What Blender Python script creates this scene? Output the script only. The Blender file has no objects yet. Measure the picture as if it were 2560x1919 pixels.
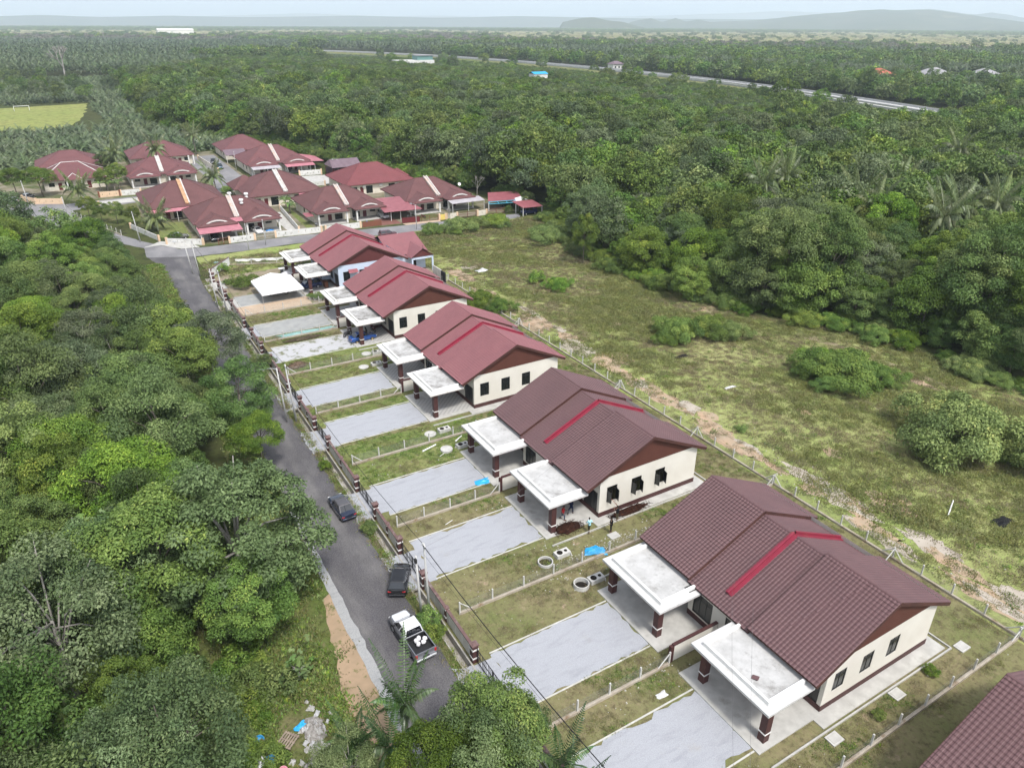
import bpy, math, random
import numpy as np
from mathutils import Vector, Matrix
# ------------------------------------------------------------------ camera, sky, sun, exposure
scene = bpy.context.scene
COL = scene.collection
RAD = math.radians
CAM_H = 45.0
PITCH, YAW, ROLL = RAD(26.53), RAD(30.73), RAD(0.3)
def cam_axes():
    cy, sy, cp, sp = math.cos(YAW), math.sin(YAW), math.cos(PITCH), math.sin(PITCH)
    f = Vector((sy*cp, cy*cp, -sp)); r = Vector((cy, -sy, 0)); u = r.cross(f)
    c, s = math.cos(ROLL), math.sin(ROLL)
    return c*r+s*u, -s*r+c*u, f
CR, CU, CF = cam_axes()
cam_data = bpy.data.cameras.new('camera')
cam_data.sensor_width = 36.0
cam_data.lens = 1805.0/2560.0*36.0
cam_data.clip_start = 0.5
cam_data.clip_end = 90000.0
cam = bpy.data.objects.new('camera', cam_data)
cam.matrix_world = Matrix(((CR.x, CU.x, -CF.x, 0), (CR.y, CU.y, -CF.y, 0), (CR.z, CU.z, -CF.z, CAM_H), (0, 0, 0, 1)))
COL.objects.link(cam)
scene.camera = cam

SUN_ELEV, SUN_AZ = RAD(58), RAD(178)          # azimuth clockwise from +Y (direction the light comes from)
world = bpy.data.worlds.new('World'); scene.world = world; world.use_nodes = True
wn = world.node_tree; wn.nodes.clear()
w_out = wn.nodes.new('ShaderNodeOutputWorld'); w_bg = wn.nodes.new('ShaderNodeBackground'); w_sky = wn.nodes.new('ShaderNodeTexSky')
w_sky.sky_type = 'NISHITA'; w_sky.sun_disc = False
w_sky.sun_elevation = SUN_ELEV; w_sky.sun_rotation = SUN_AZ
w_sky.air_density = 1.0; w_sky.dust_density = 1.5; w_sky.ozone_density = 0.6
w_bg.inputs['Strength'].default_value = 0.15
# an overcast veil over the blue: the whole dome is drawn towards the grey-white of thin cloud
w_mix = wn.nodes.new('ShaderNodeMixRGB'); w_mix.blend_type = 'MIX'; w_mix.inputs['Fac'].default_value = 0.62
w_bw = wn.nodes.new('ShaderNodeRGBToBW')
w_tint = wn.nodes.new('ShaderNodeMixRGB'); w_tint.blend_type = 'MULTIPLY'; w_tint.inputs['Fac'].default_value = 1.0
w_tint.inputs['Color2'].default_value = (2.1, 2.12, 2.2, 1)
wn.links.new(w_sky.outputs[0], w_bw.inputs[0]); wn.links.new(w_bw.outputs[0], w_tint.inputs['Color1'])
wn.links.new(w_sky.outputs[0], w_mix.inputs['Color1']); wn.links.new(w_tint.outputs[0], w_mix.inputs['Color2'])
wn.links.new(w_mix.outputs[0], w_bg.inputs['Color']); wn.links.new(w_bg.outputs[0], w_out.inputs['Surface'])

sun_data = bpy.data.lights.new('sun', 'SUN'); sun_data.energy = 2.6; sun_data.angle = RAD(9); sun_data.color = (1.0, 0.96, 0.90)
sun = bpy.data.objects.new('sun', sun_data); COL.objects.link(sun)
sdir = Vector((math.sin(SUN_AZ)*math.cos(SUN_ELEV), math.cos(SUN_AZ)*math.cos(SUN_ELEV), math.sin(SUN_ELEV)))
sun.rotation_euler = sdir.to_track_quat('Z', 'Y').to_euler(); sun.location = (0, 0, 200)

scene.view_settings.view_transform = 'Standard'; scene.view_settings.look = 'None'
scene.view_settings.gamma = 1.0; scene.view_settings.use_curve_mapping = False
scene.view_settings.exposure = 0.48
scene.render.engine = 'CYCLES'
cy_ = scene.cycles
cy_.max_bounces = 5; cy_.diffuse_bounces = 3; cy_.glossy_bounces = 2; cy_.transmission_bounces = 3; cy_.transparent_max_bounces = 12
cy_.volume_bounces = 1; cy_.use_denoising = True; cy_.caustics_reflective = False; cy_.caustics_refractive = False
cy_.sample_clamp_indirect = 4.0
try: cy_.denoising_prefilter = 'ACCURATE'
except Exception: pass

# ------------------------------------------------------------------ materials
MATS = {}
class NT:
    def __init__(s, name):
        s.m = bpy.data.materials.new(name); s.m.use_nodes = True
        s.t = s.m.node_tree; s.b = s.t.nodes['Principled BSDF']; s.o = s.t.nodes['Material Output']
    def n(s, kind, **kw):
        nd = s.t.nodes.new('ShaderNode'+kind)
        for k, v in kw.items():
            if hasattr(nd, k): setattr(nd, k, v)
            else: nd.inputs[k.replace('_', ' ')].default_value = v
        return nd
    def l(s, a, b): s.t.links.new(a, b)
    def coord(s, kind='Object', scale=None):
        c = s.n('TexCoord').outputs[kind]
        if scale:
            mp = s.n('Mapping'); mp.inputs['Scale'].default_value = scale; s.l(c, mp.inputs['Vector']); c = mp.outputs[0]
        return c
    def noise(s, vec, scale, detail=4, rough=0.55):
        nd = s.n('TexNoise'); nd.inputs['Scale'].default_value = scale; nd.inputs['Detail'].default_value = detail; nd.inputs['Roughness'].default_value = rough
        if vec is not None: s.l(vec, nd.inputs['Vector'])
        return nd.outputs['Fac']
    def ramp(s, fac, stops):
        nd = s.n('ValToRGB'); e = nd.color_ramp.elements
        while len(e) < len(stops): e.new(0.5)
        for i, (p, c) in enumerate(stops):
            e[i].position = p; e[i].color = (c[0], c[1], c[2], 1) if not isinstance(c, (int, float)) else (c, c, c, 1)
        s.l(fac, nd.inputs['Fac']); return nd.outputs['Color']
    def mix(s, fac, a, b, mode='MIX'):
        nd = s.n('MixRGB'); nd.blend_type = mode
        for sock, v in ((nd.inputs['Fac'], fac), (nd.inputs['Color1'], a), (nd.inputs['Color2'], b)):
            if isinstance(v, (int, float)): sock.default_value = v if sock.name == 'Fac' else (v, v, v, 1)
            elif isinstance(v, tuple): sock.default_value = (v[0], v[1], v[2], 1)
            else: s.l(v, sock)
        return nd.outputs[0]
    def math(s, op, a, b=0.0):
        nd = s.n('Math'); nd.operation = op
        for sock, v in ((nd.inputs[0], a), (nd.inputs[1], b)):
            if isinstance(v, (int, float)): sock.default_value = v
            else: s.l(v, sock)
        return nd.outputs[0]
    def bump(s, h, strength=0.3, dist=0.02):
        nd = s.n('Bump'); nd.inputs['Strength'].default_value = strength; nd.inputs['Distance'].default_value = dist
        s.l(h, nd.inputs['Height']); s.l(nd.outputs[0], s.b.inputs['Normal'])
    def base(s, c):
        if isinstance(c, tuple): s.b.inputs['Base Color'].default_value = (c[0], c[1], c[2], 1)
        else: s.l(c, s.b.inputs['Base Color'])
    def rough(s, r, spec=0.4, metal=0.0):
        s.b.inputs['Roughness'].default_value = r; s.b.inputs['Specular IOR Level'].default_value = spec; s.b.inputs['Metallic'].default_value = metal

def mottled(name, c1, c2, scale=2.0, rough=0.8, spec=0.3, detail=5, lo=0.35, hi=0.65, bump=0.0, bscale=30, c3=None, s3=0.4, lo3=0.55, hi3=0.7, coord='Object', metal=0.0):
    if name in MATS: return MATS[name]
    t = NT(name); v = t.coord(coord)
    col = t.ramp(t.noise(v, scale, detail), [(lo, c1), (hi, c2)])
    if c3: col = t.mix(t.ramp(t.noise(v, s3, 6, 0.65), [(lo3, 0.0), (hi3, 1.0)]), col, c3)
    t.base(col); t.rough(rough, spec, metal)
    if bump: t.bump(t.noise(v, bscale, 3), bump, 0.03)
    MATS[name] = t.m; return t.m
def flat(name, c, rough=0.5, spec=0.5, metal=0.0, var=0.06):
    """plain coat with a faint unevenness"""
    return mottled(name, tuple(x*(1-var) for x in c), tuple(min(1, x*(1+var)) for x in c), 1.3, rough, spec, metal=metal)

# ------------------------------------------------------------------ mesh helpers
class MB:
    def __init__(s): s.v = []; s.f = []; s.m = []
    def add(s, vs, fs, m=0):
        o = len(s.v); s.v += [tuple(v) for v in vs]; s.f += [tuple(i+o for i in f) for f in fs]; s.m += [m]*len(fs); return s
    def box(s, x0, x1, y0, y1, z0, z1, m=0):
        return s.add([(x0,y0,z0),(x1,y0,z0),(x1,y1,z0),(x0,y1,z0),(x0,y0,z1),(x1,y0,z1),(x1,y1,z1),(x0,y1,z1)],
                     [(0,3,2,1),(4,5,6,7),(0,1,5,4),(1,2,6,5),(2,3,7,6),(3,0,4,7)], m)
    def poly_prism(s, pts, z0, z1, m=0):
        n = len(pts)
        return s.add([(x,y,z0) for x,y in pts]+[(x,y,z1) for x,y in pts],
                     [tuple(range(n))[::-1], tuple(range(n, 2*n))]+[(i,(i+1)%n,n+(i+1)%n,n+i) for i in range(n)], m)
    def tube(s, pts, r, n=6, m=0, caps=True):
        pts = [Vector(p) for p in pts]; k = len(pts); rs = r if isinstance(r, (list, tuple)) else [r]*k
        vs = []; up0 = None
        for i, p in enumerate(pts):
            d = (pts[min(i+1,k-1)]-pts[max(i-1,0)])
            d = d.normalized() if d.length > 1e-9 else Vector((0,0,1))
            a = Vector((0,0,1)) if abs(d.z) < 0.9 else Vector((1,0,0))
            x = d.cross(a).normalized(); y = d.cross(x)
            for j in range(n):
                t = 2*math.pi*j/n; vs.append(p+(x*math.cos(t)+y*math.sin(t))*rs[i])
        fs = [(i*n+j, i*n+(j+1)%n, (i+1)*n+(j+1)%n, (i+1)*n+j) for i in range(k-1) for j in range(n)]
        if caps: fs += [tuple(range(n))[::-1], tuple((k-1)*n+j for j in range(n))]
        return s.add(vs, fs, m)
    def lathe(s, prof, n=16, m=0, c=(0,0,0)):
        vs = []; k = len(prof)
        for r, z in prof:
            for j in range(n):
                t = 2*math.pi*j/n; vs.append((c[0]+r*math.cos(t), c[1]+r*math.sin(t), c[2]+z))
        return s.add(vs, [(i*n+j, i*n+(j+1)%n, (i+1)*n+(j+1)%n, (i+1)*n+j) for i in range(k-1) for j in range(n)], m)
    def xf(s, M):
        s.v = [tuple(M @ Vector(v)) for v in s.v]; return s
    def mesh(s, name, mats, smooth=False):
        me = bpy.data.meshes.new(name); me.from_pydata(s.v, [], s.f)
        for mt in (mats if isinstance(mats, (list, tuple)) else [mats]): me.materials.append(mt)
        me.polygons.foreach_set('material_index', s.m)
        if smooth: me.polygons.foreach_set('use_smooth', [True]*len(s.f))
        me.update(); return me
    def build(s, name, mats, parent=None, smooth=False, **kw):
        return put(name, s.mesh(name, mats, smooth), parent, **kw)
def tag(o, label=None, cat=None, group=None, kind=None):
    if label: o['label'] = label
    if cat: o['category'] = cat
    if group: o['group'] = group
    if kind: o['kind'] = kind
    return o
def put(name, me, parent=None, loc=None, rot=None, scale=None, **kw):
    o = bpy.data.objects.new(name, me); COL.objects.link(o)
    if parent is not None: o.parent = parent
    if loc is not None: o.location = loc
    if rot is not None: o.rotation_euler = rot if isinstance(rot, tuple) else (0, 0, rot)
    if scale is not None: o.scale = scale if isinstance(scale, tuple) else (scale,)*3
    return tag(o, **kw)
def thing(name, label, cat, loc=(0,0,0), rz=0.0, group=None, scale=None):
    o = put(name, None, None, loc, rz, scale, label=label, cat=cat, group=group); o.empty_display_size = 0.5; return o
def struct(name, mb, mats, **kw): return mb.build(name, mats, kind='structure', **kw)
def copy_tree(o, parent=None):
    c = o.copy(); COL.objects.link(c); c.parent = parent
    for ch in o.children: copy_tree(ch, c)
    return c
def bevel(o, w, seg=1):
    md = o.modifiers.new('bevel', 'BEVEL'); md.width = w; md.segments = seg; md.limit_method = 'ANGLE'; return o
def wob(pts, amp, step, rng, closed=True):
    """subdivide an outline and jitter it so that the edge is ragged"""
    out = []; n = len(pts)
    for i in range(n if closed else n-1):
        a = Vector(pts[i]).to_2d(); b = Vector(pts[(i+1)%n]).to_2d(); d = b-a; k = max(1, int(d.length/step)); nrm = Vector((-d.y, d.x)).normalized()
        for j in range(k):
            p = a+d*(j/k)
            out.append(tuple(p+nrm*rng.uniform(-amp, amp)) if j else tuple(p))
    if not closed: out.append(tuple(pts[-1]))
    return out
def sheet(name, pts, z, mat, **kw):
    mb = MB(); mb.add([(x, y, z) for x, y in pts], [tuple(range(len(pts)))]); return struct(name, mb, mat, **kw)
# ------------------------------------------------------------------ setting: ground, roads, yards
rng = random.Random(7)
def ground_material(name, soil, grass, dark, bare=None, sc=0.05, bare_lo=0.6, bare_hi=0.68, fine=3.0):
    t = NT(name); v = t.coord('Object')
    big = t.noise(v, sc, 5, 0.6); mid = t.noise(v, sc*7, 5, 0.65); fin = t.noise(v, fine, 6, 0.7)
    c = t.mix(t.ramp(big, [(0.38, 0.0), (0.62, 1.0)]), grass, soil)
    c = t.mix(t.ramp(mid, [(0.4, 0.0), (0.66, 0.85)]), c, dark)
    c = t.mix(t.ramp(fin, [(0.3, 0.0), (0.75, 0.55)]), c, tuple(min(1, x*1.9) for x in grass))
    c = t.mix(t.ramp(t.noise(v, fine*.45, 7, 0.75), [(0.5, 0.0), (0.62, 0.7)]), c, tuple(x*.55 for x in dark))
    c = t.mix(t.ramp(t.noise(v, fine*.3, 6, 0.7), [(0.56, 0.0), (0.68, 0.6)]), c, tuple(min(1, x*1.2) for x in soil))
    if bare: c = t.mix(t.ramp(t.noise(v, sc*3.1, 7, 0.68), [(bare_lo, 0.0), (bare_hi, 1.0)]), c, bare)
    t.base(c); t.rough(0.95, 0.1); t.bump(fin, 0.6, 0.12); return t.m
M_GROUND = ground_material('forest_floor_soil', (0.07, 0.06, 0.03), (0.05, 0.07, 0.02), (0.03, 0.035, 0.015), sc=0.02, fine=0.8)
M_MEADOW = ground_material('rough_meadow', (0.30, 0.27, 0.14), (0.195, 0.25, 0.07), (0.23, 0.22, 0.10), bare=(0.40, 0.325, 0.24), sc=0.045, bare_lo=0.66, bare_hi=0.74, fine=2.2)
M_YARD = ground_material('patchy_yard_grass', (0.235, 0.185, 0.115), (0.125, 0.14, 0.052), (0.16, 0.135, 0.075), bare=(0.34, 0.26, 0.18), sc=0.14, bare_lo=0.62, bare_hi=0.7, fine=4.0)
M_YARD_GREEN = ground_material('mown_green_lawn', (0.24, 0.21, 0.10), (0.13, 0.17, 0.05), (0.11, 0.13, 0.045), sc=0.12, fine=4.0)
M_VERGE = ground_material('weedy_verge', (0.17, 0.14, 0.08), (0.085, 0.115, 0.028), (0.07, 0.08, 0.028), sc=0.15, fine=4.0)
M_BARE = mottled('bare_sandy_soil', (0.44, 0.31, 0.21), (0.36, 0.29, 0.21), 0.5, 0.95, 0.1, c3=(0.2, 0.18, 0.09), s3=0.7, lo3=0.58, hi3=0.66, bump=0.3, bscale=6)
M_SAND = mottled('orange_sand', (0.40, 0.285, 0.19), (0.31, 0.23, 0.15), 0.7, 0.95, 0.1, c3=(0.13,0.14,0.05), s3=0.9, lo3=0.56, hi3=0.66, bump=0.3, bscale=8)
M_MUD = mottled('pale_mud', (0.45, 0.40, 0.34), (0.36, 0.31, 0.25), 0.4, 0.9, 0.2, bump=0.2, bscale=5)
M_CONC = mottled('concrete', (0.50, 0.49, 0.46), (0.40, 0.39, 0.365), 1.1, 0.85, 0.25, c3=(0.27, 0.25, 0.22), s3=0.5, lo3=0.58, hi3=0.75, bump=0.1)
M_CONC_DIRTY = mottled('stained_concrete', (0.44, 0.42, 0.385), (0.33, 0.31, 0.275), 0.9, 0.9, 0.2, c3=(0.16, 0.13, 0.10), s3=0.6, lo3=0.55, hi3=0.75, bump=0.15)
M_KERB = mottled('fence_kerb_concrete', (0.43, 0.385, 0.32), (0.33, 0.28, 0.22), 1.2, 0.9, 0.2, c3=(0.22, 0.15, 0.09), s3=0.8, lo3=0.55, hi3=0.7)
def asphalt(name, base, dusty, sc):
    t = NT(name); v = t.coord('Object'); vs = t.coord('Object', (1.0, 0.22, 1.0))
    c = t.mix(t.ramp(t.noise(vs, 0.38, 6, 0.62), [(0.42, 0.0), (0.68, 0.8)]), base, dusty)
    c = t.mix(t.ramp(t.noise(v, 0.16, 4), [(0.45, 0.0), (0.62, 0.65)]), c, tuple(x*0.62 for x in base))
    c = t.mix(t.ramp(t.noise(v, 9, 3), [(0.35, 0.0), (0.8, 0.35)]), c, tuple(x*1.7 for x in dusty))
    t.base(c); t.rough(0.8, 0.3); t.bump(t.noise(v, 14, 3), 0.25, 0.02); return t.m
M_ROAD = asphalt('worn_asphalt', (0.070, 0.066, 0.075), (0.18, 0.172, 0.165), 1)
M_STREET = asphalt('grey_asphalt', (0.185, 0.182, 0.19), (0.26, 0.25, 0.25), 1)
def gravel(name, c1, c2):
    t = NT(name); v = t.coord('Object'); vs = t.coord('Object', (0.35, 1.4, 1))
    vo = t.n('TexVoronoi'); vo.inputs['Scale'].default_value = 20; t.l(v, vo.inputs['Vector'])
    c = t.mix(t.ramp(t.noise(v, 16, 4, 0.8), [(0.25, 0.0), (0.75, 1.0)]), tuple(x*.8 for x in c1), tuple(x*1.08 for x in c2))
    c = t.mix(t.ramp(t.noise(vs, 1.2, 5, 0.65), [(0.5, 0.0), (0.72, 0.45)]), c, tuple(x*0.72 for x in c1))
    c = t.mix(t.ramp(t.noise(v, 0.33, 5, 0.7), [(0.6, 0.0), (0.75, 0.35)]), c, (0.36, 0.33, 0.27))
    t.base(c); t.rough(0.95, 0.15); t.bump(vo.outputs['Distance'], 0.6, 0.025); return t.m
M_GRAVEL = gravel('crushed_stone', (0.335, 0.345, 0.375), (0.43, 0.44, 0.47))
M_GRAVEL2 = gravel('roadside_chippings', (0.27, 0.275, 0.275), (0.44, 0.44, 0.44))
t = NT('weedy_crushed_stone'); v = t.coord('Object')
c = t.mix(t.ramp(t.noise(v, 12, 3, 0.7), [(0.3, 0.0), (0.7, 1.0)]), (0.40, 0.40, 0.41), (0.5, 0.5, 0.51))
c = t.mix(t.ramp(t.noise(v, 0.55, 7, 0.72), [(0.52, 0.0), (0.6, 0.9)]), c, (0.15, 0.16, 0.08)); t.base(c); t.rough(0.95, 0.1); t.bump(t.noise(v, 12, 3), 0.5, 0.04); M_GRAVEL_WEEDY = t.m

# ground sheet with a slot for the roadside drain
DX0, DX1, DY0, DY1 = 17.55, 18.2, 12.0, 147.0
G = 42000.0
mb = MB()
mb.add([(-G,-G,0),(G,-G,0),(G,G,0),(-G,G,0),(DX0,DY0,0),(DX1,DY0,0),(DX1,DY1,0),(DX0,DY1,0)], [(0,1,5,4),(1,2,6,5),(2,3,7,6),(3,0,4,7)])
struct('ground', mb, M_GROUND)
mb = MB(); mb.add([(DX0,DY0,0),(DX0,DY1,0),(DX0,DY1,-.75),(DX0,DY0,-.75),(DX1,DY0,0),(DX1,DY1,0),(DX1,DY1,-.75),(DX1,DY0,-.75)], [(0,1,2,3),(4,7,6,5),(3,2,6,7),(0,3,7,4),(1,5,6,2)])
struct('roadside_drain', mb, M_CONC_DIRTY)
mb = MB(); mb.box(DX0-.1, DX0+.002, DY0, DY1, -.3, .05).box(DX1-.002, DX1+.12, DY0, DY1, -.3, .07)
struct('drain_lip', mb, M_CONC_DIRTY)

# clearing, yards, verges
def X(pts): return pts
sheet('meadow', wob([(58.3,-8),(120,-8),(108,30),(103,60),(97,80),(93,100),(97,125),(104,150),(100,160),(60,160),(40,163),(18.4,163),(18.4,147.2),(58.3,147.2)], 0.5, 3, rng), 0.0055, M_MEADOW)
sheet('yard', [(18.35,-8),(59.4,-8),(59.4,122.8),(18.35,122.8)], 0.0025, M_YARD)
sheet('far_yard', [(18.35,122.8),(59.4,122.8),(59.4,148.5),(18.35,148.5)], 0.0025, mottled('trodden_brown_yard', (0.30,0.25,0.19), (0.22,0.185,0.125), 0.5, 0.95, 0.1, c3=(0.14,0.16,0.06), s3=0.3, lo3=0.5, hi3=0.62))
for (y0, y1) in ((96.0, 102.5), (90.2, 95.4), (82.3, 84.2), (78.9, 81.8), (69.2, 73.0), (63.8, 68.6)):
    sheet('lawn', wob([(19.2,y0),(31.4,y0),(36.0,y0),(36.0,y1),(31.4,y1),(19.2,y1)], 0.1, 0.9, rng), 0.008, M_YARD_GREEN)
sheet('roadside_verge', wob([(16.2,12),(17.5,12),(17.5,146),(16.2,146)], 0.12, 1.2, rng), 0.004, M_VERGE)
sheet('roadside_grass', wob([(-6,20),(12.4,20),(12.4,66),(9,66),(4,58),(-6,50)], 0.4, 1.5, rng), 0.004, M_VERGE)
sheet('far_roadside_grass', wob([(8,66),(12.2,66),(12.2,160),(8,160)], 0.3, 2.0, rng), 0.004, M_VERGE)

# roads
road_l = [(11.5,10),(11.6,30),(11.7,45),(11.7,60),(11.6,80),(11.5,100),(11.5,125),(11.7,138),(11.2,152),(11.0,160),(9.6,168)]
road_r = [(16.6,10),(16.7,37),(16.8,52),(16.8,66),(16.9,80),(16.6,95),(17.0,112),(17.0,128),(16.5,140),(16.6,147),(17.4,155),(18.0,163)]
def ribbon(name, left, right, z, mat, amp=0.12, step=1.2):
    L = wob(left, amp, step, rng, False); R_ = wob(right, amp, step, rng, False)
    return sheet(name, L+R_[::-1], z, mat)
ribbon('road', road_l, road_r+[(19,164.4)], 0.014, M_ROAD)
sheet('cross_street', wob([(18.6,164.0),(28,163.2),(40,163.5),(52,162.0),(62.5,160.4),(75.4,159.8),(97,159.2),(98.8,163.3),(91.6,164.0),(77,165.6),(62,167.4),(49.7,168.6),(43.8,169.8),(37,170.3),(22.4,170.4),(16.5,171.5),(13,177),(9.7,176.4),(9.4,168.1),(14,166)], 0.1, 1.5, rng), 0.018, M_STREET)
ribbon('estate_road', [(9.7,176.2),(6.5,181.5),(0.8,192.5),(-4.5,203),(-7.7,211.4),(-13.7,228.8),(-30,236),(-70,238)], [(13.1,177.2),(9.8,183),(4.2,196),(0.4,206),(-1.5,216),(-2.6,224.5),(-4.0,233.8),(-11,239),(-30,247),(-70,250)], 0.010, M_STREET)
sheet('estate_lane', [(-2.6,224.6),(20,227.5),(34,229),(47,229),(47,300),(36.5,300),(36.5,238),(20,236),(-3.9,233.6)], 0.022, M_STREET)
sheet('concrete_apron', wob([(9.6,176.6),(13.2,177.0),(16.8,171.6),(20.5,171),(19,176.5),(13.5,180.5)], 0.2, 1, rng), 0.026, M_CONC)
# edge of the near road: chippings, then a strip of orange sand
ribbon('chippings_strip', [(10.9,24),(10.95,40),(11.0,48),(11.2,58),(11.3,64)], [(11.75,24),(11.8,40),(11.85,48),(11.9,58),(11.9,64)], 0.020, M_GRAVEL2, 0.1, 0.8)
sheet('sand_strip', wob([(9.3,30),(11.1,30),(11.2,44),(11.1,50),(10.3,49.5),(9.8,46),(9.0,41),(8.2,37),(8.4,33)], 0.18, 0.7, rng), 0.010, M_SAND)
# bare soil, mud and pale rubble flats of the clearing along the back fence
for i, (cx, cy, rx, ry, m) in enumerate(((62.5,38,1.6,6,M_MUD),(60.8,52,1.4,4.5,M_BARE),(66,33,2.2,2.6,M_BARE),(61.5,66,1.6,7,M_BARE),(63.5,77,3.4,3.2,M_BARE),(61,84,1.8,4.5,M_MUD),(62,96,1.8,5,M_BARE),(61,110,1.6,7,M_BARE),(66,128,2.4,1.6,M_MUD),(62,124,1.6,6,M_BARE),
        (84,77,4.5,1.1,M_BARE),(90,86,4.5,0.8,M_BARE),(97.5,58,0.9,6,M_BARE),(96,50,0.8,4,M_BARE),(72,88,1.4,1.2,M_BARE),(75,52,1.0,1.3,M_BARE),(91,157,4,1.4,M_BARE),(60.4,30,1.2,4,M_MUD),(63,57,1.2,1.5,M_BARE),(69.5,43,1.0,1.2,M_BARE),(61,20,1.2,4,M_BARE))+tuple((rng.uniform(59.8,63.5), rng.uniform(18,122), rng.uniform(.5,1.5), rng.uniform(1.2,4.5), rng.choice((M_BARE, M_BARE, M_MUD))) for _ in range(26))):
    pts = [(cx+rx*math.cos(a)*rng.uniform(.6,1.25), cy+ry*math.sin(a)*rng.uniform(.6,1.25)) for a in [2*math.pi*k/22 for k in range(22)]]
    sheet('bare_patch', wob(pts, 0.2, 0.4, rng), 0.008+0.0005*i, m)

M_TRACK = mottled('worn_track', (0.34,0.275,0.19), (0.25,0.225,0.13), .8, .95, .1, c3=(0.17,0.19,0.07), s3=.6, lo3=.48, hi3=.6)
ribbon('dirt_track', [(62.5,81.5),(70,79.3),(78,78.6),(85,81),(92,86.5)], [(62.5,79.5),(70,77.9),(78,77.2),(85.5,79.4),(92.6,84.6)], 0.0272, M_TRACK, .35, .7)
ribbon('dirt_track', [(94.5,70),(97,62),(97.6,52),(97,40)], [(95.9,70),(98.3,62),(98.9,52),(98.4,40)], 0.0274, M_TRACK, .35, .7)
# ------------------------------------------------------------------ row houses
M_WALL = mottled('cream_render', (0.72,0.69,0.62), (0.67,0.635,0.565), 0.6, 0.8, 0.3, c3=(0.62,0.57,0.49), s3=0.35, lo3=0.62, hi3=0.85)
M_WALL_BLUE = mottled('pale_blue_render', (0.56,0.64,0.76), (0.52,0.59,0.71), 0.6, 0.8, 0.3)
M_WHITE = mottled('white_render', (0.76,0.755,0.735), (0.69,0.685,0.665), 0.8, 0.75, 0.3, c3=(0.55,0.53,0.49), s3=0.6, lo3=0.62, hi3=0.8)
M_BROWN = mottled('brown_paint', (0.078,0.030,0.028), (0.062,0.024,0.023), 1.5, 0.6, 0.4)
M_BROWN_LT = mottled('faded_brown_coping', (0.17,0.105,0.10), (0.13,0.075,0.072), 1.2, 0.7, 0.3, c3=(0.23,0.19,0.17), s3=1.0)
M_FASCIA = mottled('fascia_brown', (0.085,0.035,0.028), (0.06,0.026,0.022), 1.0, 0.7, 0.3)
M_BLACK = flat('black_frame', (0.012,0.012,0.013), 0.4, 0.5)
t = NT('window_glass'); t.base((0.012,0.015,0.017)); t.rough(0.08, 0.55); M_GLASS = t.m
M_DOOR = flat('dark_door', (0.016,0.016,0.018), 0.35, 0.5)
M_RED = mottled('red_sheet_metal', (0.25,0.020,0.045), (0.20,0.018,0.038), 0.8, 0.45, 0.5, c3=(0.22,0.05,0.05), s3=0.7)
def tile_mat(name, c1, c2, worn, lo=0.55):
    t = NT(name); v = t.coord('Object'); o = t.n('ObjectInfo')
    c = t.mix(t.ramp(t.noise(v, 0.45, 5, 0.65), [(0.35, 0.0), (0.65, 1.0)]), c1, c2)
    c = t.mix(t.ramp(t.noise(v, 2.4, 5, 0.7), [(lo, 0.0), (0.8, 0.5)]), c, worn)
    c = t.mix(t.math('MULTIPLY', t.noise(v, 60, 2), 0.35), c, tuple(x*1.5 for x in c1))
    t.base(c); t.rough(0.55, 0.4); return t.m
M_TILE_BROWN = tile_mat('brown_roof_tile', (0.128,0.069,0.071), (0.104,0.057,0.060), (0.175,0.115,0.112))
M_TILE_RED = tile_mat('faded_red_roof_tile', (0.228,0.088,0.096), (0.185,0.072,0.080), (0.27,0.14,0.145), 0.45)
def siding(name, c):
    t = NT(name); v = t.coord('Object'); w = t.n('TexWave'); w.bands_direction = 'Z'; w.inputs['Scale'].default_value = 2.6; w.inputs['Distortion'].default_value = 0.3; t.l(v, w.inputs['Vector'])
    cc = t.mix(t.ramp(w.outputs['Fac'], [(0.1, 0.0), (0.35, 1.0)]), tuple(x*0.6 for x in c), c)
    cc = t.mix(t.ramp(t.noise(v, 1.3, 4), [(0.4, 0.0), (0.7, 0.5)]), cc, tuple(x*0.7 for x in c)); t.base(cc); t.rough(0.75, 0.3); t.bump(w.outputs['Fac'], 0.5, 0.02); return t.m
M_SIDING = siding('brown_gable_brick', (0.115,0.040,0.028)); M_SIDING_RED = siding('dark_red_gable', (0.125,0.035,0.034))
t = NT('patterned_porch_tiles'); v = t.coord('Object'); ck = t.n('TexChecker'); ck.inputs['Scale'].default_value = 3.0; t.l(v, ck.inputs['Vector'])
ck2 = t.n('TexChecker'); ck2.inputs['Scale'].default_value = 6.0; t.l(v, ck2.inputs['Vector'])
c = t.mix(ck.outputs['Fac'], (0.46,0.455,0.44), (0.30,0.30,0.295)); c = t.mix(t.math('MULTIPLY', ck2.outputs['Fac'], 0.35), c, (0.52,0.51,0.49))
c = t.mix(t.ramp(t.noise(v, 0.5, 5), [(0.45, 0.0), (0.7, 0.6)]), c, (0.42,0.39,0.35)); t.base(c); t.rough(0.5, 0.4); M_PTILE = t.m
M_PORCH_TOP = {}
def porch_top(name, lvl):
    t = NT(name); v = t.coord('Object'); g_ = t.n('NewGeometry')
    c = t.mix(t.ramp(t.noise(v, 0.9, 6, 0.7), [(0.38, 0.0), (0.62, 1.0)]), (0.50,0.495,0.485), (0.41,0.405,0.395))
    c = t.mix(t.ramp(t.noise(v, 0.7, 7, 0.75), [(lvl, 0.0), (lvl+0.22, 0.85)]), c, (0.15,0.14,0.125)); t.base(c); t.rough(0.9, 0.2); return t.m
M_TOP_CLEAN = porch_top('porch_roof_whitewash', 0.54); M_TOP_MID = porch_top('porch_roof_stained', 0.47); M_TOP_OLD = porch_top('porch_roof_mouldy', 0.40)
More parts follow.
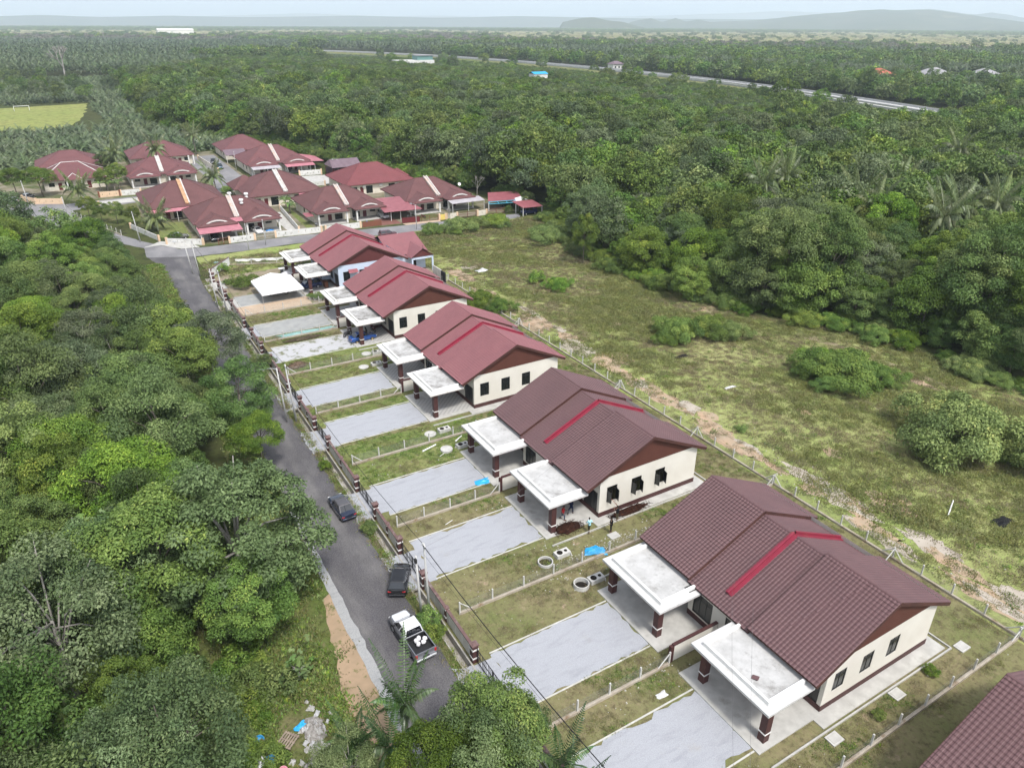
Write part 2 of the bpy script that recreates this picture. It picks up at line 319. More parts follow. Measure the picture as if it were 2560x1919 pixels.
M_PWHITE = [mottled('porch_edge_white', (0.60,0.595,0.58), (0.53,0.525,0.51), 1.0, 0.8, 0.3, c3=(0.40,0.38,0.35), s3=1.1, lo3=0.56, hi3=0.8),
            mottled('porch_edge_stained', (0.77,0.755,0.72), (0.68,0.665,0.63), 1.0, 0.8, 0.3, c3=(0.30,0.28,0.25), s3=1.1, lo3=0.56, hi3=0.78)]

def wall_panel(mb, o, u, nrm, width, z0, z1, ops, depth=0.12, m=0):
    """upright wall face with real openings and their reveals"""
    o, u, nrm = Vector(o), Vector(u), Vector(nrm)
    us = sorted({0.0, width, *[a for op in ops for a in op[:2]]}); zs = sorted({z0, z1, *[a for op in ops for a in op[2:4]]})
    P = lambda a, z, d=0.0: tuple(o+u*a-nrm*d+Vector((0, 0, z)))
    for i in range(len(us)-1):
        for j in range(len(zs)-1):
            cu, cz = (us[i]+us[i+1])/2, (zs[j]+zs[j+1])/2
            if any(a < cu < b and c_ < cz < d for a, b, c_, d in ops): continue
            mb.add([P(us[i], zs[j]), P(us[i+1], zs[j]), P(us[i+1], zs[j+1]), P(us[i], zs[j+1])], [(0,1,2,3)], m)
    for a, b, c_, d in ops:
        q = [(a, c_), (b, c_), (b, d), (a, d)]
        for k in range(4):
            (a1, z1_), (a2, z2_) = q[k], q[(k+1) % 4]
            mb.add([P(a1, z1_), P(a2, z2_), P(a2, z2_, depth), P(a1, z1_, depth)], [(0,1,2,3)], m)

WIN = {}
def window_meshes(w, h, bars=1):
    key = (round(w, 2), round(h, 2), bars)
    if key not in WIN:
        f = MB(); t_ = 0.07
        f.box(0, t_, 0.02, 0.09, 0, h).box(w-t_, w, 0.02, 0.09, 0, h).box(t_, w-t_, 0.02, 0.09, 0, t_).box(t_, w-t_, 0.02, 0.09, h-t_, h)
        for k in range(1, bars+1): f.box(w*k/(bars+1)-.03, w*k/(bars+1)+.03, 0.03, 0.085, t_, h-t_)
        f.box(t_, w-t_, 0.032, 0.083, h*0.76-.025, h*0.76+.025)
        p = MB(); pw = (w-2*t_)/(bars+1); p.box(0.005, pw-.005, -.008, .008, 0.0, h-2*t_)
        leaf = MB(); leaf.box(0, pw, -.02, .02, 0, h*.74).box(.05, pw-.05, -.024, .024, .05, h*.74-.05, 1)
        s_ = MB(); s_.box(-.06, w+.06, -.06, .02, -.08, 0.0)
        WIN[key] = (f.mesh('window_frame', M_BLACK), p.mesh('pane', M_GLASS), s_.mesh('sill', M_WHITE), leaf.mesh('casement', [M_BLACK, M_GLASS]), pw, t_)
    return WIN[key]
def window(parent, loc, rz, w, h, bars=1, opened=False, sill=False):
    f, p, s_, leaf, pw, t_ = window_meshes(w, h, bars)
    o = put('window', f, parent, loc, rz)
    for k in range(bars+1):
        if opened and k in (0, bars):
            a = RAD(-78) if k == 0 else RAD(78)
            lm = put('casement', leaf, o, (t_, 0.0, t_) if k == 0 else (w-t_-0.0, 0.0, t_), (0, 0, a) if k == 0 else (0, 0, math.pi+a))
        else: put('pane', p, o, (t_+k*pw, 0.06, t_))
    if sill: put('sill', s_, o)
    return o

EX0, EX1, RX = -1.9, 13.9, 6.2          # eaves and ridge, measured from the front wall plane
ZE, ZR = 4.15, 7.9
LW, LV = 9.05, 9.45                     # half length of walls, of roof
TW, TLN = 0.31, 0.345
def slope_frame(front, y0, dz):
    """origin at the eave, T up the slope, N normal"""
    if front: a, b = Vector((EX0, y0, ZE+dz)), Vector((RX, y0, ZR+dz))
    else: a, b = Vector((EX1, y0, ZE+dz+0.15)), Vector((RX, y0, ZR+dz))
    T = b-a; L = T.length; T.normalize(); U = Vector((0, 1, 0)); N = U.cross(T); N = N if N.z > 0 else -N
    return a, U, T, N, L
PROF = ((0.0, 0.0), (0.30, 0.0), (0.46, 0.034), (0.84, 0.034))
def tile_field(mb, front, y0, y1, dz, skip=()):
    a, U, T, N, L = slope_frame(front, y0, dz)
    nt = round(L/TLN); nu = round((y1-y0)/TW); tl = L/nt; tw = (y1-y0)/nu
    for r in range(nt):
        runs = []; cur = None
        for k in range(nu):
            if (r, k) in skip: cur = None; continue
            if cur is None: cur = [k, k]; runs.append(cur)
            cur[1] = k
        for k0, k1 in runs:
            cols = [((k+s_)*tw, h) for k in range(k0, k1+1) for s_, h in PROF]+[((k1+1)*tw, 0.0)]
            vs = []
            for tt, lift in ((r*tl+.09, -0.03), (r*tl-0.03, 0.082), ((r+1)*tl+.01, 0.0)):
                for s_, h in cols: vs.append(a+U*s_+T*tt+N*(lift+(h if lift > -0.01 else 0)))
            n = len(cols)
            fs = [(i, i+1, n+i+1, n+i) for i in range(n-1)]+[(n+i, n+i+1, 2*n+i+1, 2*n+i) for i in range(n-1)]
            if not front: fs = [f[::-1] for f in fs]
            mb.add(vs, fs)
    return nt, nu, tl, tw
SECT = ((-LV, -3.15, 0.0), (-3.3, 3.3, -0.36), (3.15, LV, 0.0))
def roof_meshes():
    full = {}
    for i, (y0, y1, dz) in enumerate(SECT):
        for front in (True, False):
            mb = MB(); tile_field(mb, front, y0, y1, dz); full[(i, front)] = mb.mesh('roof_tiles', M_TILE_BROWN)
    deck = MB(); fas = []; ridge = []; gut = []
    for i, (y0, y1, dz) in enumerate(SECT):
        for front in (True, False):
            a, U, T, N, L = slope_frame(front, y0, dz); w = y1-y0
            q = [a-N*.03, a+T*L-N*.03, a+T*L-N*.15, a-N*.15]
            deck.add([p for p in q]+[p+U*w for p in q], [(0,1,5,4),(2,3,7,6),(3,0,4,7)])
            for ye, s_ in ((y0, 0.0), (y1, w)):                 # rake boards at both ends of each section
                b0 = a+U*s_; sg = -1 if s_ == 0 else 1
                if i == 1: continue
                c0 = [b0+N*.02, b0+T*(L+.02)+N*.02, b0+T*(L+.02)-N*.27, b0-N*.27]
                fas.append(MB().add([p for p in c0]+[p+U*(sg*.035) for p in c0], [(0,1,2,3),(7,6,5,4),(0,4,5,1),(2,6,7,3),(0,3,7,4)]))
            e0 = a-N*.02-T*.02; gut.append(MB().add([e0, e0+U*w, e0+U*w-N*.2, e0-N*.2, e0-T*.03, e0+U*w-T*.03, e0+U*w-N*.2-T*.03, e0-N*.2-T*.03], [(4,5,6,7),(0,4,7,3),(1,2,6,5),(0,1,5,4),(3,7,6,2)]))
        n = round((y1-y0)/0.42); ridge.append(MB())
        for k in range(n):                                        # lapped ridge caps
            ya, yb = y0+(y1-y0)*k/n-0.02, y0+(y1-y0)*(k+1)/n
            vs = []
            for yy, rr in ((ya, .165), (yb, .14)):
                for j in range(6):
                    t_ = math.pi*(0.02+0.96*j/5); vs.append((RX+math.cos(t_)*rr, yy, ZR+dz-.02+math.sin(t_)*rr*.8))
            ridge[-1].add(vs, [(j, j+1, 7+j, 6+j) for j in range(5)]+[tuple(range(6))])
    cap = MB(); y = 0.0
    for front, e in ((True, 1.35), (False, 0.9)):                 # red flashing over the party wall
        a, U, T, N, L = slope_frame(front, 0, -0.36)
        prof = [(-.36, .05), (-.34, .12), (-.06, .13), (-.06, .34), (.10, .36), (.12, .12), (.36, .10), (.38, .05)]
        vs = [a+T*e+U*s_+N*h for s_, h in prof]+[a+T*(L+.05)+U*s_+N*h for s_, h in prof]
        n = len(prof); cap.add(vs, [(i, i+1, n+i+1, n+i) for i in range(n-1)]+[tuple(range(n))])
    return full, deck.mesh('roof', M_FASCIA), [q.mesh('rake_board', M_FASCIA) for q in fas], [q.mesh('ridge_cap', M_TILE_BROWN) for q in ridge], [q.mesh('eave_board', M_FASCIA) for q in gut], cap.mesh('party_wall_flashing', M_RED)
RF_FULL, RF_DECK, RF_RAKE, RF_RIDGE, RF_EAVE, RF_CAP = roof_meshes()
# one roof tile as a piece of its own
mb = MB()
cols = [(s_*TW, h) for s_, h in PROF]+[(TW*1.0, 0.0)]
for tt, lift, hh in ((0.09, -0.03, 0), (-0.03, 0.082, 1), (TLN+.01, 0.0, 1)):
    mb.v += [(s_, tt, lift+h*hh) for s_, h in cols]
n = len(cols); mb.f = [(i, i+1, n+i+1, n+i) for i in range(n-1)]+[(n+i, n+i+1, 2*n+i+1, 2*n+i) for i in range(n-1)]; mb.m = [0]*len(mb.f)
TILE_ME = mb.mesh('tile', M_TILE_BROWN)

def relink(o, mat, slot=0):
    o.material_slots[slot].link = 'OBJECT'; o.material_slots[slot].material = mat; return o
WZ = 4.7
def house_walls():
    w = MB(); gp = []; pl = []
    gx = [(0.9, 2.2), (4.05, 5.35), (7.2, 8.5)]
    ops = [(a, b, 1.62, 3.42) for a, b in gx]
    wall_panel(w, (0, -LW, 0), (1, 0, 0), (0, -1, 0), 12.9, 0, WZ, ops)
    wall_panel(w, (0, LW, 0), (1, 0, 0), (0, 1, 0), 12.9, 0, WZ, ops)
    for s_ in (-1, 1):                                            # front walls behind the porches, in from each end
        ya, yb = (-LW, -3.3) if s_ < 0 else (3.3, LW)
        o_ = [(0.35, 2.55, 0.32, 2.85), (3.6, 5.1, 1.2, 2.9)] if s_ < 0 else [(0.65, 2.15, 1.2, 2.9), (3.2, 5.4, 0.32, 2.85)]
        wall_panel(w, (0, ya, 0), (0, 1, 0), (-1, 0, 0), yb-ya, 0, 4.78, o_)
        wall_panel(w, (-1.4, 3.3*s_, 0), (1, 0, 0), (0, s_, 0), 1.4, 0, 3.72, [])
    wall_panel(w, (-1.4, -3.3, 0), (0, 1, 0), (-1, 0, 0), 6.6, 0, 3.72, [(0.5, 2.6, 0.75, 2.95), (4.0, 6.1, 0.75, 2.95)])
    wall_panel(w, (12.9, -LW, 0), (0, 1, 0), (1, 0, 0), 2*LW, 0, 4.9, [(2, 3.2, 1.5, 2.9), (6, 7, 0.3, 2.6), (11, 12, .3, 2.6), (15, 16.2, 1.5, 2.9)])
    w.box(0.3, 12.6, -LW+.3, LW-.3, 3.9, 3.95)                   # ceiling and dark floor close the rooms off
    zr = lambda x: (ZE+(x-EX0)*(ZR-ZE)/(RX-EX0) if x < RX else ZR-(x-RX)*(ZR-ZE-.15)/(EX1-RX))-0.2
    for s_ in (-1, 1):
        g_ = MB(); yy = s_*(LW+.03); x0, x1 = 0.02, 12.88
        pts = [(x0, WZ), (x1, WZ), (x1, max(zr(x1), WZ+.02)), (RX, zr(RX)), (x0, max(zr(x0), WZ+.02))]
        vs = [(x, yy, z) for x, z in pts]+[(x, yy-s_*.1, z) for x, z in pts]; n = 5
        g_.add(vs, [tuple(range(n)), tuple(range(n, 2*n))[::-1]]+[(i, (i+1) % n, n+(i+1) % n, n+i) for i in range(n)])
        gp.append(g_.mesh('gable_panel', M_SIDING))
        pl.append((-.025, 12.925, s_*(LW+.025)-.0125, s_*(LW+.025)+.0125, 0.0, 0.62))
    pl += [(-.028, -.004, -LW, -3.32, 0, .62), (-.028, -.004, 3.32, LW, 0, .62), (-1.428, -1.404, -3.3, 3.3, 0, .62), (-1.4, -.03, -3.33, -3.305, 0, .62), (-1.4, -.03, 3.305, 3.33, 0, .62)]
    return w.mesh('wall', M_WALL), gp, [MB().box(*q).mesh('plinth', M_BROWN) for q in pl]
HW_WALL, HW_GABLE, HW_PLINTH = house_walls()
def door_mesh(w, h):
    d = MB(); d.box(0, w, 0.03, 0.08, 0, h)
    for k in range(5): d.box(w*k/4-.02, w*k/4+.02, -.0, .03, 0, h)
    d.box(0, w, .0, .03, h-.08, h-.01).box(0, w, .0, .03, 0.01, .08)
    return d.mesh('sliding_door', M_DOOR)
DOOR_ME = door_mesh(2.2, 2.53)
mb = MB(); mb.box(-6.2, -1.55, -9.2, -1.75, 3.42, 3.62); PS_SLAB = mb
mb2 = MB(); mb2.box(-6.17, -1.55, -9.17, -1.78, 3.34, 3.418); PS_UNDER = mb2
mb3 = MB(); mb3.box(-5.6, -5.38, -8.6, -2.35, 3.622, 3.95).box(-5.378, -1.9, -8.6, -8.38, 3.622, 3.95).box(-5.378, -1.9, -2.57, -2.35, 3.622, 3.95); PS_PAR = mb3
mb4 = MB(); mb4.box(-5.376, -1.5, -8.376, -2.574, 3.623, 3.66); PS_TOP = mb4
mb5 = MB(); mb5.box(-6.45, .0, -9.3, -1.2, 0.0, 0.10); PF_SLAB = mb5
mb6 = MB(); mb6.box(-5.95, -.05, -8.6, -3.35, 0.10, 0.106); PF_TILE = mb6
def mirrored(m_): 
    q = MB(); q.v = [(x, -y, z) for x, y, z in m_.v]; q.f = [f[::-1] for f in m_.f]; q.m = list(m_.m); return q
PORCH = []
for fl in (False, True):
    g_ = (lambda m_: mirrored(m_)) if fl else (lambda m_: m_)
    PORCH.append(dict(slab=g_(PS_SLAB).mesh('porch_roof', M_PWHITE[0]), under=g_(PS_UNDER).mesh('soffit', M_BROWN_LT), par=g_(PS_PAR).mesh('parapet', M_WHITE), top=g_(PS_TOP).mesh('roof_screed', M_TOP_CLEAN),
                      floor=g_(PF_SLAB).mesh('porch_floor', M_CONC), tile=g_(PF_TILE).mesh('porch_tiling', M_PTILE)))
mb = MB(); mb.box(-.275, .275, -.275, .275, 0.10, 3.34); COL_ME = mb.mesh('column', M_BROWN)
mb = MB(); mb.box(-.31, .31, -.31, .31, 0.92, 1.02); BAND_ME = mb.mesh('band', M_WHITE)
mb = MB(); mb.box(-.35, .35, -.35, .35, 3.24, 3.338); CAPB_ME = mb.mesh('capital', M_WHITE)
APRON_ME = [MB().box(*q).mesh('apron', M_CONC) for q in ((-.9, 13.9, -10.2, -LW-.03, 0, .08), (-.9, 13.9, LW+.03, 10.2, 0, .08), (12.93, 13.9, -LW-.03, LW+.03, 0, .08))]
DRAINK_ME = [MB().box(*q).mesh('drain_edge', M_CONC) for q in ((-6.5, 14.3, -10.51, -10.39, 0, .15), (-6.5, 14.3, 10.39, 10.51, 0, .15), (14.2, 14.32, -10.39, 10.39, 0, .15))]
mb = MB(); mb.box(-6.1, -1.45, -.075, .075, .1, 1.75); PW_ME = mb.mesh('party_wall', M_WALL)
mb = MB(); mb.box(-6.15, -1.45, -.13, .13, 1.752, 1.86); PWC_ME = mb.mesh('coping', M_BROWN)
mb = MB(); mb.box(-6.42, -6.102, -.14, .14, .1, 1.75); PWP_ME = mb.mesh('wall_end', M_BROWN)

def row_house(label, c, tile=M_TILE_BROWN, old=0, wall=None, gable=M_SIDING, opened=False, tiles_single=None, tiled=True):
    H = thing('semi_detached_house', label, 'house', (38.1, c, 0), 0, 'semi-detached houses in the new row')
    wl = put('wall', HW_WALL, H)
    if wall: relink(wl, wall)
    for q in HW_PLINTH: put('plinth', q, H)
    for g_ in HW_GABLE: relink(put('gable_panel', g_, H), gable)
    rf = put('roof', RF_DECK, H)
    for q in RF_RAKE: put('rake_board', q, rf)
    for q in RF_EAVE: put('eave_board', q, rf)
    for q in RF_RIDGE: relink(tag(put('ridge_cap', q, rf), kind='stuff'), tile)
    for key, me in RF_FULL.items():
        if tiles_single and key == tiles_single[0]:
            i, front = key; y0, y1, dz = SECT[i]; a, U, T, N, L = slope_frame(front, y0, dz); nt = round(L/TLN); nu = round((y1-y0)/TW); tl = L/nt; tw = (y1-y0)/nu
            order = []
            for r in range(nt):
                for k in range(nu):
                    p = a+U*((k+.5)*tw)+T*((r+.5)*tl)+Vector((38.1, c, 0)); d = p-Vector((0, 0, CAM_H)); zc = d.dot(CF)
                    px_, py_ = 1280+1805*d.dot(CR)/zc, 959.5-1805*d.dot(CU)/zc
                    if -20 < px_ < 2580 and -20 < py_ < 1940: order.append((zc, r, k))
            order.sort(); pick = {(r, k) for _, r, k in order[:300]}
            m_ = MB(); tile_field(m_, front, y0, y1, dz, pick); relink(tag(m_.build('roof_tiles', M_TILE_BROWN, rf), kind='stuff'), tile)
            rot = Matrix((-U, T, N)).transposed().to_euler()
            for r, k in pick:
                b = a+U*((k+1)*tw)+T*(r*tl); o = put('tile', TILE_ME, rf, tuple(b), tuple(rot)); o.scale = (tw/TW, tl/TLN, 1); relink(o, tile)
        else: relink(tag(put('roof_tiles', me, rf), kind='stuff'), tile)
    put('party_wall_flashing', RF_CAP, rf)
    for s_ in (-1, 1):
        for gx in (0.9, 4.05, 7.2):
            if s_ < 0: window(H, (gx, -LW, 1.62), 0, 1.3, 1.8, 1, opened and s_ < 0)
            else: window(H, (gx+1.3, LW, 1.62), math.pi, 1.3, 1.8, 1)
    for y in (-0.7, 2.8): window(H, (-1.4, y, 0.75), -math.pi/2, 2.1, 2.2, 2)
    for y in (-3.95, 5.45): window(H, (0, y, 1.2), -math.pi/2, 1.5, 1.7, 1)
    for y in (-6.5, 8.7): put('sliding_door', DOOR_ME, H, (0, y, 0.32), -math.pi/2)
    for k, P in enumerate(PORCH):
        pr = put('porch_roof', P['slab'], H); so = put('soffit', P['under'], pr); pa = put('parapet', P['par'], pr); tp = put('roof_screed', P['top'], pr)
        if old: relink(pr, M_PWHITE[1]); relink(tp, (M_TOP_MID, M_TOP_OLD)[old-1])
        if old == 2: relink(pa, M_PWHITE[1])
        s_ = -1 if k == 0 else 1
        for y in (8.58, 2.68):
            cl = put('column', COL_ME, H, (-5.32, s_*y, 0)); put('band', BAND_ME, cl); put('capital', CAPB_ME, cl)
        fl = put('porch_floor', P['floor'], H)
        if tiled: put('porch_tiling', P['tile'], fl)
    for q in APRON_ME: put('apron', q, H)
    for q in DRAINK_ME: put('drain_edge', q, H)
    pw = put('party_wall', PW_ME, H); put('coping', PWC_ME, pw); put('wall_end', PWP_ME, pw)
    return H
HC = [29.0+26.85*k for k in range(5)]
H5 = row_house('cream semi-detached house with brown tiled roof beside the gate where the pickup truck stands', HC[0], tiles_single=((0, True),), tiled=False)
H4 = row_house('cream semi-detached house with brown tiled roof and open casement windows where people work', HC[1], opened=True, tiled=False)
H3 = row_house('cream semi-detached house with faded red tiled roof and empty tiled porches', HC[2], M_TILE_RED, 1)
H2 = row_house('cream semi-detached house with faded red roof and a blue sedan parked under its porch', HC[3], M_TILE_RED, 2)
H1 = row_house('pale blue semi-detached house with faded red roof behind the white canopy tent', HC[4], M_TILE_RED, 2, M_WALL_BLUE, M_SIDING_RED)
H6 = row_house('semi-detached house with brown tiled roof across the end fence from the pickup driveway', HC[0]-26.2, tiles_single=((2, True),), tiled=False)
# ------------------------------------------------------------------ driveways, walls, gates, fences
rng = random.Random(11)
M_PAVE_GREY = mottled('grey_paving', (0.34,0.345,0.335), (0.28,0.285,0.28), 0.7, 0.85, 0.25, c3=(0.40,0.39,0.36), s3=0.4)
M_PAVE_ORANGE = mottled('peach_paving', (0.50,0.385,0.28), (0.44,0.335,0.245), 0.8, 0.85, 0.25)
M_BREEZE = mottled('weathered_boundary_render', (0.62,0.59,0.55), (0.50,0.475,0.44), 0.9, 0.85, 0.2, c3=(0.22,0.20,0.17), s3=0.9, lo3=0.58, hi3=0.8)
M_POST = mottled('concrete_post', (0.58,0.57,0.54), (0.46,0.45,0.43), 2.0, 0.85, 0.2)
def drive(name, y0, y1, mat, x0=20.0, x1=31.62, amp=0.16, z=0.012):
    return sheet(name, wob([(x0,y0),(x1-.02,y0+.05),(x1,y1-.05),(x0,y1)], amp, 0.55, rng), z, mat)
M_EDGE = mottled('pale_drive_edging', (0.55,0.54,0.50), (0.45,0.44,0.40), 1.5, 0.9, 0.2)
for k, c in enumerate(HC):
    if k < 3: ma = mc = M_GRAVEL
    elif k == 3: ma, mc = M_GRAVEL_WEEDY, M_PAVE_GREY
    else: ma, mc = M_PAVE_GREY, M_YARD
    if k == 2: mc = M_GRAVEL
    drive('driveway', c-8.7, c-3.0, ma, amp=0.3 if k < 2 else 0.14); 
    if k < 4: drive('driveway', c+2.2, c+7.8, mc)
    if k == 4: sheet('orange_paving', [(19.6,c-13.2),(31.6,c-13.2),(31.6,c-8.75),(19.2,c-8.75)], 0.016, M_PAVE_ORANGE)
    for y in (c-8.9, c-2.85, c+2.05, c+7.95):
        if k == 4 and y > c-5: continue
        struct('driveway_edge', MB().box(20.0, 31.6, y-.06, y+.06, 0, .05), M_EDGE)
    for (a, b) in ((c-9.2, c-4.2), (c+2.6, c+7.6)):               # culvert crossings from road to gate
        sheet('driveway_crossing', wob([(16.7,a-.3),(17.6,a),(20.1,a+.1),(20.1,b-.1),(17.6,b),(16.7,b+.5)], 0.13, 0.4, rng), 0.036, M_GRAVEL if k < 4 else M_CONC)
        struct('culvert_slab', MB().box(DX0-.15, DX1+.15, a+.02, b-.02, -.2, .03), M_CONC_DIRTY)
sheet('driveway_crossing', wob([(16.7,20),(20.1,20),(20.1,25.2),(16.7,25.5)], 0.13, 0.4, rng), 0.0362, M_GRAVEL)

WX = 18.62
M_PANEL = mottled('boundary_wall_render', (0.66,0.63,0.58), (0.58,0.555,0.51), 1.0, 0.85, 0.2, c3=(0.36,0.32,0.27), s3=0.7, lo3=0.58, hi3=0.8)
def pillar_parts(parent, x, y, s=0.5, h=1.75, base=-.35):
    p = MB().box(x-s/2, x+s/2, y-s/2, y+s/2, base, h).build('pillar', M_BROWN, parent)
    for z in (0.45, 1.3): MB().box(x-s/2-.03, x+s/2+.03, y-s/2-.03, y+s/2+.03, z, z+.14).build('band', M_WHITE, p)
    MB().box(x-s/2-.06, x+s/2+.06, y-s/2-.06, y+s/2+.06, h, h+.09).add([(x-s/2,y-s/2,h+.09),(x+s/2,y-s/2,h+.09),(x+s/2,y+s/2,h+.09),(x-s/2,y+s/2,h+.09),(x,y,h+.2)], [(0,1,4),(1,2,4),(2,3,4),(3,0,4)]).build('pillar_cap', M_BROWN_LT, p)
def front_wall(label, y0, ym, y1, x=WX):
    W = thing('boundary_wall', label, 'wall', (x, (y0+y1)/2, 0), 0, 'walls between the driveway gates'); o = (y0+y1)/2
    for a, b in ((y0+.25, ym-.15), (ym+.15, y1-.25)):
        MB().box(-.07, .07, a-o, b-o, 0.0, 1.32).build('wall_panel', M_PANEL, W)
        MB().box(-.13, .13, a-o+.01, b-o-.01, 1.322, 1.42).build('coping', M_BROWN_LT, W)
        MB().box(-.12, .12, a-o, b-o, -.5, 0.0).build('wall_base', M_CONC_DIRTY, W)
        n = int((b-a)/1.1)
        for k in range(n):
            y = a-o+(b-a)*(k+.5)/n; MB().box(-.085, -.0705, y-.03, y+.03, .25, 1.1).build('rib', M_WHITE, W)
    pillar_parts(W, 0, y0-o); pillar_parts(W, 0, ym-o, 0.3, 1.45); pillar_parts(W, 0, y1-o)
    return W
places = ['by the utility pole and the silver pickup', 'by the black hatchback', 'behind the navy sedan', 'between the two lawns', 'by the twin concrete poles', 'by the weedy gravel drive', 'by the grey paved drive', 'by the peach paved yard', 'beside the canopy tent yard', 'at the brown yard corner']
wl = []
for k, c in enumerate(HC):
    wl.append((c-3.9, c-1.0, c+2.3)); 
    if k < 4: wl.append((c+7.9, c+12.85, c+17.45))
wl.append((HC[4]+7.9, HC[4]+9.2, HC[4]+10.6))
desc = ['in front of the nearest pair of driveways under the leaning fruit tree', 'beside the silver pickup truck and the utility pole', 'between the black hatchback and the navy sedan', 'running on from the navy sedan toward the green lawn', 'between the two green lawn driveways', 'beside the twin concrete poles at the lamp arm', 'between the weedy gravel drive and the grey paved drive', 'at the foot of the peach paved yard', 'in front of the white canopy tent', 'at the brown yard by the junction']
for (a, m_, b), d in zip(wl, desc): front_wall('cream boundary wall with brown coping and banded pillars '+d, a, m_, b)
# the short angled wall at the road junction
W = thing('corner_wall', 'short white corner wall with brown coping angled into the weedy junction corner', 'wall', (18.7, 147.4, 0), math.atan2(7.0, 5.0))
MB().box(0.2, 8.4, -.07, .07, 0, 1.6).build('wall_panel', M_WHITE, W); MB().box(.15, 8.5, -.12, .12, 1.602, 1.7).build('coping', M_BROWN_LT, W)

# gates of black bars
M_IRON = flat('black_iron', (0.014,0.014,0.015), 0.45, 0.5)
BAR_ME = MB().box(-.014, .014, -.014, .014, 0.14, 1.40).mesh('bar', M_IRON)
def gate(label, y0, y1, lean=0.0):
    Gt = thing('driveway_gate', label, 'gate', (WX+.12, y0, 0), lean, 'black driveway gates'); w = y1-y0
    for k in range(2):
        a, b = w*k/2+.06, w*(k+1)/2-.03
        fr = MB()
        for z0, z1 in ((.08, .14), (.74, .79), (1.40, 1.46)): fr.box(-.025, .025, a, b, z0, z1)
        fr.box(-.03, .03, a, a+.06, .06, 1.5).box(-.03, .03, b-.06, b, .06, 1.5); fr.build('gate_leaf', M_IRON, Gt)
        n = 13
        for j in range(n):
            if j % 5 == 4: continue
            put('bar', BAR_ME, Gt, (0, a+.08+(b-a-.16)*j/(n-1), 0))
gd = ['beside the silver pickup truck', 'in front of the black hatchback', 'facing the navy sedan', 'at the first green lawn drive', 'at the drive by the lamp pole', 'at the weedy gravel drive', 'at the grey paved drive', 'in front of the tent driveway']
gates = [(HC[0]+2.3, HC[0]+7.9), (HC[1]-9.4, HC[1]-3.9), (HC[1]+2.3, HC[1]+7.9), (HC[2]-9.4, HC[2]-3.9), (HC[2]+2.3, HC[2]+7.9), (HC[3]-9.4, HC[3]-3.9), (HC[3]+2.3, HC[3]+7.9), (HC[4]-9.4, HC[4]-3.9)]
for (a, b), d in zip(gates, gd): gate('black iron double gate '+d, a+.27, b-.27)
gate('black iron double gate on the drive nearest the end fence', HC[0]-9.2, HC[0]-4.17)

# chain-link fences on low kerbs
t = NT('chain_link'); tr = t.n('BsdfTransparent'); mx = t.n('MixShader'); v = t.coord('Object')
t.base((0.34,0.36,0.34)); t.rough(0.5, 0.5, 0.3)
w1 = t.n('TexWave'); w1.bands_direction = 'DIAGONAL'; w1.inputs['Scale'].default_value = 4.0; t.l(v, w1.inputs['Vector'])
mp = t.n('Mapping'); mp.inputs['Scale'].default_value = (-1, -1, 1); t.l(v, mp.inputs['Vector']); w2 = t.n('TexWave'); w2.bands_direction = 'DIAGONAL'; w2.inputs['Scale'].default_value = 4.0; t.l(mp.outputs[0], w2.inputs['Vector'])
m_ = t.math('MAXIMUM', t.ramp(w1.outputs['Fac'], [(0.95, 0.0), (0.99, 0.8)]), t.ramp(w2.outputs['Fac'], [(0.95, 0.0), (0.99, 0.8)]))
t.l(m_, mx.inputs['Fac']); t.l(tr.outputs[0], mx.inputs[1]); t.l(t.b.outputs[0], mx.inputs[2]); t.l(mx.outputs[0], t.o.inputs['Surface']); M_CHAIN = t.m
POST_ME = MB().box(-.06, .06, -.06, .06, -.2, 1.35).mesh('post', M_POST)
STRUT_ME = MB().tube([(0, 0, 1.25), (1.1, 0, 0.2)], 0.055, 4).mesh('brace', M_POST)
def fence(name, label, p0, p1, step=3.0, h=1.25, braces=(), kerb=True, cloth=False, brace2=()):
    a, b = Vector(p0), Vector(p1); d = b-a; L = d.length; rz = math.atan2(d.y, d.x)
    F_ = thing(name, label, 'fence', (a.x, a.y, 0), rz, 'chain-link fences between the lots')
    if kerb: MB().box(0, L, -.11, .11, -.1, .24).build('kerb', M_KERB, F_)
    n = max(1, round(L/step))
    for k in range(n+1): put('post', POST_ME, F_, (L*k/n, 0, 0))
    for k in range(n): MB().add([(L*k/n+.06, 0, .24), (L*(k+1)/n-.06, 0, .24), (L*(k+1)/n-.06, 0, h), (L*k/n+.06, 0, h)], [(0,1,2,3)]).build('wire_mesh', M_CHAIN, F_)
    for k in braces:
        x = L*k/n
        for s_ in (0, math.pi): put('brace', STRUT_ME, F_, (x, 0, 0), s_)
        put('brace', STRUT_ME, F_, (x, 0, 0), math.pi/2)
    for k, s_ in brace2: put('brace', STRUT_ME, F_, (L*k/n, 0, 0), s_)
    return F_
for c, d in zip(HC[:4], ('beside the nearest party wall', 'beside the house with open windows', 'between the two green lawns', 'by the pale green sheeting')):
    fence('lot_fence', 'low chain-link fence between paired driveways '+d, (19.9, c-.15), (31.6, c-.15), 3.0, brace2=((4, math.pi),))
bd = ['between the blue tarp and the open concrete pits', 'behind the white pipe offcuts', 'along the cut green lawn', 'along the peach paved yard']
for k in range(4):
    y = HC[k]+12.95
    fence('lot_fence', 'long chain-link fence to the back fence '+bd[k], (19.9, y), (58.0, y), 3.1, brace2=((0, 0.0),))
fence('lot_fence', 'chain-link fence between the nearest house and the half-seen roof', (26, 16.1), (58.0, 16.4), 3.05)
BF = [(58.3, 2.0), (58.3, 16.4), (58.3, 42.0), (58.3, 68.8), (58.3, 95.7), (58.3, 122.5)]
bl = ['behind the half-seen roof', 'behind the nearest brown roofed house', 'behind the house with open windows', 'behind the house with empty tiled porches', 'behind the house with the blue sedan']
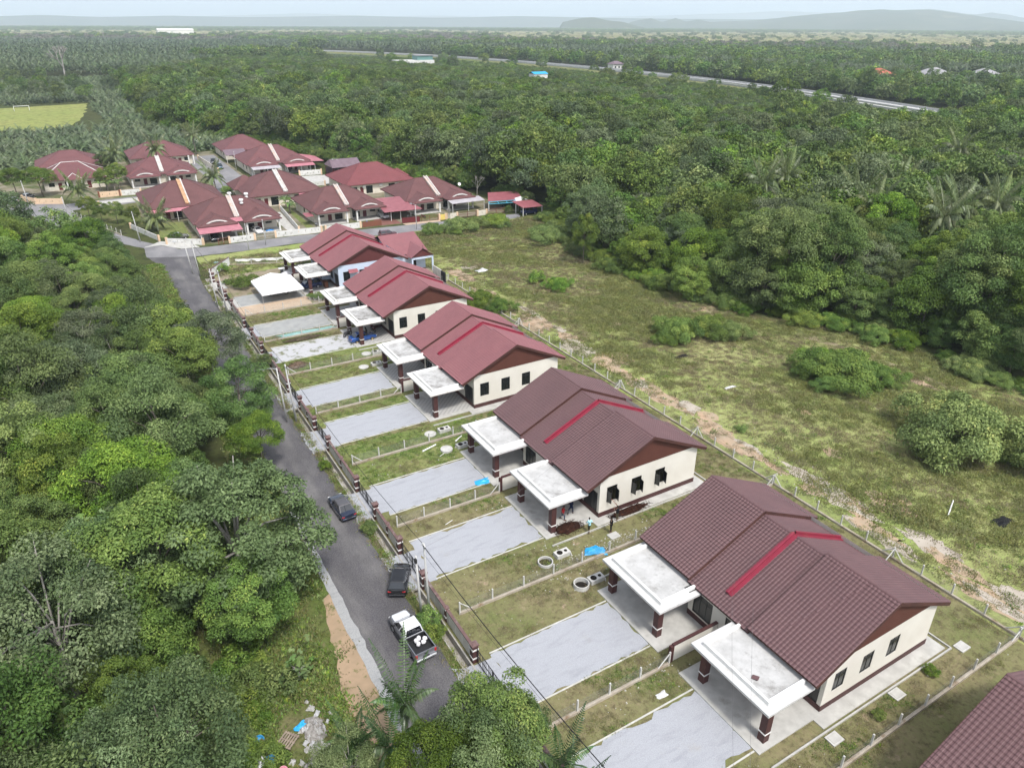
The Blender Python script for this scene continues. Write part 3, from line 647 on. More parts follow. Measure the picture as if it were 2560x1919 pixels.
for k in range(5): fence('back_fence', 'chain-link back fence facing the meadow '+bl[k], BF[k], BF[k+1], 3.0, braces=(0, 4) if k in (1, 2) else (0,))
# cloth fence and grey panel of the farthest lot
F_ = fence('cloth_fence', 'wire fence with drooping white cloth at the far brown yard', (22.8, 154.2), (37, 148.6), 4.6, kerb=True)
cl = MB(); n = 24
for k in range(n+1):
    x = 2.0+12.8*k/n; s_ = 0.25*abs(math.sin(k*.55))+.1*math.sin(k*1.7)
    cl.v += [(x, -.08+.04*math.sin(k), 1.32-s_*.35), (x, -.10+.08*math.sin(k*1.3), .95-s_)]
cl.f = [(2*k, 2*k+2, 2*k+3, 2*k+1) for k in range(n)]; cl.m = [0]*n; cl.build('cloth', flat('white_cloth', (0.76,0.76,0.74), 0.9, 0.1), F_)
Wb = thing('block_wall', 'pale block wall with dark netting at the end of the back fence', 'wall', (57.2, 123.4, 0), math.pi/2)
MB().box(0, 3.6, -.1, .1, 0, 2.1).build('wall_panel', M_BREEZE, Wb); MB().box(-1.8, -.05, -.12, .1, 0, 2.0).build('netting', flat('dark_netting', (0.03,0.03,0.035), .9, .1), Wb)

# ------------------------------------------------------------------ utility poles, lamps, wires
M_POLE = mottled('pole_concrete', (0.52,0.515,0.50), (0.44,0.435,0.42), 1.0, 0.8, 0.2); M_STEEL = flat('galvanised_steel', (0.52,0.53,0.54), 0.4, 0.5, 0.6); M_WIRE = flat('black_cable', (0.015,0.015,0.015), 0.6, 0.3); M_WIRE_L = flat('thin_cable', (0.16,0.15,0.15), 0.6, 0.3)
t = NT('lamp_glass'); t.base((0.8,0.8,0.78)); t.rough(0.2, 0.5); M_LAMP = t.m
def upole(label, x, y, h, lean=(0, 0), arm=False, r=0.13, box=False, cat='pole', bracket=True):
    P = thing('lamp_post' if cat == 'street lamp' else 'utility_pole', label, cat, (x, y, 0))
    MB().tube([(0,0,-.3),(lean[0],lean[1],h)], [r, r*.62], 8).build('shaft', M_POLE, P, smooth=True)
    if bracket and cat == 'pole':
        MB().box(lean[0]-.06, lean[0]+.06, lean[1]-.3, lean[1]+.3, h-.35, h-.25).build('bracket', M_STEEL, P)
        for s_ in (-.22, .22): MB().lathe([(0,0),(.05,0),(.06,.06),(.03,.12),(0,.12)], 8, c=(lean[0], lean[1]+s_, h-.25)).build('insulator', M_WHITE, P)
    if arm:
        a = Vector((lean[0], lean[1], h-.12)); ax, ay = arm
        MB().tube([a, a+Vector((ax*.5, ay*.5, .18)), a+Vector((ax, ay, .22))], .03, 6).build('arm', M_STEEL, P)
        e = a+Vector((ax, ay, .2)); hd = MB().tube([e-Vector((ax, ay, 0)).normalized()*.05, e+Vector((ax, ay, 0)).normalized()*.28, e+Vector((ax, ay, 0)).normalized()*.6], [.06, .12, .07], 8).build('lamp_head', M_STEEL, P)
        MB().box(e.x+ax*.15-.1, e.x+ax*.15+.1, e.y+ay*.15-.1, e.y+ay*.15+.1, e.z-.14, e.z-.10).build('lamp_lens', M_LAMP, hd)
    if box: MB().box(-.3, -.12, -.12, .12, h-.55, h-.15).build('meter_box', M_BLACK, P)
    return P
upole('concrete utility pole by the leafy shrub beside the silver pickup', 17.75, 43.4, 7.4, (-.1, .15)); upole('shorter concrete pole with a black box beside the black hatchback', 17.05, 43.5, 6.3, (-.1, .2), box=True, bracket=False)
upole('concrete pole carrying a street lamp arm over the road by the green lawn wall', 16.15, 82.5, 7.4, (-.25, .3), arm=(-1.3, .2), bracket=False); upole('concrete utility pole rising next to the lamp arm pole', 17.15, 81.9, 7.9, (-.3, .4))
upole('pale concrete pole by the tent yard wall, closest to the road', 16.6, 129.6, 6.9, (-.2, .3), bracket=False); upole('concrete utility pole by the tent yard wall beside the drain', 17.45, 125.8, 7.6, (-.3, .4))
upole('leaning concrete pole with lamp arm at the road junction', 16.0, 151.6, 6.6, (-.5, .6), arm=(-1.4, .1), bracket=False); upole('concrete utility pole at the road junction beside the corner wall', 16.95, 149.3, 7.2, (-.4, .5))
upole('thin concrete pole beside the tall shrubs where the estate road bends', 9.6, 182.3, 6.9, (-.4, .4)); upole('short pole standing on the kerb by the coconut palm fence', -3.8, 217.8, 5.0, (-.2, .2)); upole('concrete pole beside the peach wall and the round mango tree', -12.5, 238.2, 6.4, (-.3, .2))
upole('grey street lamp on the cross street across from the maroon gate', 69.0, 162.0, 5.9, (0, .1), arm=(-.5, .9), cat='street lamp', r=.1); upole('grey pole on the cross street in front of the white sedan carport', 33.7, 165.6, 5.8, (0, .1), r=.1); upole('thin dark pole in the dry weeds before the pink awning', 29.4, 163.0, 6.0, (0, .1), r=.08, bracket=False)
upole('white street lamp beside the purple roofed shed', 75.1, 239.0, 5.0, (0, 0), arm=(-1.3, 0), cat='street lamp', r=.08); upole('slim pole beside the lane of the parked black car', 47.4, 262, 6.5, (0, 0), r=.09)
def wire(label, a, b, sag, r=0.018, mat=None):
    a, b = Vector(a), Vector(b); pts = [a.lerp(b, k/16)-Vector((0, 0, 4*sag*(k/16)*(1-k/16))) for k in range(17)]
    o = MB().tube(pts, r, 5).build('overhead_wire', mat or M_WIRE); tag(o, label, 'wire', 'overhead wires'); return o
wire('thick black overhead cable sagging from the pickup pole over the driveways', (17.6, 43.5, 7.2), (19.0, 12.0, 7.6), 0.9, 0.035); wire('thin overhead cable strung below the thick one over the driveways', (17.6, 43.5, 6.3), (19.3, 12.0, 6.6), 0.7, 0.01)
wire('overhead cable from the pickup pole back along the row walls', (17.7, 43.6, 7.15), (16.9, 82.2, 7.7), 1.0, 0.022); wire('overhead cable running on to the tent yard pole', (16.9, 82.3, 7.7), (17.2, 126.1, 7.4), 1.1, 0.02); wire('overhead cable from the tent yard pole to the junction', (17.2, 126.2, 7.4), (16.6, 149.8, 7.0), .6, 0.02)
wire('service wire crossing above the nearest porch roof', (38.0, 29.2, 4.6), (21.5, 13.5, 7.2), .5, 0.008, M_WIRE_L); wire('second service wire crossing above the nearest porch roof', (38.0, 27.0, 4.6), (22.6, 13.5, 7.2), .5, 0.008, M_WIRE_L)
wire('overhead cable from the junction to the estate road pole', (16.6, 149.8, 7.0), (9.2, 182.7, 6.7), .9, 0.018, M_WIRE_L); wire('overhead cable along the estate road past the coconut palm', (9.2, 182.7, 6.7), (-12.8, 238.4, 6.2), 1.3, 0.018, M_WIRE_L)
wire('stay wire from the utility pole top to the far corner wall', (16.6, 149.8, 6.6), (20.2, 146.9, .3), 0, 0.015, M_WIRE_L); wire('service wire from the pickup pole to the open window house', (17.6, 43.5, 7.0), (36.2, 52.0, 4.3), .6, 0.008, M_WIRE_L)

# ------------------------------------------------------------------ concrete pits, slabs, pipes, tarps, piles
def ring_me(r, h, lid):
    m_ = MB(); m_.lathe([(r, -.2), (r, h), (r-.09, h), (r-.09, -.3)], 28)
    if lid: m_.lathe([(r-.09, h-.04), (r-.2, h-.03), (.001, h-.02)], 28)
    return m_
M_PIT = mottled('cast_concrete', (0.56,0.55,0.52), (0.46,0.45,0.425), 2, 0.85, 0.2); M_HOLE = flat('dark_hole', (0.02,0.017,0.014), .9, .1)
def pit(x, y, label, lid, h=.3, r=.72):
    P = thing('concrete_ring', label, 'concrete ring', (x, y, 0), 0, 'septic rings and boxes in the yards'); ring_me(r, h, lid).build('ring', M_PIT, P, smooth=False)
    if not lid: MB().lathe([(r-.1, .02), (.001, .02)], 24).build('floor', M_HOLE, P)
def chamber(x, y, label, rz=0):
    P = thing('inspection_box', label, 'concrete box', (x, y, 0), rz, 'septic rings and boxes in the yards'); MB().box(-.75, .75, -.4, .4, 0, .42).build('box', M_PIT, P)
    for cx, r in ((-.28, .26), (.38, .13)): MB().lathe([(r+.03, .421), (r+.03, .45), (r, .45), (r, .43), (.001, .428)], 20, c=(cx, 0, 0)).build('manhole', [M_HOLE], P)
    MB().tube([(.68, -.45, .35), (.74, -.5, 0)], .04, 8).build('pipe', M_WHITE, P)
pit(29.7, 43.7, 'open concrete septic ring with dark inside near the crumpled blue tarp', False); pit(30.8, 39.5, 'open concrete septic ring across the fence from the crumpled blue tarp', False, .45)
pit(30.4, 70.6, 'weathered round concrete cover flush in the lawn edge', True, .12); pit(30.5, 66.3, 'round concrete ring choked with grass beside the pipe offcuts', True, .25); pit(30.1, 93.0, 'round concrete cover in the bright lawn', True, .12); pit(32.1, 97.3, 'round concrete cover heaped with scraps by the blue sedan', True, .12)
chamber(31.7, 43.9, 'pale concrete box with two round holes near the crumpled blue tarp'); chamber(32.4, 39.5, 'pale concrete box with two holes across the fence from the tarp'); chamber(32.2, 70.5, 'pale concrete box at the lawn corner under the red roof'); chamber(32.5, 66.1, 'pale concrete box with two holes beside white pipe offcuts'); chamber(32.0, 92.9, 'whitish concrete box and pipe in the bright lawn'); chamber(33.6, 96.7, 'whitish concrete box beside the blue sedan porch')
for x, y, d in ((53.3, 18.2, 'behind the nearest house by the back fence'), (44.5, 18.0, 'in the side yard mid-way along the nearest house'), (37.2, 17.9, 'in the side yard by the nearest porch corner'), (37.7, 43.7, 'beside the person in black')):
    P = thing('manhole_slab', 'square concrete manhole slab '+d, 'slab', (x, y, 0), 0, 'square manhole slabs'); MB().box(-.55, .55, -.42, .42, 0, .12).build('slab', M_PIT, P); MB().box(-.42, .42, -.3, .3, .121, .14).build('cover', M_CONC, P)
t = NT('blue_tarpaulin'); t.base((0.03,0.38,0.74)); t.rough(0.4, 0.5); M_TARP = t.m
def crumple(name, label, x, y, sx, sy, h, mat, seed, cat='tarp', n=14, rz=0.0):
    r_ = np.random.RandomState(seed); m_ = MB(); gx = r_.rand(5, 4)
    for i in range(n+1):
        for j in range(n+1):
            u, w = i/n-.5, j/n-.5
            z = sum(abs(math.sin(u*a*9+w*b*11+c*6)) for a, b, c, _ in gx)/5*h*(1.15-max(abs(u), abs(w))*2.0)+.02
            e = 1+.10*math.sin(3*math.atan2(w, u)+seed)+.06*math.sin(5*math.atan2(w, u)+2*seed)
            m_.v.append((u*sx*e, w*sy*e, max(.02, z)))
    m_.f = [(i*(n+1)+j, (i+1)*(n+1)+j, (i+1)*(n+1)+j+1, i*(n+1)+j+1) for i in range(n) for j in range(n)]; m_.m = [0]*len(m_.f)
    o = m_.build(name, mat, None, loc=(x, y, 0.0), rot=rz); md = o.modifiers.new('thickness', 'SOLIDIFY'); md.thickness = .012; return tag(o, label, cat)
crumple('tarpaulin', 'crumpled bright blue tarp caught against a fence post', 34.7, 42.7, 2.0, 1.1, .9, M_TARP, 3, rz=-.5); crumple('tarpaulin', 'flat bright blue tarp lying on the gravel by a porch', 31.2, 58.4, 2.0, 1.1, .22, M_TARP, 5)
crumple('plastic_sheet', 'long pale green plastic sheet lying along the lot fence', 26.8, 110.3, 9.0, 1.3, .45, flat('pale_green_plastic', (0.22,0.40,0.38), .35, .5), 8, 'sheet', 22)
M_MULCH = mottled('dark_red_mulch', (0.040,0.016,0.010), (0.024,0.011,0.008), 3, 0.95, 0.1, c3=(0.09,0.04,0.022), s3=4)
def heap(name, label, x, y, rx, ry, h, mat, seed, cat, nst=200, ln=.5):
    r_ = random.Random(seed); P = thing(name, label, cat, (x, y, .1)); m_ = MB(); n = 16
    for i in range(6):
        f = i/5
        for j in range(n):
            a = 2*math.pi*j/n; k = (1-f*.98)*r_.uniform(.85, 1.12); m_.v.append((rx*k*math.cos(a), ry*k*math.sin(a), h*(f**.7)*r_.uniform(.85, 1.1)))
    m_.f = [(i*n+j, i*n+(j+1)%n, (i+1)*n+(j+1)%n, (i+1)*n+j) for i in range(5) for j in range(n)]; m_.m = [0]*len(m_.f); m_.build('mound', mat, P)
    s_ = MB()
    for k in range(nst):
        a = r_.uniform(0, 6.28); q = math.sqrt(r_.random())*1.2; px_, py_ = rx*q*math.cos(a), ry*q*math.sin(a); pz = max(0, h*(1-q))*.9+.03; b = r_.uniform(0, 6.28); l_ = ln*r_.uniform(.3, 1)
        s_.tube([(px_, py_, pz), (px_+l_*math.cos(b), py_+l_*math.sin(b), max(0.0, pz+r_.uniform(-.1, .12)))], .018, 3, caps=False)
    tag(s_.build('twigs', mat, P), kind='stuff'); return P
heap('mulch_pile', 'dark red-brown heap of stripped wood by the porch column', 34.5, 46.9, 1.5, .8, .42, M_MULCH, 1, 'pile'); heap('mulch_pile', 'dark brown debris spread on the apron under the open windows', 41.6, 46.1, 2.3, .55, .18, M_MULCH, 2, 'pile')
heap('brush_pile', 'heap of dry brown branches on the weedy gravel drive', 21.8, 98.2, 1.3, .9, .6, mottled('dry_brush', (0.16,0.11,0.08), (0.10,0.07,0.05), 3, .95, .1), 3, 'pile', 220, .9); heap('brush_pile', 'low dark strip of cut vegetation beside the green plastic sheet', 25.5, 107.9, 3.0, .7, .35, mottled('cut_brush', (0.10,0.08,0.05), (0.06,0.05,0.035), 3, .95, .1), 4, 'pile', 240, .7)
def pipe(label, a, b, r=.06):
    tag(MB().tube([a, b], r, 8).build('plastic_pipe', M_WHITE), label, 'pipe', 'white pipe offcuts')
pipe('long white pipe offcut lying in the bare yard', (27.9, 67.4, .08), (29.9, 68.0, .08), .09); pipe('short white pipe offcut by the concrete box', (32.3, 67.6, .07), (33.5, 68.3, .07)); pipe('white pipe offcut lying across the previous short one', (32.2, 67.3, .15), (33.0, 67.9, .17), .05); pipe('thin pale pipe lying on the bare yard near the grass choked ring', (29.2, 65.4, .05), (30.3, 66.0, .05), .03)
pipe('thin white rod lying in the yard beside the second gravel drive', (24.2, 53.6, .05), (25.1, 53.9, .05), .035); pipe('long pale pipe lying in the meadow grass beyond the back fence', (69.4, 29.0, .1), (72.3, 30.2, .1), .07)
# small rubble: nobody could count it
r_ = random.Random(5); m_ = MB()
def chip(x, y, s, m=0):
    a = [r_.uniform(.5, 1.3)*s for _ in range(3)]; z = r_.uniform(0, .04); b = r_.uniform(0, 3.1); c_, d_ = math.cos(b), math.sin(b)
    vs = [(-a[0],-a[1],0),(a[0],-a[1]*.6,0),(a[0]*.7,a[1],0),(-a[0]*.8,a[1]*.9,0),(-a[0]*.6,-a[1]*.5,a[2]),(a[0]*.6,-a[1]*.4,a[2]*.9),(a[0]*.4,a[1]*.6,a[2]),(-a[0]*.5,a[1]*.5,a[2]*.8)]
    m_.add([(x+p*c_-q*d_, y+p*d_+q*c_, z+w) for p, q, w in vs], [(4,5,6,7),(0,1,5,4),(1,2,6,5),(2,3,7,6),(3,0,4,7)], m)
for k in range(900):
    y = r_.uniform(15.5, 72); x = r_.uniform(19.5, 37)
    if r_.random() < .25: x = r_.uniform(33, 57)
    c = min(HC, key=lambda q: abs(q-y)); dy = y-c
    if (-8.9 < dy < -2.9 or 2.1 < dy < 7.9) and x < 31.7: continue
    if abs(dy) < 10.6 and x > 31.5: continue
    chip(x, y, r_.choice((.02, .025, .03, .035, .045, .07)), 0 if r_.random() < .8 else 1)
for k in range(260): chip(r_.gauss(36.5, 3.2), r_.gauss(42.9, .5), r_.uniform(.025, .07), 0)
for k in range(500): chip(59.4+abs(r_.gauss(0, 3.5)), r_.uniform(16, 125), r_.uniform(.03, .09), 0 if r_.random() < .7 else 1)
for k in range(90): chip(r_.gauss(31, 1.2), r_.choice((45.6, 53.6, 41, 28))+r_.gauss(0, .8), r_.uniform(.03, .07), 0)
tag(m_.build('rubble', [flat('plaster_chips', (0.50,0.48,0.43), .9, .2), flat('stone_chips', (0.34,0.30,0.25), .9, .2)]), 'scattered pale plaster chips and stones over the yards and fence line', 'rubble', kind='stuff')
# ------------------------------------------------------------------ older estate of hipped bungalows
rng = random.Random(21)
def shingle(name, c1, c2, worn):
    t = NT(name); v = t.coord('Object'); w = t.n('TexWave'); w.bands_direction = 'Z'; w.wave_profile = 'SAW'; w.inputs['Scale'].default_value = 2.2; w.inputs['Distortion'].default_value = 0.2; t.l(v, w.inputs['Vector'])
    c = t.mix(t.ramp(t.noise(v, 0.35, 5, 0.65), [(0.35, 0.0), (0.65, 1.0)]), c1, c2); c = t.mix(t.ramp(t.noise(v, 5, 4, 0.7), [(0.45, 0.0), (0.75, 0.6)]), c, worn)
    c = t.mix(t.math('MULTIPLY', t.ramp(w.outputs['Fac'], [(0.0, 1.0), (0.25, 0.0)]), 0.5), c, tuple(x*.5 for x in c1)); t.base(c); t.rough(0.8, 0.25); t.bump(w.outputs['Fac'], 0.5, 0.05); return t.m
M_SH = shingle('weathered_maroon_shingle', (0.145,0.064,0.064), (0.115,0.052,0.052), (0.18,0.11,0.105)); M_SH2 = shingle('bright_maroon_shingle', (0.195,0.060,0.066), (0.165,0.052,0.057), (0.22,0.095,0.095)); M_SH3 = shingle('dusty_maroon_shingle', (0.165,0.068,0.070), (0.135,0.056,0.060), (0.20,0.12,0.12))
M_EWALL = mottled('estate_cream', (0.70,0.65,0.55), (0.62,0.57,0.48), 0.5, 0.85, 0.2, c3=(0.42,0.38,0.32), s3=0.5, lo3=0.6, hi3=0.8); M_EWHITE = mottled('estate_white', (0.70,0.69,0.66), (0.60,0.59,0.56), 0.7, 0.85, 0.2, c3=(0.30,0.28,0.25), s3=0.9, lo3=0.56, hi3=0.78)
M_PEACH = mottled('peach_render', (0.72,0.53,0.36), (0.66,0.48,0.33), 0.8, 0.85, 0.2, c3=(0.42,0.32,0.24), s3=0.8, lo3=0.62, hi3=0.8); M_YELLOW = flat('yellow_paint', (0.72,0.55,0.16), .8, .2); M_MAROON = flat('maroon_gate', (0.12,0.018,0.022), .5, .4); M_RUSTBROWN = flat('brown_gate', (0.20,0.075,0.045), .6, .3)
def sheetmetal(name, c):
    t = NT(name); v = t.coord('Object'); w = t.n('TexWave'); w.bands_direction = 'X'; w.inputs['Scale'].default_value = 1.6; t.l(v, w.inputs['Vector'])
    cc = t.mix(t.ramp(t.noise(v, .8, 4), [(0.4, 0.0), (0.7, 0.6)]), c, tuple(min(1, x*1.35+.03) for x in c)); cc = t.mix(t.math('MULTIPLY', w.outputs['Fac'], .2), cc, tuple(x*.6 for x in c)); t.base(cc); t.rough(.5, .4); t.bump(w.outputs['Fac'], .4, .03); return t.m
M_PINK = sheetmetal('pink_awning_sheet', (0.42,0.16,0.19)); M_REDSHEET = sheetmetal('red_carport_sheet', (0.27,0.085,0.098)); M_GREYSHEET = sheetmetal('grey_awning_sheet', (0.40,0.37,0.39)); M_PURPLE = sheetmetal('purple_roof_sheet', (0.16,0.11,0.13)); M_CYAN = flat('cyan_steel', (0.06,0.36,0.50), .5, .4); M_GREYROOF = sheetmetal('zinc_roof', (0.30,0.29,0.30))
M_ORANGE = mottled('orange_party_strip', (0.50,0.31,0.18), (0.42,0.25,0.15), 1, .8, .2); M_STRIP = mottled('stained_party_strip', (0.52,0.46,0.42), (0.42,0.36,0.33), 1, .8, .2, c3=(0.50,0.27,0.16), s3=.6)
M_STRIPW = mottled('pale_party_strip', (0.56,0.53,0.50), (0.46,0.43,0.40), 1, .8, .2, c3=(0.36,0.31,0.28), s3=.8)
def hip(mb, x0, x1, y0, y1, ze, zr, hx=None, m=0, th=0.18):
    """hipped roof with thickness, ridge along X"""
    yc = (y0+y1)/2; hx = (y1-y0)/2 if hx is None else hx; a, b = min(x0+hx, (x0+x1)/2-.2), max(x1-hx, (x0+x1)/2+.2)
    mb.add([(x0,y0,ze),(x1,y0,ze),(x1,y1,ze),(x0,y1,ze),(a,yc,zr),(b,yc,zr),(x0,y0,ze-th),(x1,y0,ze-th),(x1,y1,ze-th),(x0,y1,ze-th)],
           [(0,1,5,4),(2,3,4,5),(1,2,5),(3,0,4),(6,7,1,0),(7,8,2,1),(8,9,3,2),(9,6,0,3),(9,8,7,6)], m)
    return (a, yc, zr), (b, yc, zr)
def ridge_tubes(parent, segs, mat, r=.1):
    for a, b in segs: MB().tube([a, b], r, 6).build('ridge_cap', mat, parent)
def awning(parent, x0, x1, yb, yf, zb, zf, mat, posts=True):
    A = MB().add([(x0,yf,zf),(x1,yf,zf),(x1,yb,zb),(x0,yb,zb),(x0,yf,zf-.06),(x1,yf,zf-.06),(x1,yb,zb-.06),(x0,yb,zb-.06)], [(0,1,2,3),(7,6,5,4),(0,4,5,1),(1,5,6,2),(3,7,4,0),(2,6,7,3)]).build('awning', mat, parent)
    if posts:
        for x in (x0+.2, (x0+x1)/2, x1-.2): MB().box(x-.05, x+.05, yf+.1, yf+.2, 0, zf-.06).build('awning_post', M_EWHITE, parent)
def bungalow(label, x0, x1, y0, y1, zr=7.0, ze=3.1, wings=True, strip=None, roof=None, hx=None, wall=None, back=False, ridge=None, wing_d=3.4):
    roof = roof or M_SH; wall = wall or M_EWALL
    cx = (x0+x1)/2; H = thing('bungalow', label, 'house', (cx, y0, 0), 0, 'hipped bungalows of the older estate'); w = x1-x0; d = y1-y0; X0, X1 = -w/2, w/2
    yb = wing_d if wings else 0.0
    rf = MB(); A, B = hip(rf, X0, X1, yb, d, ze, zr, hx); R = rf.build('roof', roof, H)
    ridge_tubes(R, [(A, B), ((X0, yb, ze), A), ((X1, yb, ze), B), ((X0, d, ze), A), ((X1, d, ze), B)], ridge or roof)
    sl = (zr-ze)/((d-yb)/2)
    W = MB(); iw = .9
    win_l = [(1.2, 2.7, 1.2, 2.3), (3.6, 4.6, .1, 2.2), (5.4, 7.4, .2, 2.4), (w-2*iw-7.4, w-2*iw-5.4, .2, 2.4), (w-2*iw-4.6, w-2*iw-3.6, .1, 2.2), (w-2*iw-2.7, w-2*iw-1.2, 1.2, 2.3)]
    wall_panel(W, (X0+iw, yb+iw, 0), (1,0,0), (0,-1,0), w-2*iw, 0, ze-.1, win_l)
    side = [(2.5, 3.8, 1.1, 2.2), (7.5, 8.8, 1.1, 2.2)]
    wall_panel(W, (X0+iw, yb+iw, 0), (0,1,0), (-1,0,0), d-yb-2*iw, 0, ze-.1, side); wall_panel(W, (X1-iw, yb+iw, 0), (0,1,0), (1,0,0), d-yb-2*iw, 0, ze-.1, side)
    wall_panel(W, (X0+iw, d-iw, 0), (1,0,0), (0,1,0), w-2*iw, 0, ze-.1, []); W.build('wall', wall, H)
    for k, (a, b, c_, e) in enumerate(win_l):
        if e-c_ < 1.3: window(H, (X0+iw+a, yb+iw, c_), 0, b-a, e-c_, 1)
        elif b-a < 1.2: MB().box(a, b, 0, .06, c_, e).build('door', M_MAROON, H, loc=(X0+iw, yb+iw+.03, 0))
        else: window(H, (X0+iw+a, yb+iw, c_), 0, b-a, e-c_, 3)
    for a, b, c_, e in side:
        window(H, (X0+iw, yb+iw+b, c_), -math.pi/2, b-a, e-c_, 1); window(H, (X1-iw, yb+iw+a, c_), math.pi/2, b-a, e-c_, 1)
    if wings:
        ww = w*.44
        for s_ in (-1, 1):
            xa, xb = (X0+.5, X0+.5+ww) if s_ < 0 else (X1-.5-ww, X1-.5); xm = (xa+xb)/2; hz = ze+ww/2*sl*.82; yk = yb+(hz-ze)/sl
            q = MB(); fy = ww/2*.72
            q.add([(xa,0,ze),(xb,0,ze),(xm,fy,hz),(xm,yk,hz),(xa,yb+.02,ze),(xb,yb+.02,ze),(xa,0,ze-.18),(xb,0,ze-.18),(xa,yb,ze-.18),(xb,yb,ze-.18)],
                  [(0,1,2),(1,5,3,2),(4,0,2,3),(6,7,1,0),(7,9,5,1),(8,6,0,4),(8,9,7,6)])
            wr = q.build('porch_roof', roof, H); ridge_tubes(wr, [((xm,fy,hz),(xm,yk,hz)), ((xa,0,ze),(xm,fy,hz)), ((xb,0,ze),(xm,fy,hz))], roof, .08)
            # eyebrow arch of white plaster standing on the front slope, roofed behind
            fs = (hz-ze)/fy; ya = .95; zb_ = ze+fs*ya; hw = ww*.27; n = 14; arc = MB(); dr = MB()
            out = [(xm+hw*(2*k/n-1), zb_-.05+.62*max(0, math.cos(math.pi/2*(2*k/n-1)))**.8) for k in range(n+1)]; inn = [(xm+hw*.72*(2*k/n-1), zb_-.05+.30*max(0, math.cos(math.pi/2*(2*k/n-1)))**.6) for k in range(n+1)]
            vs = [(x, ya-.12, z) for x, z in out]+[(x, ya-.12, z) for x, z in inn]+[(x, ya+.12, z) for x, z in out]+[(x, ya+.12, z) for x, z in inn]; m1 = n+1
            arc.add(vs, [f for k in range(n) for f in ((k, k+1, m1+k+1, m1+k), (2*m1+k+1, 2*m1+k, 3*m1+k, 3*m1+k+1), (k, 2*m1+k, 2*m1+k+1, k+1), (m1+k, m1+k+1, 3*m1+k+1, 3*m1+k))]); arc.build('eyebrow_vent', M_EWHITE, wr)
            dr.add([(x, ya, z+.01) for x, z in out]+[(x, min(yk, (z+.0-ze)/fs+.15), z+.02) for x, z in out], [(k, k+1, m1+k+1, m1+k) for k in range(n)]); dr.build('eyebrow_roof', roof, wr)
            MB().box(xa+.5, xb-.5, .55, .75, ze-.5, ze-.19).build('porch_beam', M_EWHITE, H)
            for x in (xa+.65, xb-.65): 
                MB().box(x-.2, x+.2, .45, .85, 0, ze-.5).build('porch_column', M_EWHITE, H)
            MB().box(xa+.4, xb-.4, .3, yb+iw, 0, .12).build('porch_floor', M_CONC, H)
    if strip:
        pts = Vector((0, (yb+d)/2-.1, zr)), Vector((0, yb+.7, ze+sl*.7))
        for s_, ww_, hh in ((-.42, .16, .5), (.0, .34, .32), (.42, .16, .5)):
            a, b = pts; N = Vector((0, -sl, 1)).normalized(); U = Vector((1,0,0)); q = [a+U*(s_-ww_/1)+N*.02, a+U*(s_+ww_)+N*.02, b+U*(s_+ww_)+N*.02, b+U*(s_-ww_)+N*.02]
            MB().add(q+[p+N*hh for p in q], [(4,5,6,7),(0,1,5,4),(1,2,6,5),(2,3,7,6),(3,0,4,7)]).build('party_strip', strip if s_ < 0.2 else M_STRIPW, R)
    return H
N2 = bungalow('front maroon bungalow with pink awning, white vent caps and banded party strip', 21.0, 41.0, 176.2, 196.5, strip=M_STRIP, hx=7)
awning(N2, -9.8, -.4, 1.0, -3.6, 2.95, 2.45, M_PINK); MB().add([(-1.6,1.6,3.1),(.9,1.6,3.1),(.9,4.2,3.5),(-1.6,4.2,3.5)], [(0,1,2,3)]).build('awning', M_PINK, N2)
for x, y, z in ((2.3, 8.4, 6.0), (4.4, 12.4, 6.5), (0.6, 13.0, 6.9)):
    MB().lathe([(.0,0),(.42,0),(.42,.25),(.3,.3),(.3,.6),(.5,.65),(.55,.95),(.4,1.1),(0,1.15)], 14, c=(x, y, z-.3)).build('vent_cap', M_WHITE, N2)
N1 = bungalow('maroon bungalow with orange party strip and a long pink back awning', 13.2, 33.4, 200.5, 223.5, 7.6, wings=False, strip=M_ORANGE, hx=8); awning(N1, -10, 3.6, .6, -2.2, 3.0, 2.6, M_PINK)
C1 = bungalow('maroon bungalow with clean white party strip and a pink side awning', 38.3, 59.3, 203, 225.5, 7.5, wings=False, strip=M_STRIPW, hx=9); awning(C1, 3.2, 9.6, .4, -1.6, 2.9, 2.5, M_PINK)
q = MB(); hip(q, -11.5, -3, 12, 22.5, 3.1, 6.0, 4.2); q.build('rear_roof', M_SH, C1)
C2 = bungalow('maroon bungalow with stained party strip beside the red carport sheet', 48.2, 67.4, 175.6, 197, strip=M_STRIP, hx=7); awning(C2, -11.2, -9.2, 5.0, 2.0, 2.6, 2.3, M_REDSHEET, False)
D2 = bungalow('maroon bungalow with orange edged strip and grey front awning by the street end', 73.2, 92.6, 174.6, 196.5, strip=M_STRIP, hx=7); awning(D2, .8, 10.6, .9, -2.6, 3.0, 2.5, M_GREYSHEET)
Cp = thing('carport', 'red sheet carport roof bridging two maroon bungalows', 'carport', (69.9, 178, 0)); MB().add([(-5.2,-6.2,2.5),(4.8,-7,2.5),(4.0,5.5,3.4),(-3.6,6.5,3.4)]+[(-5.2,-6.2,2.42),(4.8,-7,2.42),(4.0,5.5,3.32),(-3.6,6.5,3.32)], [(0,1,2,3),(7,6,5,4),(0,4,5,1),(1,5,6,2),(2,6,7,3),(3,7,4,0)]).build('roof_sheet', M_REDSHEET, Cp)
for x in (-3.2, -.6, 2.2): MB().tube([(x,-5.5,0),(x,-5.5,2.45)], .09, 8).build('post', M_EWHITE, Cp)
D1 = bungalow('bungalow with bright maroon hip roof and wall-hung air conditioners', 66.2, 87.8, 205.0, 224.5, 7.4, wings=False, roof=M_SH2, hx=8)
for x in (-5.6, -.4, 4.6): MB().box(x, x+.9, .55, .86, 2.0, 2.6).build('air_conditioner', M_EWHITE, D1)
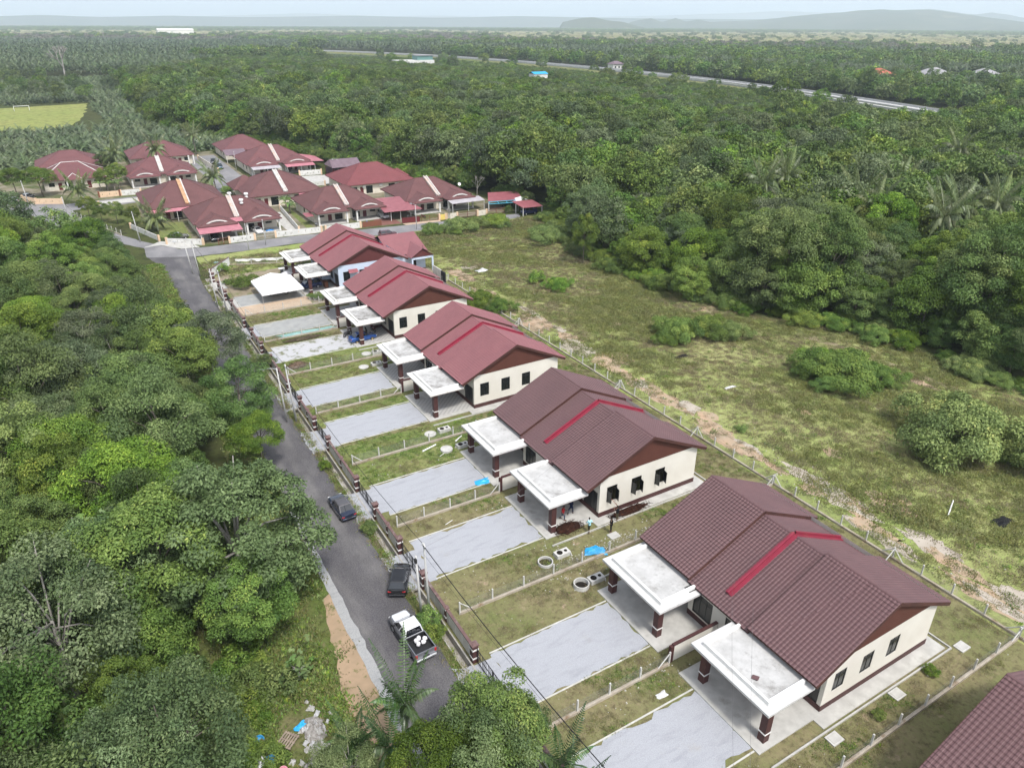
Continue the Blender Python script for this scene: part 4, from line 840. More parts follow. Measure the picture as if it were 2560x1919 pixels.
q = MB(); hip(q, 7.5, 12.2, 8, 16, 2.9, 4.6, 2.3); q.build('side_roof', M_SH2, D1)
M1 = bungalow('maroon bungalow with pink tinged strip and twin eyebrow vents by the lane', 13.4, 33.6, 247.2, 267.5, strip=M_STRIPW, roof=M_SH3, hx=8)
L1b = bungalow('maroon bungalow with pale ridge lines and one small front gable', -9.2, 8.4, 254.0, 271.5, 6.8, wings=False, roof=M_SH3, hx=6.5, ridge=M_EWHITE)
q = MB(); q.add([(-2.4,-1.2,3.1),(2.4,-1.2,3.1),(0,1.2,4.6),(0,6.5,4.6),(-2.4,2,3.1),(2.4,2,3.1)], [(0,1,2),(1,5,3,2),(4,0,2,3)]); wr = q.build('porch_roof', M_SH3, L1b); ridge_tubes(wr, [((-2.4,-1.2,3.1),(0,1.2,4.6)), ((2.4,-1.2,3.1),(0,1.2,4.6))], M_EWHITE, .08)
for x in (-1.9, 1.9): MB().box(x-.18, x+.18, -.9, -.5, 0, 3.0).build('porch_column', M_EWHITE, L1b)
L1a = bungalow('maroon hip roofed bungalow behind the one with pale ridges', -10.4, 9.8, 274.5, 296, 7.2, wings=False, roof=M_SH3, hx=8); M2 = bungalow('maroon hip roofed bungalow half hidden by a coconut palm crown', 17.2, 38.2, 284.0, 304, 7.2, wings=False, roof=M_SH3, hx=8)
for x in (8.2, 9.8): MB().box(x-.2, x+.2, -.6, -.2, 0, 3.0).build('porch_column', M_EWHITE, M2)
R1 = bungalow('maroon hip roofed bungalow at the far end of the lane with parked cars', 48.0, 66.0, 286, 307, 7.2, wings=False, roof=M_SH3, hx=8)
R2 = bungalow('maroon bungalow with striped grey awning and coral side roof', 49.0, 70.4, 250.0, 274, 7.4, strip=M_STRIP, roof=M_SH3, hx=8); awning(R2, -10.0, -.8, .9, -3.2, 3.0, 2.5, M_GREYSHEET); awning(R2, .9, 10.4, .9, -3.0, 3.0, 2.5, M_PINK); MB().add([(10.6,3,2.7),(15.2,3,2.5),(15.2,15,2.6),(9.6,15,3.6)], [(0,1,2,3)]).build('side_awning', M_PINK, R2)
S_ = thing('shed', 'small open shed with purple sheet roof and cyan gable struts', 'shed', (77, 240, 0)); MB().add([(-5,-5,3.0),(5,-5,3.0),(5,4,3.0),(-5,4,3.0),(-4.4,-.5,5.0),(5,-.5,5.0)], [(0,1,5,4),(2,3,4,5),(3,0,4)]).build('roof_sheet', M_PURPLE, S_)
for k in range(5): MB().tube([(5.02,-4.4+k*2.0,3.0),(5.02,-.5,4.9)], .07, 5).build('strut', M_CYAN, S_)
for x in (-4.6, 0, 4.6):
    for y in (-4.6, 3.6): MB().box(x-.08, x+.08, y-.08, y+.08, 0, 3.0).build('post', M_MAROON, S_)
MB().box(-4.5, 4.5, 3.4, 3.55, 0, 2.2).build('back_wall', M_PURPLE, S_)
S_ = thing('shed', 'dark sheet roofed lean-to between the bungalows of the lane', 'shed', (50.2, 281, 0)); MB().add([(-2.6,-2.8,2.8),(4.8,-2.8,2.8),(4.8,2.8,4.0),(-2.6,2.8,4.0),(-2.6,-2.8,2.72),(4.8,-2.8,2.72),(4.8,2.8,3.92),(-2.6,2.8,3.92)], [(0,1,2,3),(7,6,5,4),(0,4,5,1),(3,7,4,0)]).build('roof_sheet', M_PURPLE, S_)
for x in (-2.4, 1.2, 4.6): MB().box(x-.07, x+.07, -2.6, -2.46, 0, 2.75).build('post', M_EWHITE, S_)
# kitchen extension of the pale blue house
K = thing('house_extension', 'pale blue extension with crossing red tiled gables behind the far row house', 'house', (54.5, HC[4]+2, 0))
K_ = MB(); K_.add([(-4,-6,3.4),(4.2,-6,3.4),(4.2,7,3.4),(-4,7,3.4),(-4,.6,6.0),(4.0,.6,6.0),(4.0,.6,3.4)], [(0,1,5,4),(2,3,4,5)]); kr = K_.build('roof', M_TILE_RED, K); MB().add([(4.05,-5.9,3.4),(4.05,6.9,3.4),(4.05,.6,5.9)], [(0,1,2)]).build('gable_panel', M_SIDING_RED, kr)
K_ = MB(); K_.add([(-.8,-8.6,3.2),(4.6,-8.6,3.2),(1.9,-8.6,4.9),(1.9,-2.2,4.9),(-.8,-5.5,3.2),(4.6,-5.5,3.2)], [(4,0,2,3),(1,5,3,2)]); g2 = K_.build('roof', M_TILE_RED, K); MB().add([(-.6,-8.3,3.2),(4.4,-8.3,3.2),(1.9,-8.3,4.7)], [(0,1,2)]).build('gable_panel', M_SIDING_RED, g2); MB().tube([(1.9,-8.6,4.9),(1.9,-8.6,5.6)], [.05,.02], 6).build('finial', M_FASCIA, g2)
W_ = MB(); wall_panel(W_, (-3.4,-5.6,0), (1,0,0), (0,-1,0), 7, 0, 3.3, [(1,2,1.2,2.4),(4,5,.1,2.2)]); wall_panel(W_, (3.6,-5.6,0), (0,1,0), (1,0,0), 12, 0, 3.4, []); W_.build('wall', M_WALL_BLUE, K); MB().box(-.5, 4.3, -8.2, -7.9, 2.7, 3.15).build('porch_beam', M_WALL_BLUE, K)
for x in (-.3, 4.1): MB().box(x-.15, x+.15, -8.2, -7.9, 0, 2.7).build('porch_column', M_WALL_BLUE, K)
MB().box(34.9-54.5-16, 36, 0, 0.01, 0, .01) if False else None
Aw = None
for y in (2.0, 5.15): MB().add([(-.1+y,-LW-.02,3.75),(1.6+y,-LW-.02,3.75),(1.7+y,-LW-.9,3.3),(-.2+y,-LW-.9,3.3)], [(0,1,2,3)]).build('window_awning', M_REDSHEET, H1)

# estate boundary walls and gates
def estate_wall(label, p0, p1, h=1.35, mat=None, slots=True, pm=None, base=None):
    a, b = Vector(p0), Vector(p1); d = b-a; L = d.length; W = thing('estate_wall', label, 'wall', (a.x, a.y, 0), math.atan2(d.y, d.x), 'estate garden walls')
    ops = []
    if slots:
        n = int(L/1.5); ops = [(L*(k+.5)/n-.07, L*(k+.5)/n+.07, .55, 1.0) for k in range(n)]
    m_ = MB(); wall_panel(m_, (0,-.08,0), (1,0,0), (0,-1,0), L, 0, h, ops, .16); wall_panel(m_, (0,.08,0), (1,0,0), (0,1,0), L, 0, h, ops, 0.0); m_.add([(0,-.08,h),(L,-.08,h),(L,.08,h),(0,.08,h)], [(0,1,2,3)]); m_.build('wall_panel', mat or M_EWHITE, W)
    for x in (0, L): MB().box(x-.22, x+.22, -.22, .22, 0, h+.2).build('pillar', pm or M_PEACH, W)
    return W
def estate_gate(label, p0, p1, mat, solid=False):
    a, b = Vector(p0), Vector(p1); d = b-a; L = d.length; Gt = thing('estate_gate', label, 'gate', (a.x, a.y, 0), math.atan2(d.y, d.x), 'estate driveway gates')
    f = MB()
    for z in (.1, .75, 1.35): f.box(0, L, -.025, .025, z, z+.06)
    f.box(0, .08, -.03, .03, 0, 1.45).box(L-.08, L, -.03, .03, 0, 1.45).box(L/2-.05, L/2+.05, -.03, .03, 0, 1.45); f.build('gate_frame', mat, Gt)
    if solid: MB().box(.08, L-.08, -.012, .012, .16, 1.35).build('gate_panel', mat, Gt)
    else:
        n = int(L/.3)
        bm_ = MB().box(-.012, .012, -.012, .012, .1, 1.38).mesh('bar', mat)
        for k in range(n): put('bar', bm_, Gt, (L*(k+.5)/n, 0, 0))
estate_wall('stained white estate wall at the corner of the grassy side garden', (14.6, 177.2), (21.6, 172.6)); estate_wall('stained white estate wall with slots in front of the pink awning carport', (27.0, 171.2), (32.6, 171.1)); estate_wall('long stained white estate wall beside the steel gate and white sedan', (37.3, 171.0), (48.0, 170.3)); estate_wall('short white estate wall with peach pillars before the brown gate', (49, 170.2), (57.6, 169.8))
estate_gate('brown estate gate drawn back before the dark carport', (24.5, 171.0), (26.9, 171.1), M_RUSTBROWN); estate_gate('grey steel gate before the white sedan', (32.8, 171.0), (37.1, 170.9), M_STEEL); estate_gate('solid rust brown gate beside the red carport drive', (58.0, 169.6), (62.8, 169.2), M_RUSTBROWN, True); estate_gate('solid maroon double gate', (68.0, 168.6), (72.6, 168.0), M_MAROON, True); estate_gate('open bar brown gate beside the yellow wall', (72.9, 167.9), (77.4, 167.4), M_RUSTBROWN); estate_gate('open bar maroon gate under the grey awning', (82.9, 166.9), (87.8, 166.4), M_MAROON); estate_gate('dull brown gate before the carport with cyan frame', (91.2, 166.4), (96.0, 165.8), M_RUSTBROWN)
estate_wall('small bright yellow wall by the bare frangipani tree', (77.7, 167.3), (79.4, 167.2), mat=M_YELLOW, slots=False); estate_wall('cream balustrade wall behind the bare frangipani tree', (79.7, 167.2), (82.6, 167.0), mat=M_EWALL); estate_wall('cream balustrade wall between the last two gates', (88.2, 166.4), (90.8, 166.3), mat=M_EWALL)
for k in range(2): pass
estate_wall('peach wall bending round the mango tree along the estate road', (-13.9, 243.7), (-10.7, 237.9), 1.5, M_PEACH); estate_wall('peach wall with slots facing the lane mouth', (-10.6, 237.8), (-4.4, 234.6), 1.5, M_PEACH); estate_wall('peach wall with slots across the lane from the coconut palm', (4.8, 238.8), (10.1, 238.5), 1.5, M_PEACH, pm=M_RUSTBROWN); estate_wall('white slotted wall before the twin eyebrow bungalow', (10.4, 238.5), (15.6, 238.1), 1.5); estate_wall('stained wall behind the weedy garden by the lane', (4, 227.6), (14, 228.4), 1.0, slots=False)
estate_wall('long white dividing wall beside the narrow lawn strip', (43.2, 172.4), (45.4, 198), 1.4, slots=False); estate_wall('long white wall beside the parked cars in the lane', (41.6, 262), (40.2, 292), 1.5, mat=M_EWALL, slots=False); estate_wall('stained white wall before the purple shed', (63.5, 243.5), (70.5, 242.6), 1.6); estate_wall('pale wall at the end of the paved court', (60.5, 226), (66, 224.5), 1.3)
estate_wall('low wall along the estate road beside the pole', (9.0, 196.5), (13.4, 181.0), 1.2)
F_ = fence('garden_fence', 'wire fence of thin posts along the estate road below the coconut palm', (-2.4, 217.6), (6.4, 190.5), 2.6, 1.2, kerb=True); F_['group'] = 'estate garden fences'
for nm, pts, m_ in (('garden_lawn', [(14,184),(20.2,179),(20.8,197),(15,199)], M_YARD_GREEN), ('garden_lawn', [(0,205),(12,199),(13,226),(-1,223)], M_VERGE), ('paved_court', [(59.5,226),(70,226),(72,241),(60,243)], M_CONC), ('paved_court', [(41.3,171.2),(43.0,171.2),(44.8,196),(41.3,196)], M_CONC), ('garden_lawn', [(45.8,171.2),(47.7,171.2),(48,196),(46.8,196)], M_YARD_GREEN), ('estate_ground', [(16,172),(100,166),(100,230),(60,232),(48,232),(48,310),(-30,310),(-30,250),(-3,240),(14,205)], mottled('estate_soil', (0.25,0.22,0.17), (0.18,0.16,0.10), .3, .95, .1, c3=(0.09,0.11,0.04), s3=.12, lo3=.45, hi3=.58))):
    sheet(nm, pts, 0.006 if nm == 'estate_ground' else 0.024, m_)
sheet('paved_drive', [(62.9,169.3),(68,168.7),(68,178),(63.2,178)], 0.03, mottled('red_paving', (0.22,0.10,0.08), (0.17,0.08,0.065), .8, .8, .2)); sheet('paved_drive', [(68.2,166.6),(77.4,165.7),(77.6,167.4),(68,168.4)], 0.032, M_PAVE_ORANGE)
# carport with cyan frame and the small red sheds at the street end
Cp = thing('carport', 'red roofed carport with cyan steel rail at the street end', 'carport', (99.5, 171.8, 0)); MB().add([(-6.5,-2.4,2.7),(3.0,-4.4,2.7),(5.6,2.6,3.3),(-2.6,4.8,3.3),(-6.5,-2.4,2.62),(3.0,-4.4,2.62),(5.6,2.6,3.22),(-2.6,4.8,3.22)], [(0,1,2,3),(7,6,5,4),(0,4,5,1),(1,5,6,2),(3,7,4,0)]).build('roof_sheet', M_REDSHEET, Cp)
for z, yy in ((2.62, -.5), (2.2, -1.2)): MB().tube([(-6.6,-2.4+yy,z),(3.0,-4.4+yy,z)], .09, 6).build('rail', M_CYAN, Cp)
for k in range(5): MB().tube([(-6.6+k*2.4,-2.9-k*.5,2.62),(-6.6+k*2.4,-3.6-k*.5,2.2)], .07, 6).build('strut', M_CYAN, Cp)
for x, y in ((-6.2,-2.2),(2.8,-4.2),(-2.4,4.6),(5.2,2.4)): MB().box(x-.1, x+.1, y-.1, y+.1, 0, 2.65).build('post', M_EWHITE, Cp)
Cp = thing('carport', 'small red roofed shelter over the blue van', 'carport', (99.6, 162.4, 0)); MB().add([(-1.6,-2.6,2.3),(4.2,-3.4,2.3),(4.2,2.2,2.9),(-1.6,3.2,2.9),(-1.6,-2.6,2.24),(4.2,-3.4,2.24),(4.2,2.2,2.84),(-1.6,3.2,2.84)], [(0,1,2,3),(7,6,5,4),(0,4,5,1),(1,5,6,2),(3,7,4,0)]).build('roof_sheet', M_REDSHEET, Cp)
for x, y in ((-1.4,-2.4),(-1.2,1.6),(4,-3)): MB().box(x-.08, x+.08, y-.08, y+.08, 0, 2.4).build('post', M_EWHITE, Cp)
Gz = thing('gazebo', 'small white pyramid canopy beside the red carport', 'canopy', (102.0, 167.6, 0)); MB().add([(-2,-2,2.4),(2,-2,2.4),(2,2,2.4),(-2,2,2.4),(0,0,3.4)], [(0,1,4),(1,2,4),(2,3,4),(3,0,4)]).build('canopy', flat('white_canvas', (0.82,0.82,0.82), .7, .2), Gz)
for x, y in ((-1.9,-1.9),(1.9,-1.9),(1.9,1.9),(-1.9,1.9)): MB().tube([(x,y,0),(x,y,2.4)], .04, 6).build('leg', M_STEEL, Gz)
# far buildings
FB = thing('farm_building', 'white block building with green monitor roof among far oil palms', 'building', (357, 822, 0)); MB().box(-22, 22, -9, 9, 0, 7.5).build('wall', M_EWHITE, FB); MB().box(2, 21, -7, 7, 7.51, 12).build('monitor', flat('green_cladding', (0.12,0.24,0.22), .7, .3), FB); MB().box(1, 22, -8, 8, 12.01, 12.6).build('roof', M_GREYROOF, FB)
for k in range(6): MB().box(-20+k*3.4, -18.4+k*3.4, -9.06, -9.001, 3.5, 5.2).build('window', M_GLASS, FB)
FB = thing('blue_shed', 'bright blue roofed shed in the jungle before the highway', 'shed', (352, 552, 0)); MB().add([(-7,-5,7.5),(7,-5,7.5),(7,0,9),(-7,0,9),(-7,5,7.5),(7,5,7.5)], [(0,1,2,3),(3,2,5,4)]).build('roof', flat('bright_blue_sheet', (0.02,0.36,0.66), .5, .4), FB); MB().box(-6.5, 6.5, -4.5, 4.5, 0, 7.45).build('wall', M_EWHITE, FB)
for (nm, x, y, sx, sy, m_, lb) in (('farm_house', 634, 434, 14, 11, flat('terracotta_roof', (0.36,0.115,0.07), .8, .2), 'terracotta hip roofed white house beyond the highway'), ('farm_house', 690, 418, 16, 11, M_GREYROOF, 'grey hip roofed house beyond the highway near the terracotta one'), ('farm_house', 740, 400, 13, 9, M_GREYROOF, 'second grey roofed house almost hidden by trees'), ('farm_house', 541, 690, 8, 6, M_PURPLE, 'small dark roofed house in trees across the highway')):
    Q = thing(nm, lb, 'house', (x, y, 0)); q = MB(); hip(q, -sx, sx, -sy, sy, 5.5, 5.5+sy*.5, sy); q.build('roof', m_, Q); MB().box(-sx+1, sx-1, -sy+1, sy-1, 0, 5.4).build('wall', M_EWHITE, Q)
    for k in range(3): MB().box(-sx+3+k*5, -sx+5+k*5, -sy+.94, -sy+.999, 1.5, 3.4).build('window', M_GLASS, Q)
FB = thing('factory', 'long white factory shed far beyond the oil palms', 'building', (420, 3050, 0)); MB().add([(-60,-20,18),(60,-20,18),(60,0,23),(-60,0,23),(-60,20,18),(60,20,18)], [(0,1,2,3),(3,2,5,4)]).build('roof', M_EWHITE, FB); MB().box(-59, 59, -19, 19, 0, 17.9).build('wall', M_EWHITE, FB)
# ------------------------------------------------------------------ vegetation
def leaf_mat(name, stops, trans=0.25, rough=0.55, spec=0.25, hue=0.016, vlo=0.70, vhi=1.28):
    t = NT(name); a = t.n('Attribute'); a.attribute_name = 'tint'; o = t.n('ObjectInfo')
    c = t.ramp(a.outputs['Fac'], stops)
    hs = t.n('HueSaturation'); t.l(c, hs.inputs['Color'])
    mr = t.n('MapRange'); mr.inputs['To Min'].default_value = vlo; mr.inputs['To Max'].default_value = vhi; t.l(o.outputs['Random'], mr.inputs['Value']); t.l(mr.outputs[0], hs.inputs['Value'])
    wn_ = t.n('TexWhiteNoise'); wn_.noise_dimensions = '1D'; t.l(o.outputs['Random'], wn_.inputs['W'])
    mh = t.n('MapRange'); mh.inputs['To Min'].default_value = 0.5-hue; mh.inputs['To Max'].default_value = 0.5+hue; t.l(wn_.outputs['Value'], mh.inputs['Value']); t.l(mh.outputs[0], hs.inputs['Hue'])
    ms = t.n('MapRange'); ms.inputs['To Min'].default_value = 0.75; ms.inputs['To Max'].default_value = 1.12; t.l(wn_.outputs['Color'], ms.inputs['Value']); t.l(ms.outputs[0], hs.inputs['Saturation'])
    t.l(hs.outputs[0], t.b.inputs['Base Color']); t.rough(rough, spec)
    tr = t.n('BsdfTranslucent'); t.l(hs.outputs[0], tr.inputs['Color']); mx = t.n('MixShader'); mx.inputs['Fac'].default_value = trans
    t.l(t.b.outputs[0], mx.inputs[1]); t.l(tr.outputs[0], mx.inputs[2]); t.l(mx.outputs[0], t.o.inputs['Surface']); return t.m
ML_MID = leaf_mat('broad_leaf_green', [(0.0,(0.069,0.133,0.023)), (0.5,(0.144,0.231,0.040)), (0.85,(0.244,0.342,0.059)), (1.0,(0.395,0.448,0.082))])
ML_YEL = leaf_mat('young_leaf_green', [(0.0,(0.061,0.108,0.020)), (0.5,(0.128,0.194,0.035)), (0.85,(0.214,0.282,0.054)), (1.0,(0.336,0.362,0.080))])
ML_GREY = leaf_mat('grey_green_leaf', [(0.0,(0.059,0.097,0.039)), (0.5,(0.127,0.175,0.072)), (1.0,(0.253,0.308,0.145))], hue=0.02)
ML_DARK = leaf_mat('dark_leaf', [(0.0,(0.062,0.112,0.030)), (0.6,(0.129,0.201,0.051)), (1.0,(0.276,0.351,0.100))], hue=0.02)
ML_BIGT = leaf_mat('dull_green_leaf', [(0.0,(0.063,0.110,0.035)), (0.5,(0.132,0.194,0.075)), (1.0,(0.230,0.312,0.127))], hue=0.0, vlo=.95, vhi=1.08)
ML_BIG = leaf_mat('large_pale_leaf', [(0.0,(0.090,0.162,0.042)), (0.6,(0.162,0.246,0.072)), (1.0,(0.288,0.348,0.108))], hue=0.02)
ML_PALM = leaf_mat('oil_palm_leaf', [(0.0,(0.054,0.090,0.035)), (0.5,(0.120,0.170,0.073)), (1.0,(0.225,0.273,0.127))], 0.15, 0.4, 0.5, hue=0.015)
ML_COCO = leaf_mat('coconut_leaf', [(0.0,(0.072,0.104,0.030)), (0.5,(0.144,0.188,0.061)), (1.0,(0.230,0.264,0.106))], 0.2, 0.4, 0.5, hue=0.02)
ML_ARECA = leaf_mat('areca_leaf', [(0.0,(0.036,0.078,0.023)), (0.6,(0.072,0.137,0.039)), (1.0,(0.156,0.215,0.065))], 0.2, 0.4, 0.45, hue=0.015)
ML_RUBBER = leaf_mat('bare_rubber_twigs', [(0.0,(0.149,0.140,0.105)), (0.5,(0.254,0.236,0.184)), (1.0,(0.350,0.341,0.245))], 0.05, 0.9, 0.1, hue=0.02)
ML_SUNTINT = leaf_mat('sun_tinted_rubber_leaf', [(0.0,(0.316,0.316,0.144)), (0.5,(0.475,0.460,0.245)), (1.0,(0.632,0.604,0.359))], 0.2, 0.8, 0.1, hue=0.02)  # leaves made pale so their colour carries the sunlight of the far belts
ML_GRASS = leaf_mat('grass_blade', [(0.0,(0.14,0.17,0.045)), (0.5,(0.205,0.225,0.065)), (1.0,(0.29,0.28,0.11))], 0.3, 0.6, 0.2, hue=0.03)
ML_DRY = leaf_mat('dry_grass_blade', [(0.0,(0.18,0.15,0.075)), (0.5,(0.26,0.215,0.12)), (1.0,(0.34,0.295,0.18))], 0.3, 0.7, 0.15, hue=0.02)
M_BARK = mottled('grey_bark', (0.20,0.175,0.145), (0.13,0.11,0.09), 3.0, 0.9, 0.15, bump=0.4, bscale=14); M_BARK_PALE = mottled('pale_bark', (0.36,0.34,0.31), (0.27,0.25,0.225), 3.0, 0.9, 0.15, bump=0.3, bscale=14); M_PTRUNK = mottled('palm_trunk', (0.25,0.225,0.19), (0.17,0.15,0.12), 4.0, 0.9, 0.15, bump=0.4, bscale=10)

def leaf_mesh(name, P, Nn, D, L, Wd, tint, mat, fold=0.25):
    """P leaf base points, Nn leaf normals, D leaf directions; one folded rhombus for each leaf"""
    n = len(P); S = np.cross(D, Nn); S /= np.linalg.norm(S, axis=1, keepdims=True)+1e-9
    L = L[:, None]; Wd = Wd[:, None]
    v = np.empty((n, 4, 3)); v[:, 0] = P; v[:, 1] = P+D*L*.45+S*Wd*.5+Nn*Wd*fold*.5; v[:, 2] = P+D*L-Nn*L*.18; v[:, 3] = P+D*L*.45-S*Wd*.5+Nn*Wd*fold*.5
    return quads_mesh(name, v.reshape(-1, 3), n, tint, mat)
def quads_mesh(name, verts, n, tint, mat):
    me = bpy.data.meshes.new(name); me.vertices.add(len(verts)); me.vertices.foreach_set('co', verts.astype(np.float32).ravel())
    me.loops.add(4*n); me.loops.foreach_set('vertex_index', np.arange(4*n, dtype=np.int32)); me.polygons.add(n); me.polygons.foreach_set('loop_start', np.arange(0, 4*n, 4, dtype=np.int32)); me.polygons.foreach_set('loop_total', np.full(n, 4, dtype=np.int32))
    at = me.attributes.new('tint', 'FLOAT', 'FACE'); at.data.foreach_set('value', np.clip(tint, 0, 1).astype(np.float32))
    me.materials.append(mat); me.update(calc_edges=True); return me
def unit(a): return a/(np.linalg.norm(a, axis=1, keepdims=True)+1e-9)
def crown(name, seed, R, zc, ncl, per, leaf, mat, crad=0.34, low=-0.45, upw=0.45, lumpy=1.0, hang=0.0):
    """crown of leaf clumps spread over an uneven ellipsoid, centre height zc"""
    r = np.random.RandomState(seed); cs = []; R = np.array(R, float); tries = 0
    while len(cs) < ncl and tries < 6000:
        tries += 1; d = r.normal(size=3); d /= np.linalg.norm(d)
        if d[2] < low: continue
        q = d*(r.uniform(.45, 1.0)**.45)
        if all(np.linalg.norm(q-c) > .62*crad*1.25*(1-.35*tries/6000) for c in cs): cs.append(q)
    cs = np.array(cs); Ps = []; Ns = []; Ds = []; Ts = []; cen = []
    lump = 1+lumpy*.16*np.sin(3*np.arctan2(cs[:, 1], cs[:, 0])+seed)+lumpy*.10*np.sin(5*np.arctan2(cs[:, 1], cs[:, 0])+2*seed)
    for c, k in zip(cs, lump):
        ctr = c*R*np.array([k, k, .92+.16*r.rand()]); rr = crad*R.mean()*r.uniform(.7, 1.25); m = int(per*r.uniform(.75, 1.25)); d = unit(r.normal(size=(m, 3))+np.array(c)*.55+np.array([0, 0, .35]))
        d[:, 2] = np.where(d[:, 2] < -.45, -d[:, 2]*.5, d[:, 2])
        rad = rr*(r.rand(m)**.28); p = ctr+d*rad[:, None]*np.array([1.08, 1.08, .8])
        nn = unit(d*.55+np.array([0, 0, upw])+r.normal(size=(m, 3))*.42); dd = unit(np.cross(nn, r.normal(size=(m, 3)))+d*.35+np.array([0, 0, -.35-hang]))
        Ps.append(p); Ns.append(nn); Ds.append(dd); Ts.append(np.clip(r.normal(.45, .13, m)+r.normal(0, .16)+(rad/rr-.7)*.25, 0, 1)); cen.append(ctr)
    P = np.concatenate(Ps)+np.array([0, 0, zc]); n = len(P); L = leaf*r.uniform(.65, 1.3, n)
    return leaf_mesh(name, P, np.concatenate(Ns), np.concatenate(Ds), L, L*.52, np.concatenate(Ts), mat), np.array(cen)+np.array([0, 0, zc])
def trunk_mesh(name, seed, cen, zc, r0=.22, mat=None, nl=9):
    ext = 1.13 if mat is not None else .98; nl = nl*2 if mat is not None else nl
    r = random.Random(seed); m = MB(); top = Vector((r.uniform(-.4,.4), r.uniform(-.4,.4), zc)); m.tube([(0,0,-.3), (top.x*.3, top.y*.3, zc*.45), tuple(top)], [r0, r0*.75, r0*.4], 7)
    idx = list(range(len(cen))); r.shuffle(idx)
    for i in idx[:nl]:
        e = Vector(cen[i]); s_ = Vector((top.x*.3, top.y*.3, zc*.45)).lerp(top, r.random()); mid = s_.lerp(e, .5)+Vector((0, 0, .15*(e-s_).length)); m.tube([s_, mid, s_.lerp(e, ext)], [r0*.38, r0*.26, r0*.1], 5)
    return m.mesh(name, mat or M_BARK, True)
VAR = {}
def variant(key, seed, R, zc, ncl, per, leaf, mat, r0=.22, bark=None, **kw):
    c, cen = crown('crown', seed, R, zc, ncl, per, leaf, mat, **kw); VAR[key] = (trunk_mesh('trunk', seed, cen, zc, r0, bark), c)
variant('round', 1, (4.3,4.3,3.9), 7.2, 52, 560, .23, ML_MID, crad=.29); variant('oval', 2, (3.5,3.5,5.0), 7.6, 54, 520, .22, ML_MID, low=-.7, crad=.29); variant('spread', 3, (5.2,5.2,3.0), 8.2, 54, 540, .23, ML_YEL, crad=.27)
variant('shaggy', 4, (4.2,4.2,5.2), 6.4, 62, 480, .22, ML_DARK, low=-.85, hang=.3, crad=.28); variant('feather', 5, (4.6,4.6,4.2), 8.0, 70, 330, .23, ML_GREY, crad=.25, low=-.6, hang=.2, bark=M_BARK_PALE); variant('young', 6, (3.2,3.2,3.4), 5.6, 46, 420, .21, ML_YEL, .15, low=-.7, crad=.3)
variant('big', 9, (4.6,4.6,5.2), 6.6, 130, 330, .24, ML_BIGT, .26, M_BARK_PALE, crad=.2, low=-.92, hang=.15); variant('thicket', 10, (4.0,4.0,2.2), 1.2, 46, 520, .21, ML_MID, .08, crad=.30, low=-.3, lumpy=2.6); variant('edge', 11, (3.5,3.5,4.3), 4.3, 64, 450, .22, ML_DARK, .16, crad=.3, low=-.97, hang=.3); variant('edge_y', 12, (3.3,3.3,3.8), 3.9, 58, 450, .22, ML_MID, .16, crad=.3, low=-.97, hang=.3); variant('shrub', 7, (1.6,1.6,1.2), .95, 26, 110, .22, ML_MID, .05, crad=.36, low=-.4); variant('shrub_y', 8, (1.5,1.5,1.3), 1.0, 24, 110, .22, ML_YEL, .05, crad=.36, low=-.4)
def tree(name, key, x, y, s, rz, label, group, cat='tree', sz=None):
    T = thing(name, label, cat, (x, y, 0), rz, group); T.scale = (s, s, sz or s); tr, cr = VAR[key]; put('trunk', tr, T); put('crown', cr, T); return T
def on_screen(x, y, z, m=160):
    d = Vector((x, y, z-CAM_H)); zc = d.dot(CF)
    if zc < 3: return None
    px_, py_ = 1280+1805*d.dot(CR)/zc, 959.5-1805*d.dot(CU)/zc
    return zc if (-m < px_ < 2560+m and -m < py_ < 1919+m*2) else None
# low-detail trees for the forest beyond the first few hundred: whole trees in one mesh
def lod(name, seed, R, zc, ncl, per, leaf, mat, label, x, y, cat='tree', **kw):
    c, cen = crown(name, seed, R, zc, ncl, per, leaf, mat, **kw); o = put(name, c, None, (x, y, 0)); return tag(o, label, cat, 'trees of the far woods')
LOD = {}
LOD['m0'] = lod('jungle_tree', 31, (4.4,4.4,4.2), 7.0, 52, 70, .56, ML_MID, 'mid-green rounded tree standing inside the jungle', 160, 190, low=-.6, crad=.28); LOD['m1'] = lod('jungle_tree', 32, (3.8,3.8,5.0), 7.2, 52, 66, .54, ML_DARK, 'dark oval tree standing inside the jungle', 170, 215, low=-.7, crad=.28)
LOD['m2'] = lod('jungle_tree', 33, (5.0,5.0,3.4), 8.0, 54, 66, .56, ML_YEL, 'yellow-green spreading tree standing inside the jungle', 185, 160, low=-.5, crad=.27); LOD['m3'] = lod('jungle_tree', 34, (4.6,4.6,4.4), 8.0, 60, 76, .44, ML_GREY, 'grey-green feathery tree standing inside the jungle', 205, 205, low=-.6, crad=.25)
LOD['m4'] = lod('casuarina', 35, (2.6,2.6,7.0), 8.5, 40, 44, .8, ML_DARK, 'tall dark columnar tree on the highway verge', 452, 290, low=-.9, crad=.3); LOD['rub'] = lod('rubber_tree', 36, (5.0,5.0,5.5), 9.0, 44, 30, 1.5, ML_RUBBER, 'leafless grey-brown rubber tree in the far plantation', 900, 1250, low=-.9, crad=.3, upw=.1); LOD['pale'] = lod('rubber_tree', 37, (5.5,5.5,4.0), 6.5, 22, 20, 2.2, ML_SUNTINT, 'far rubber tree with sunlight painted into its pale yellow-green leaves', 1900, 3000, low=-.7)
LOD['f0'] = lod('jungle_tree', 38, (5.0,5.0,4.6), 6.5, 24, 22, 1.7, ML_MID, 'distant mid-green tree beyond the highway', 620, 800, low=-.6); LOD['f1'] = lod('jungle_tree', 39, (5.0,5.0,4.8), 6.5, 24, 22, 1.6, ML_DARK, 'distant dark tree beyond the highway', 640, 850, low=-.7)

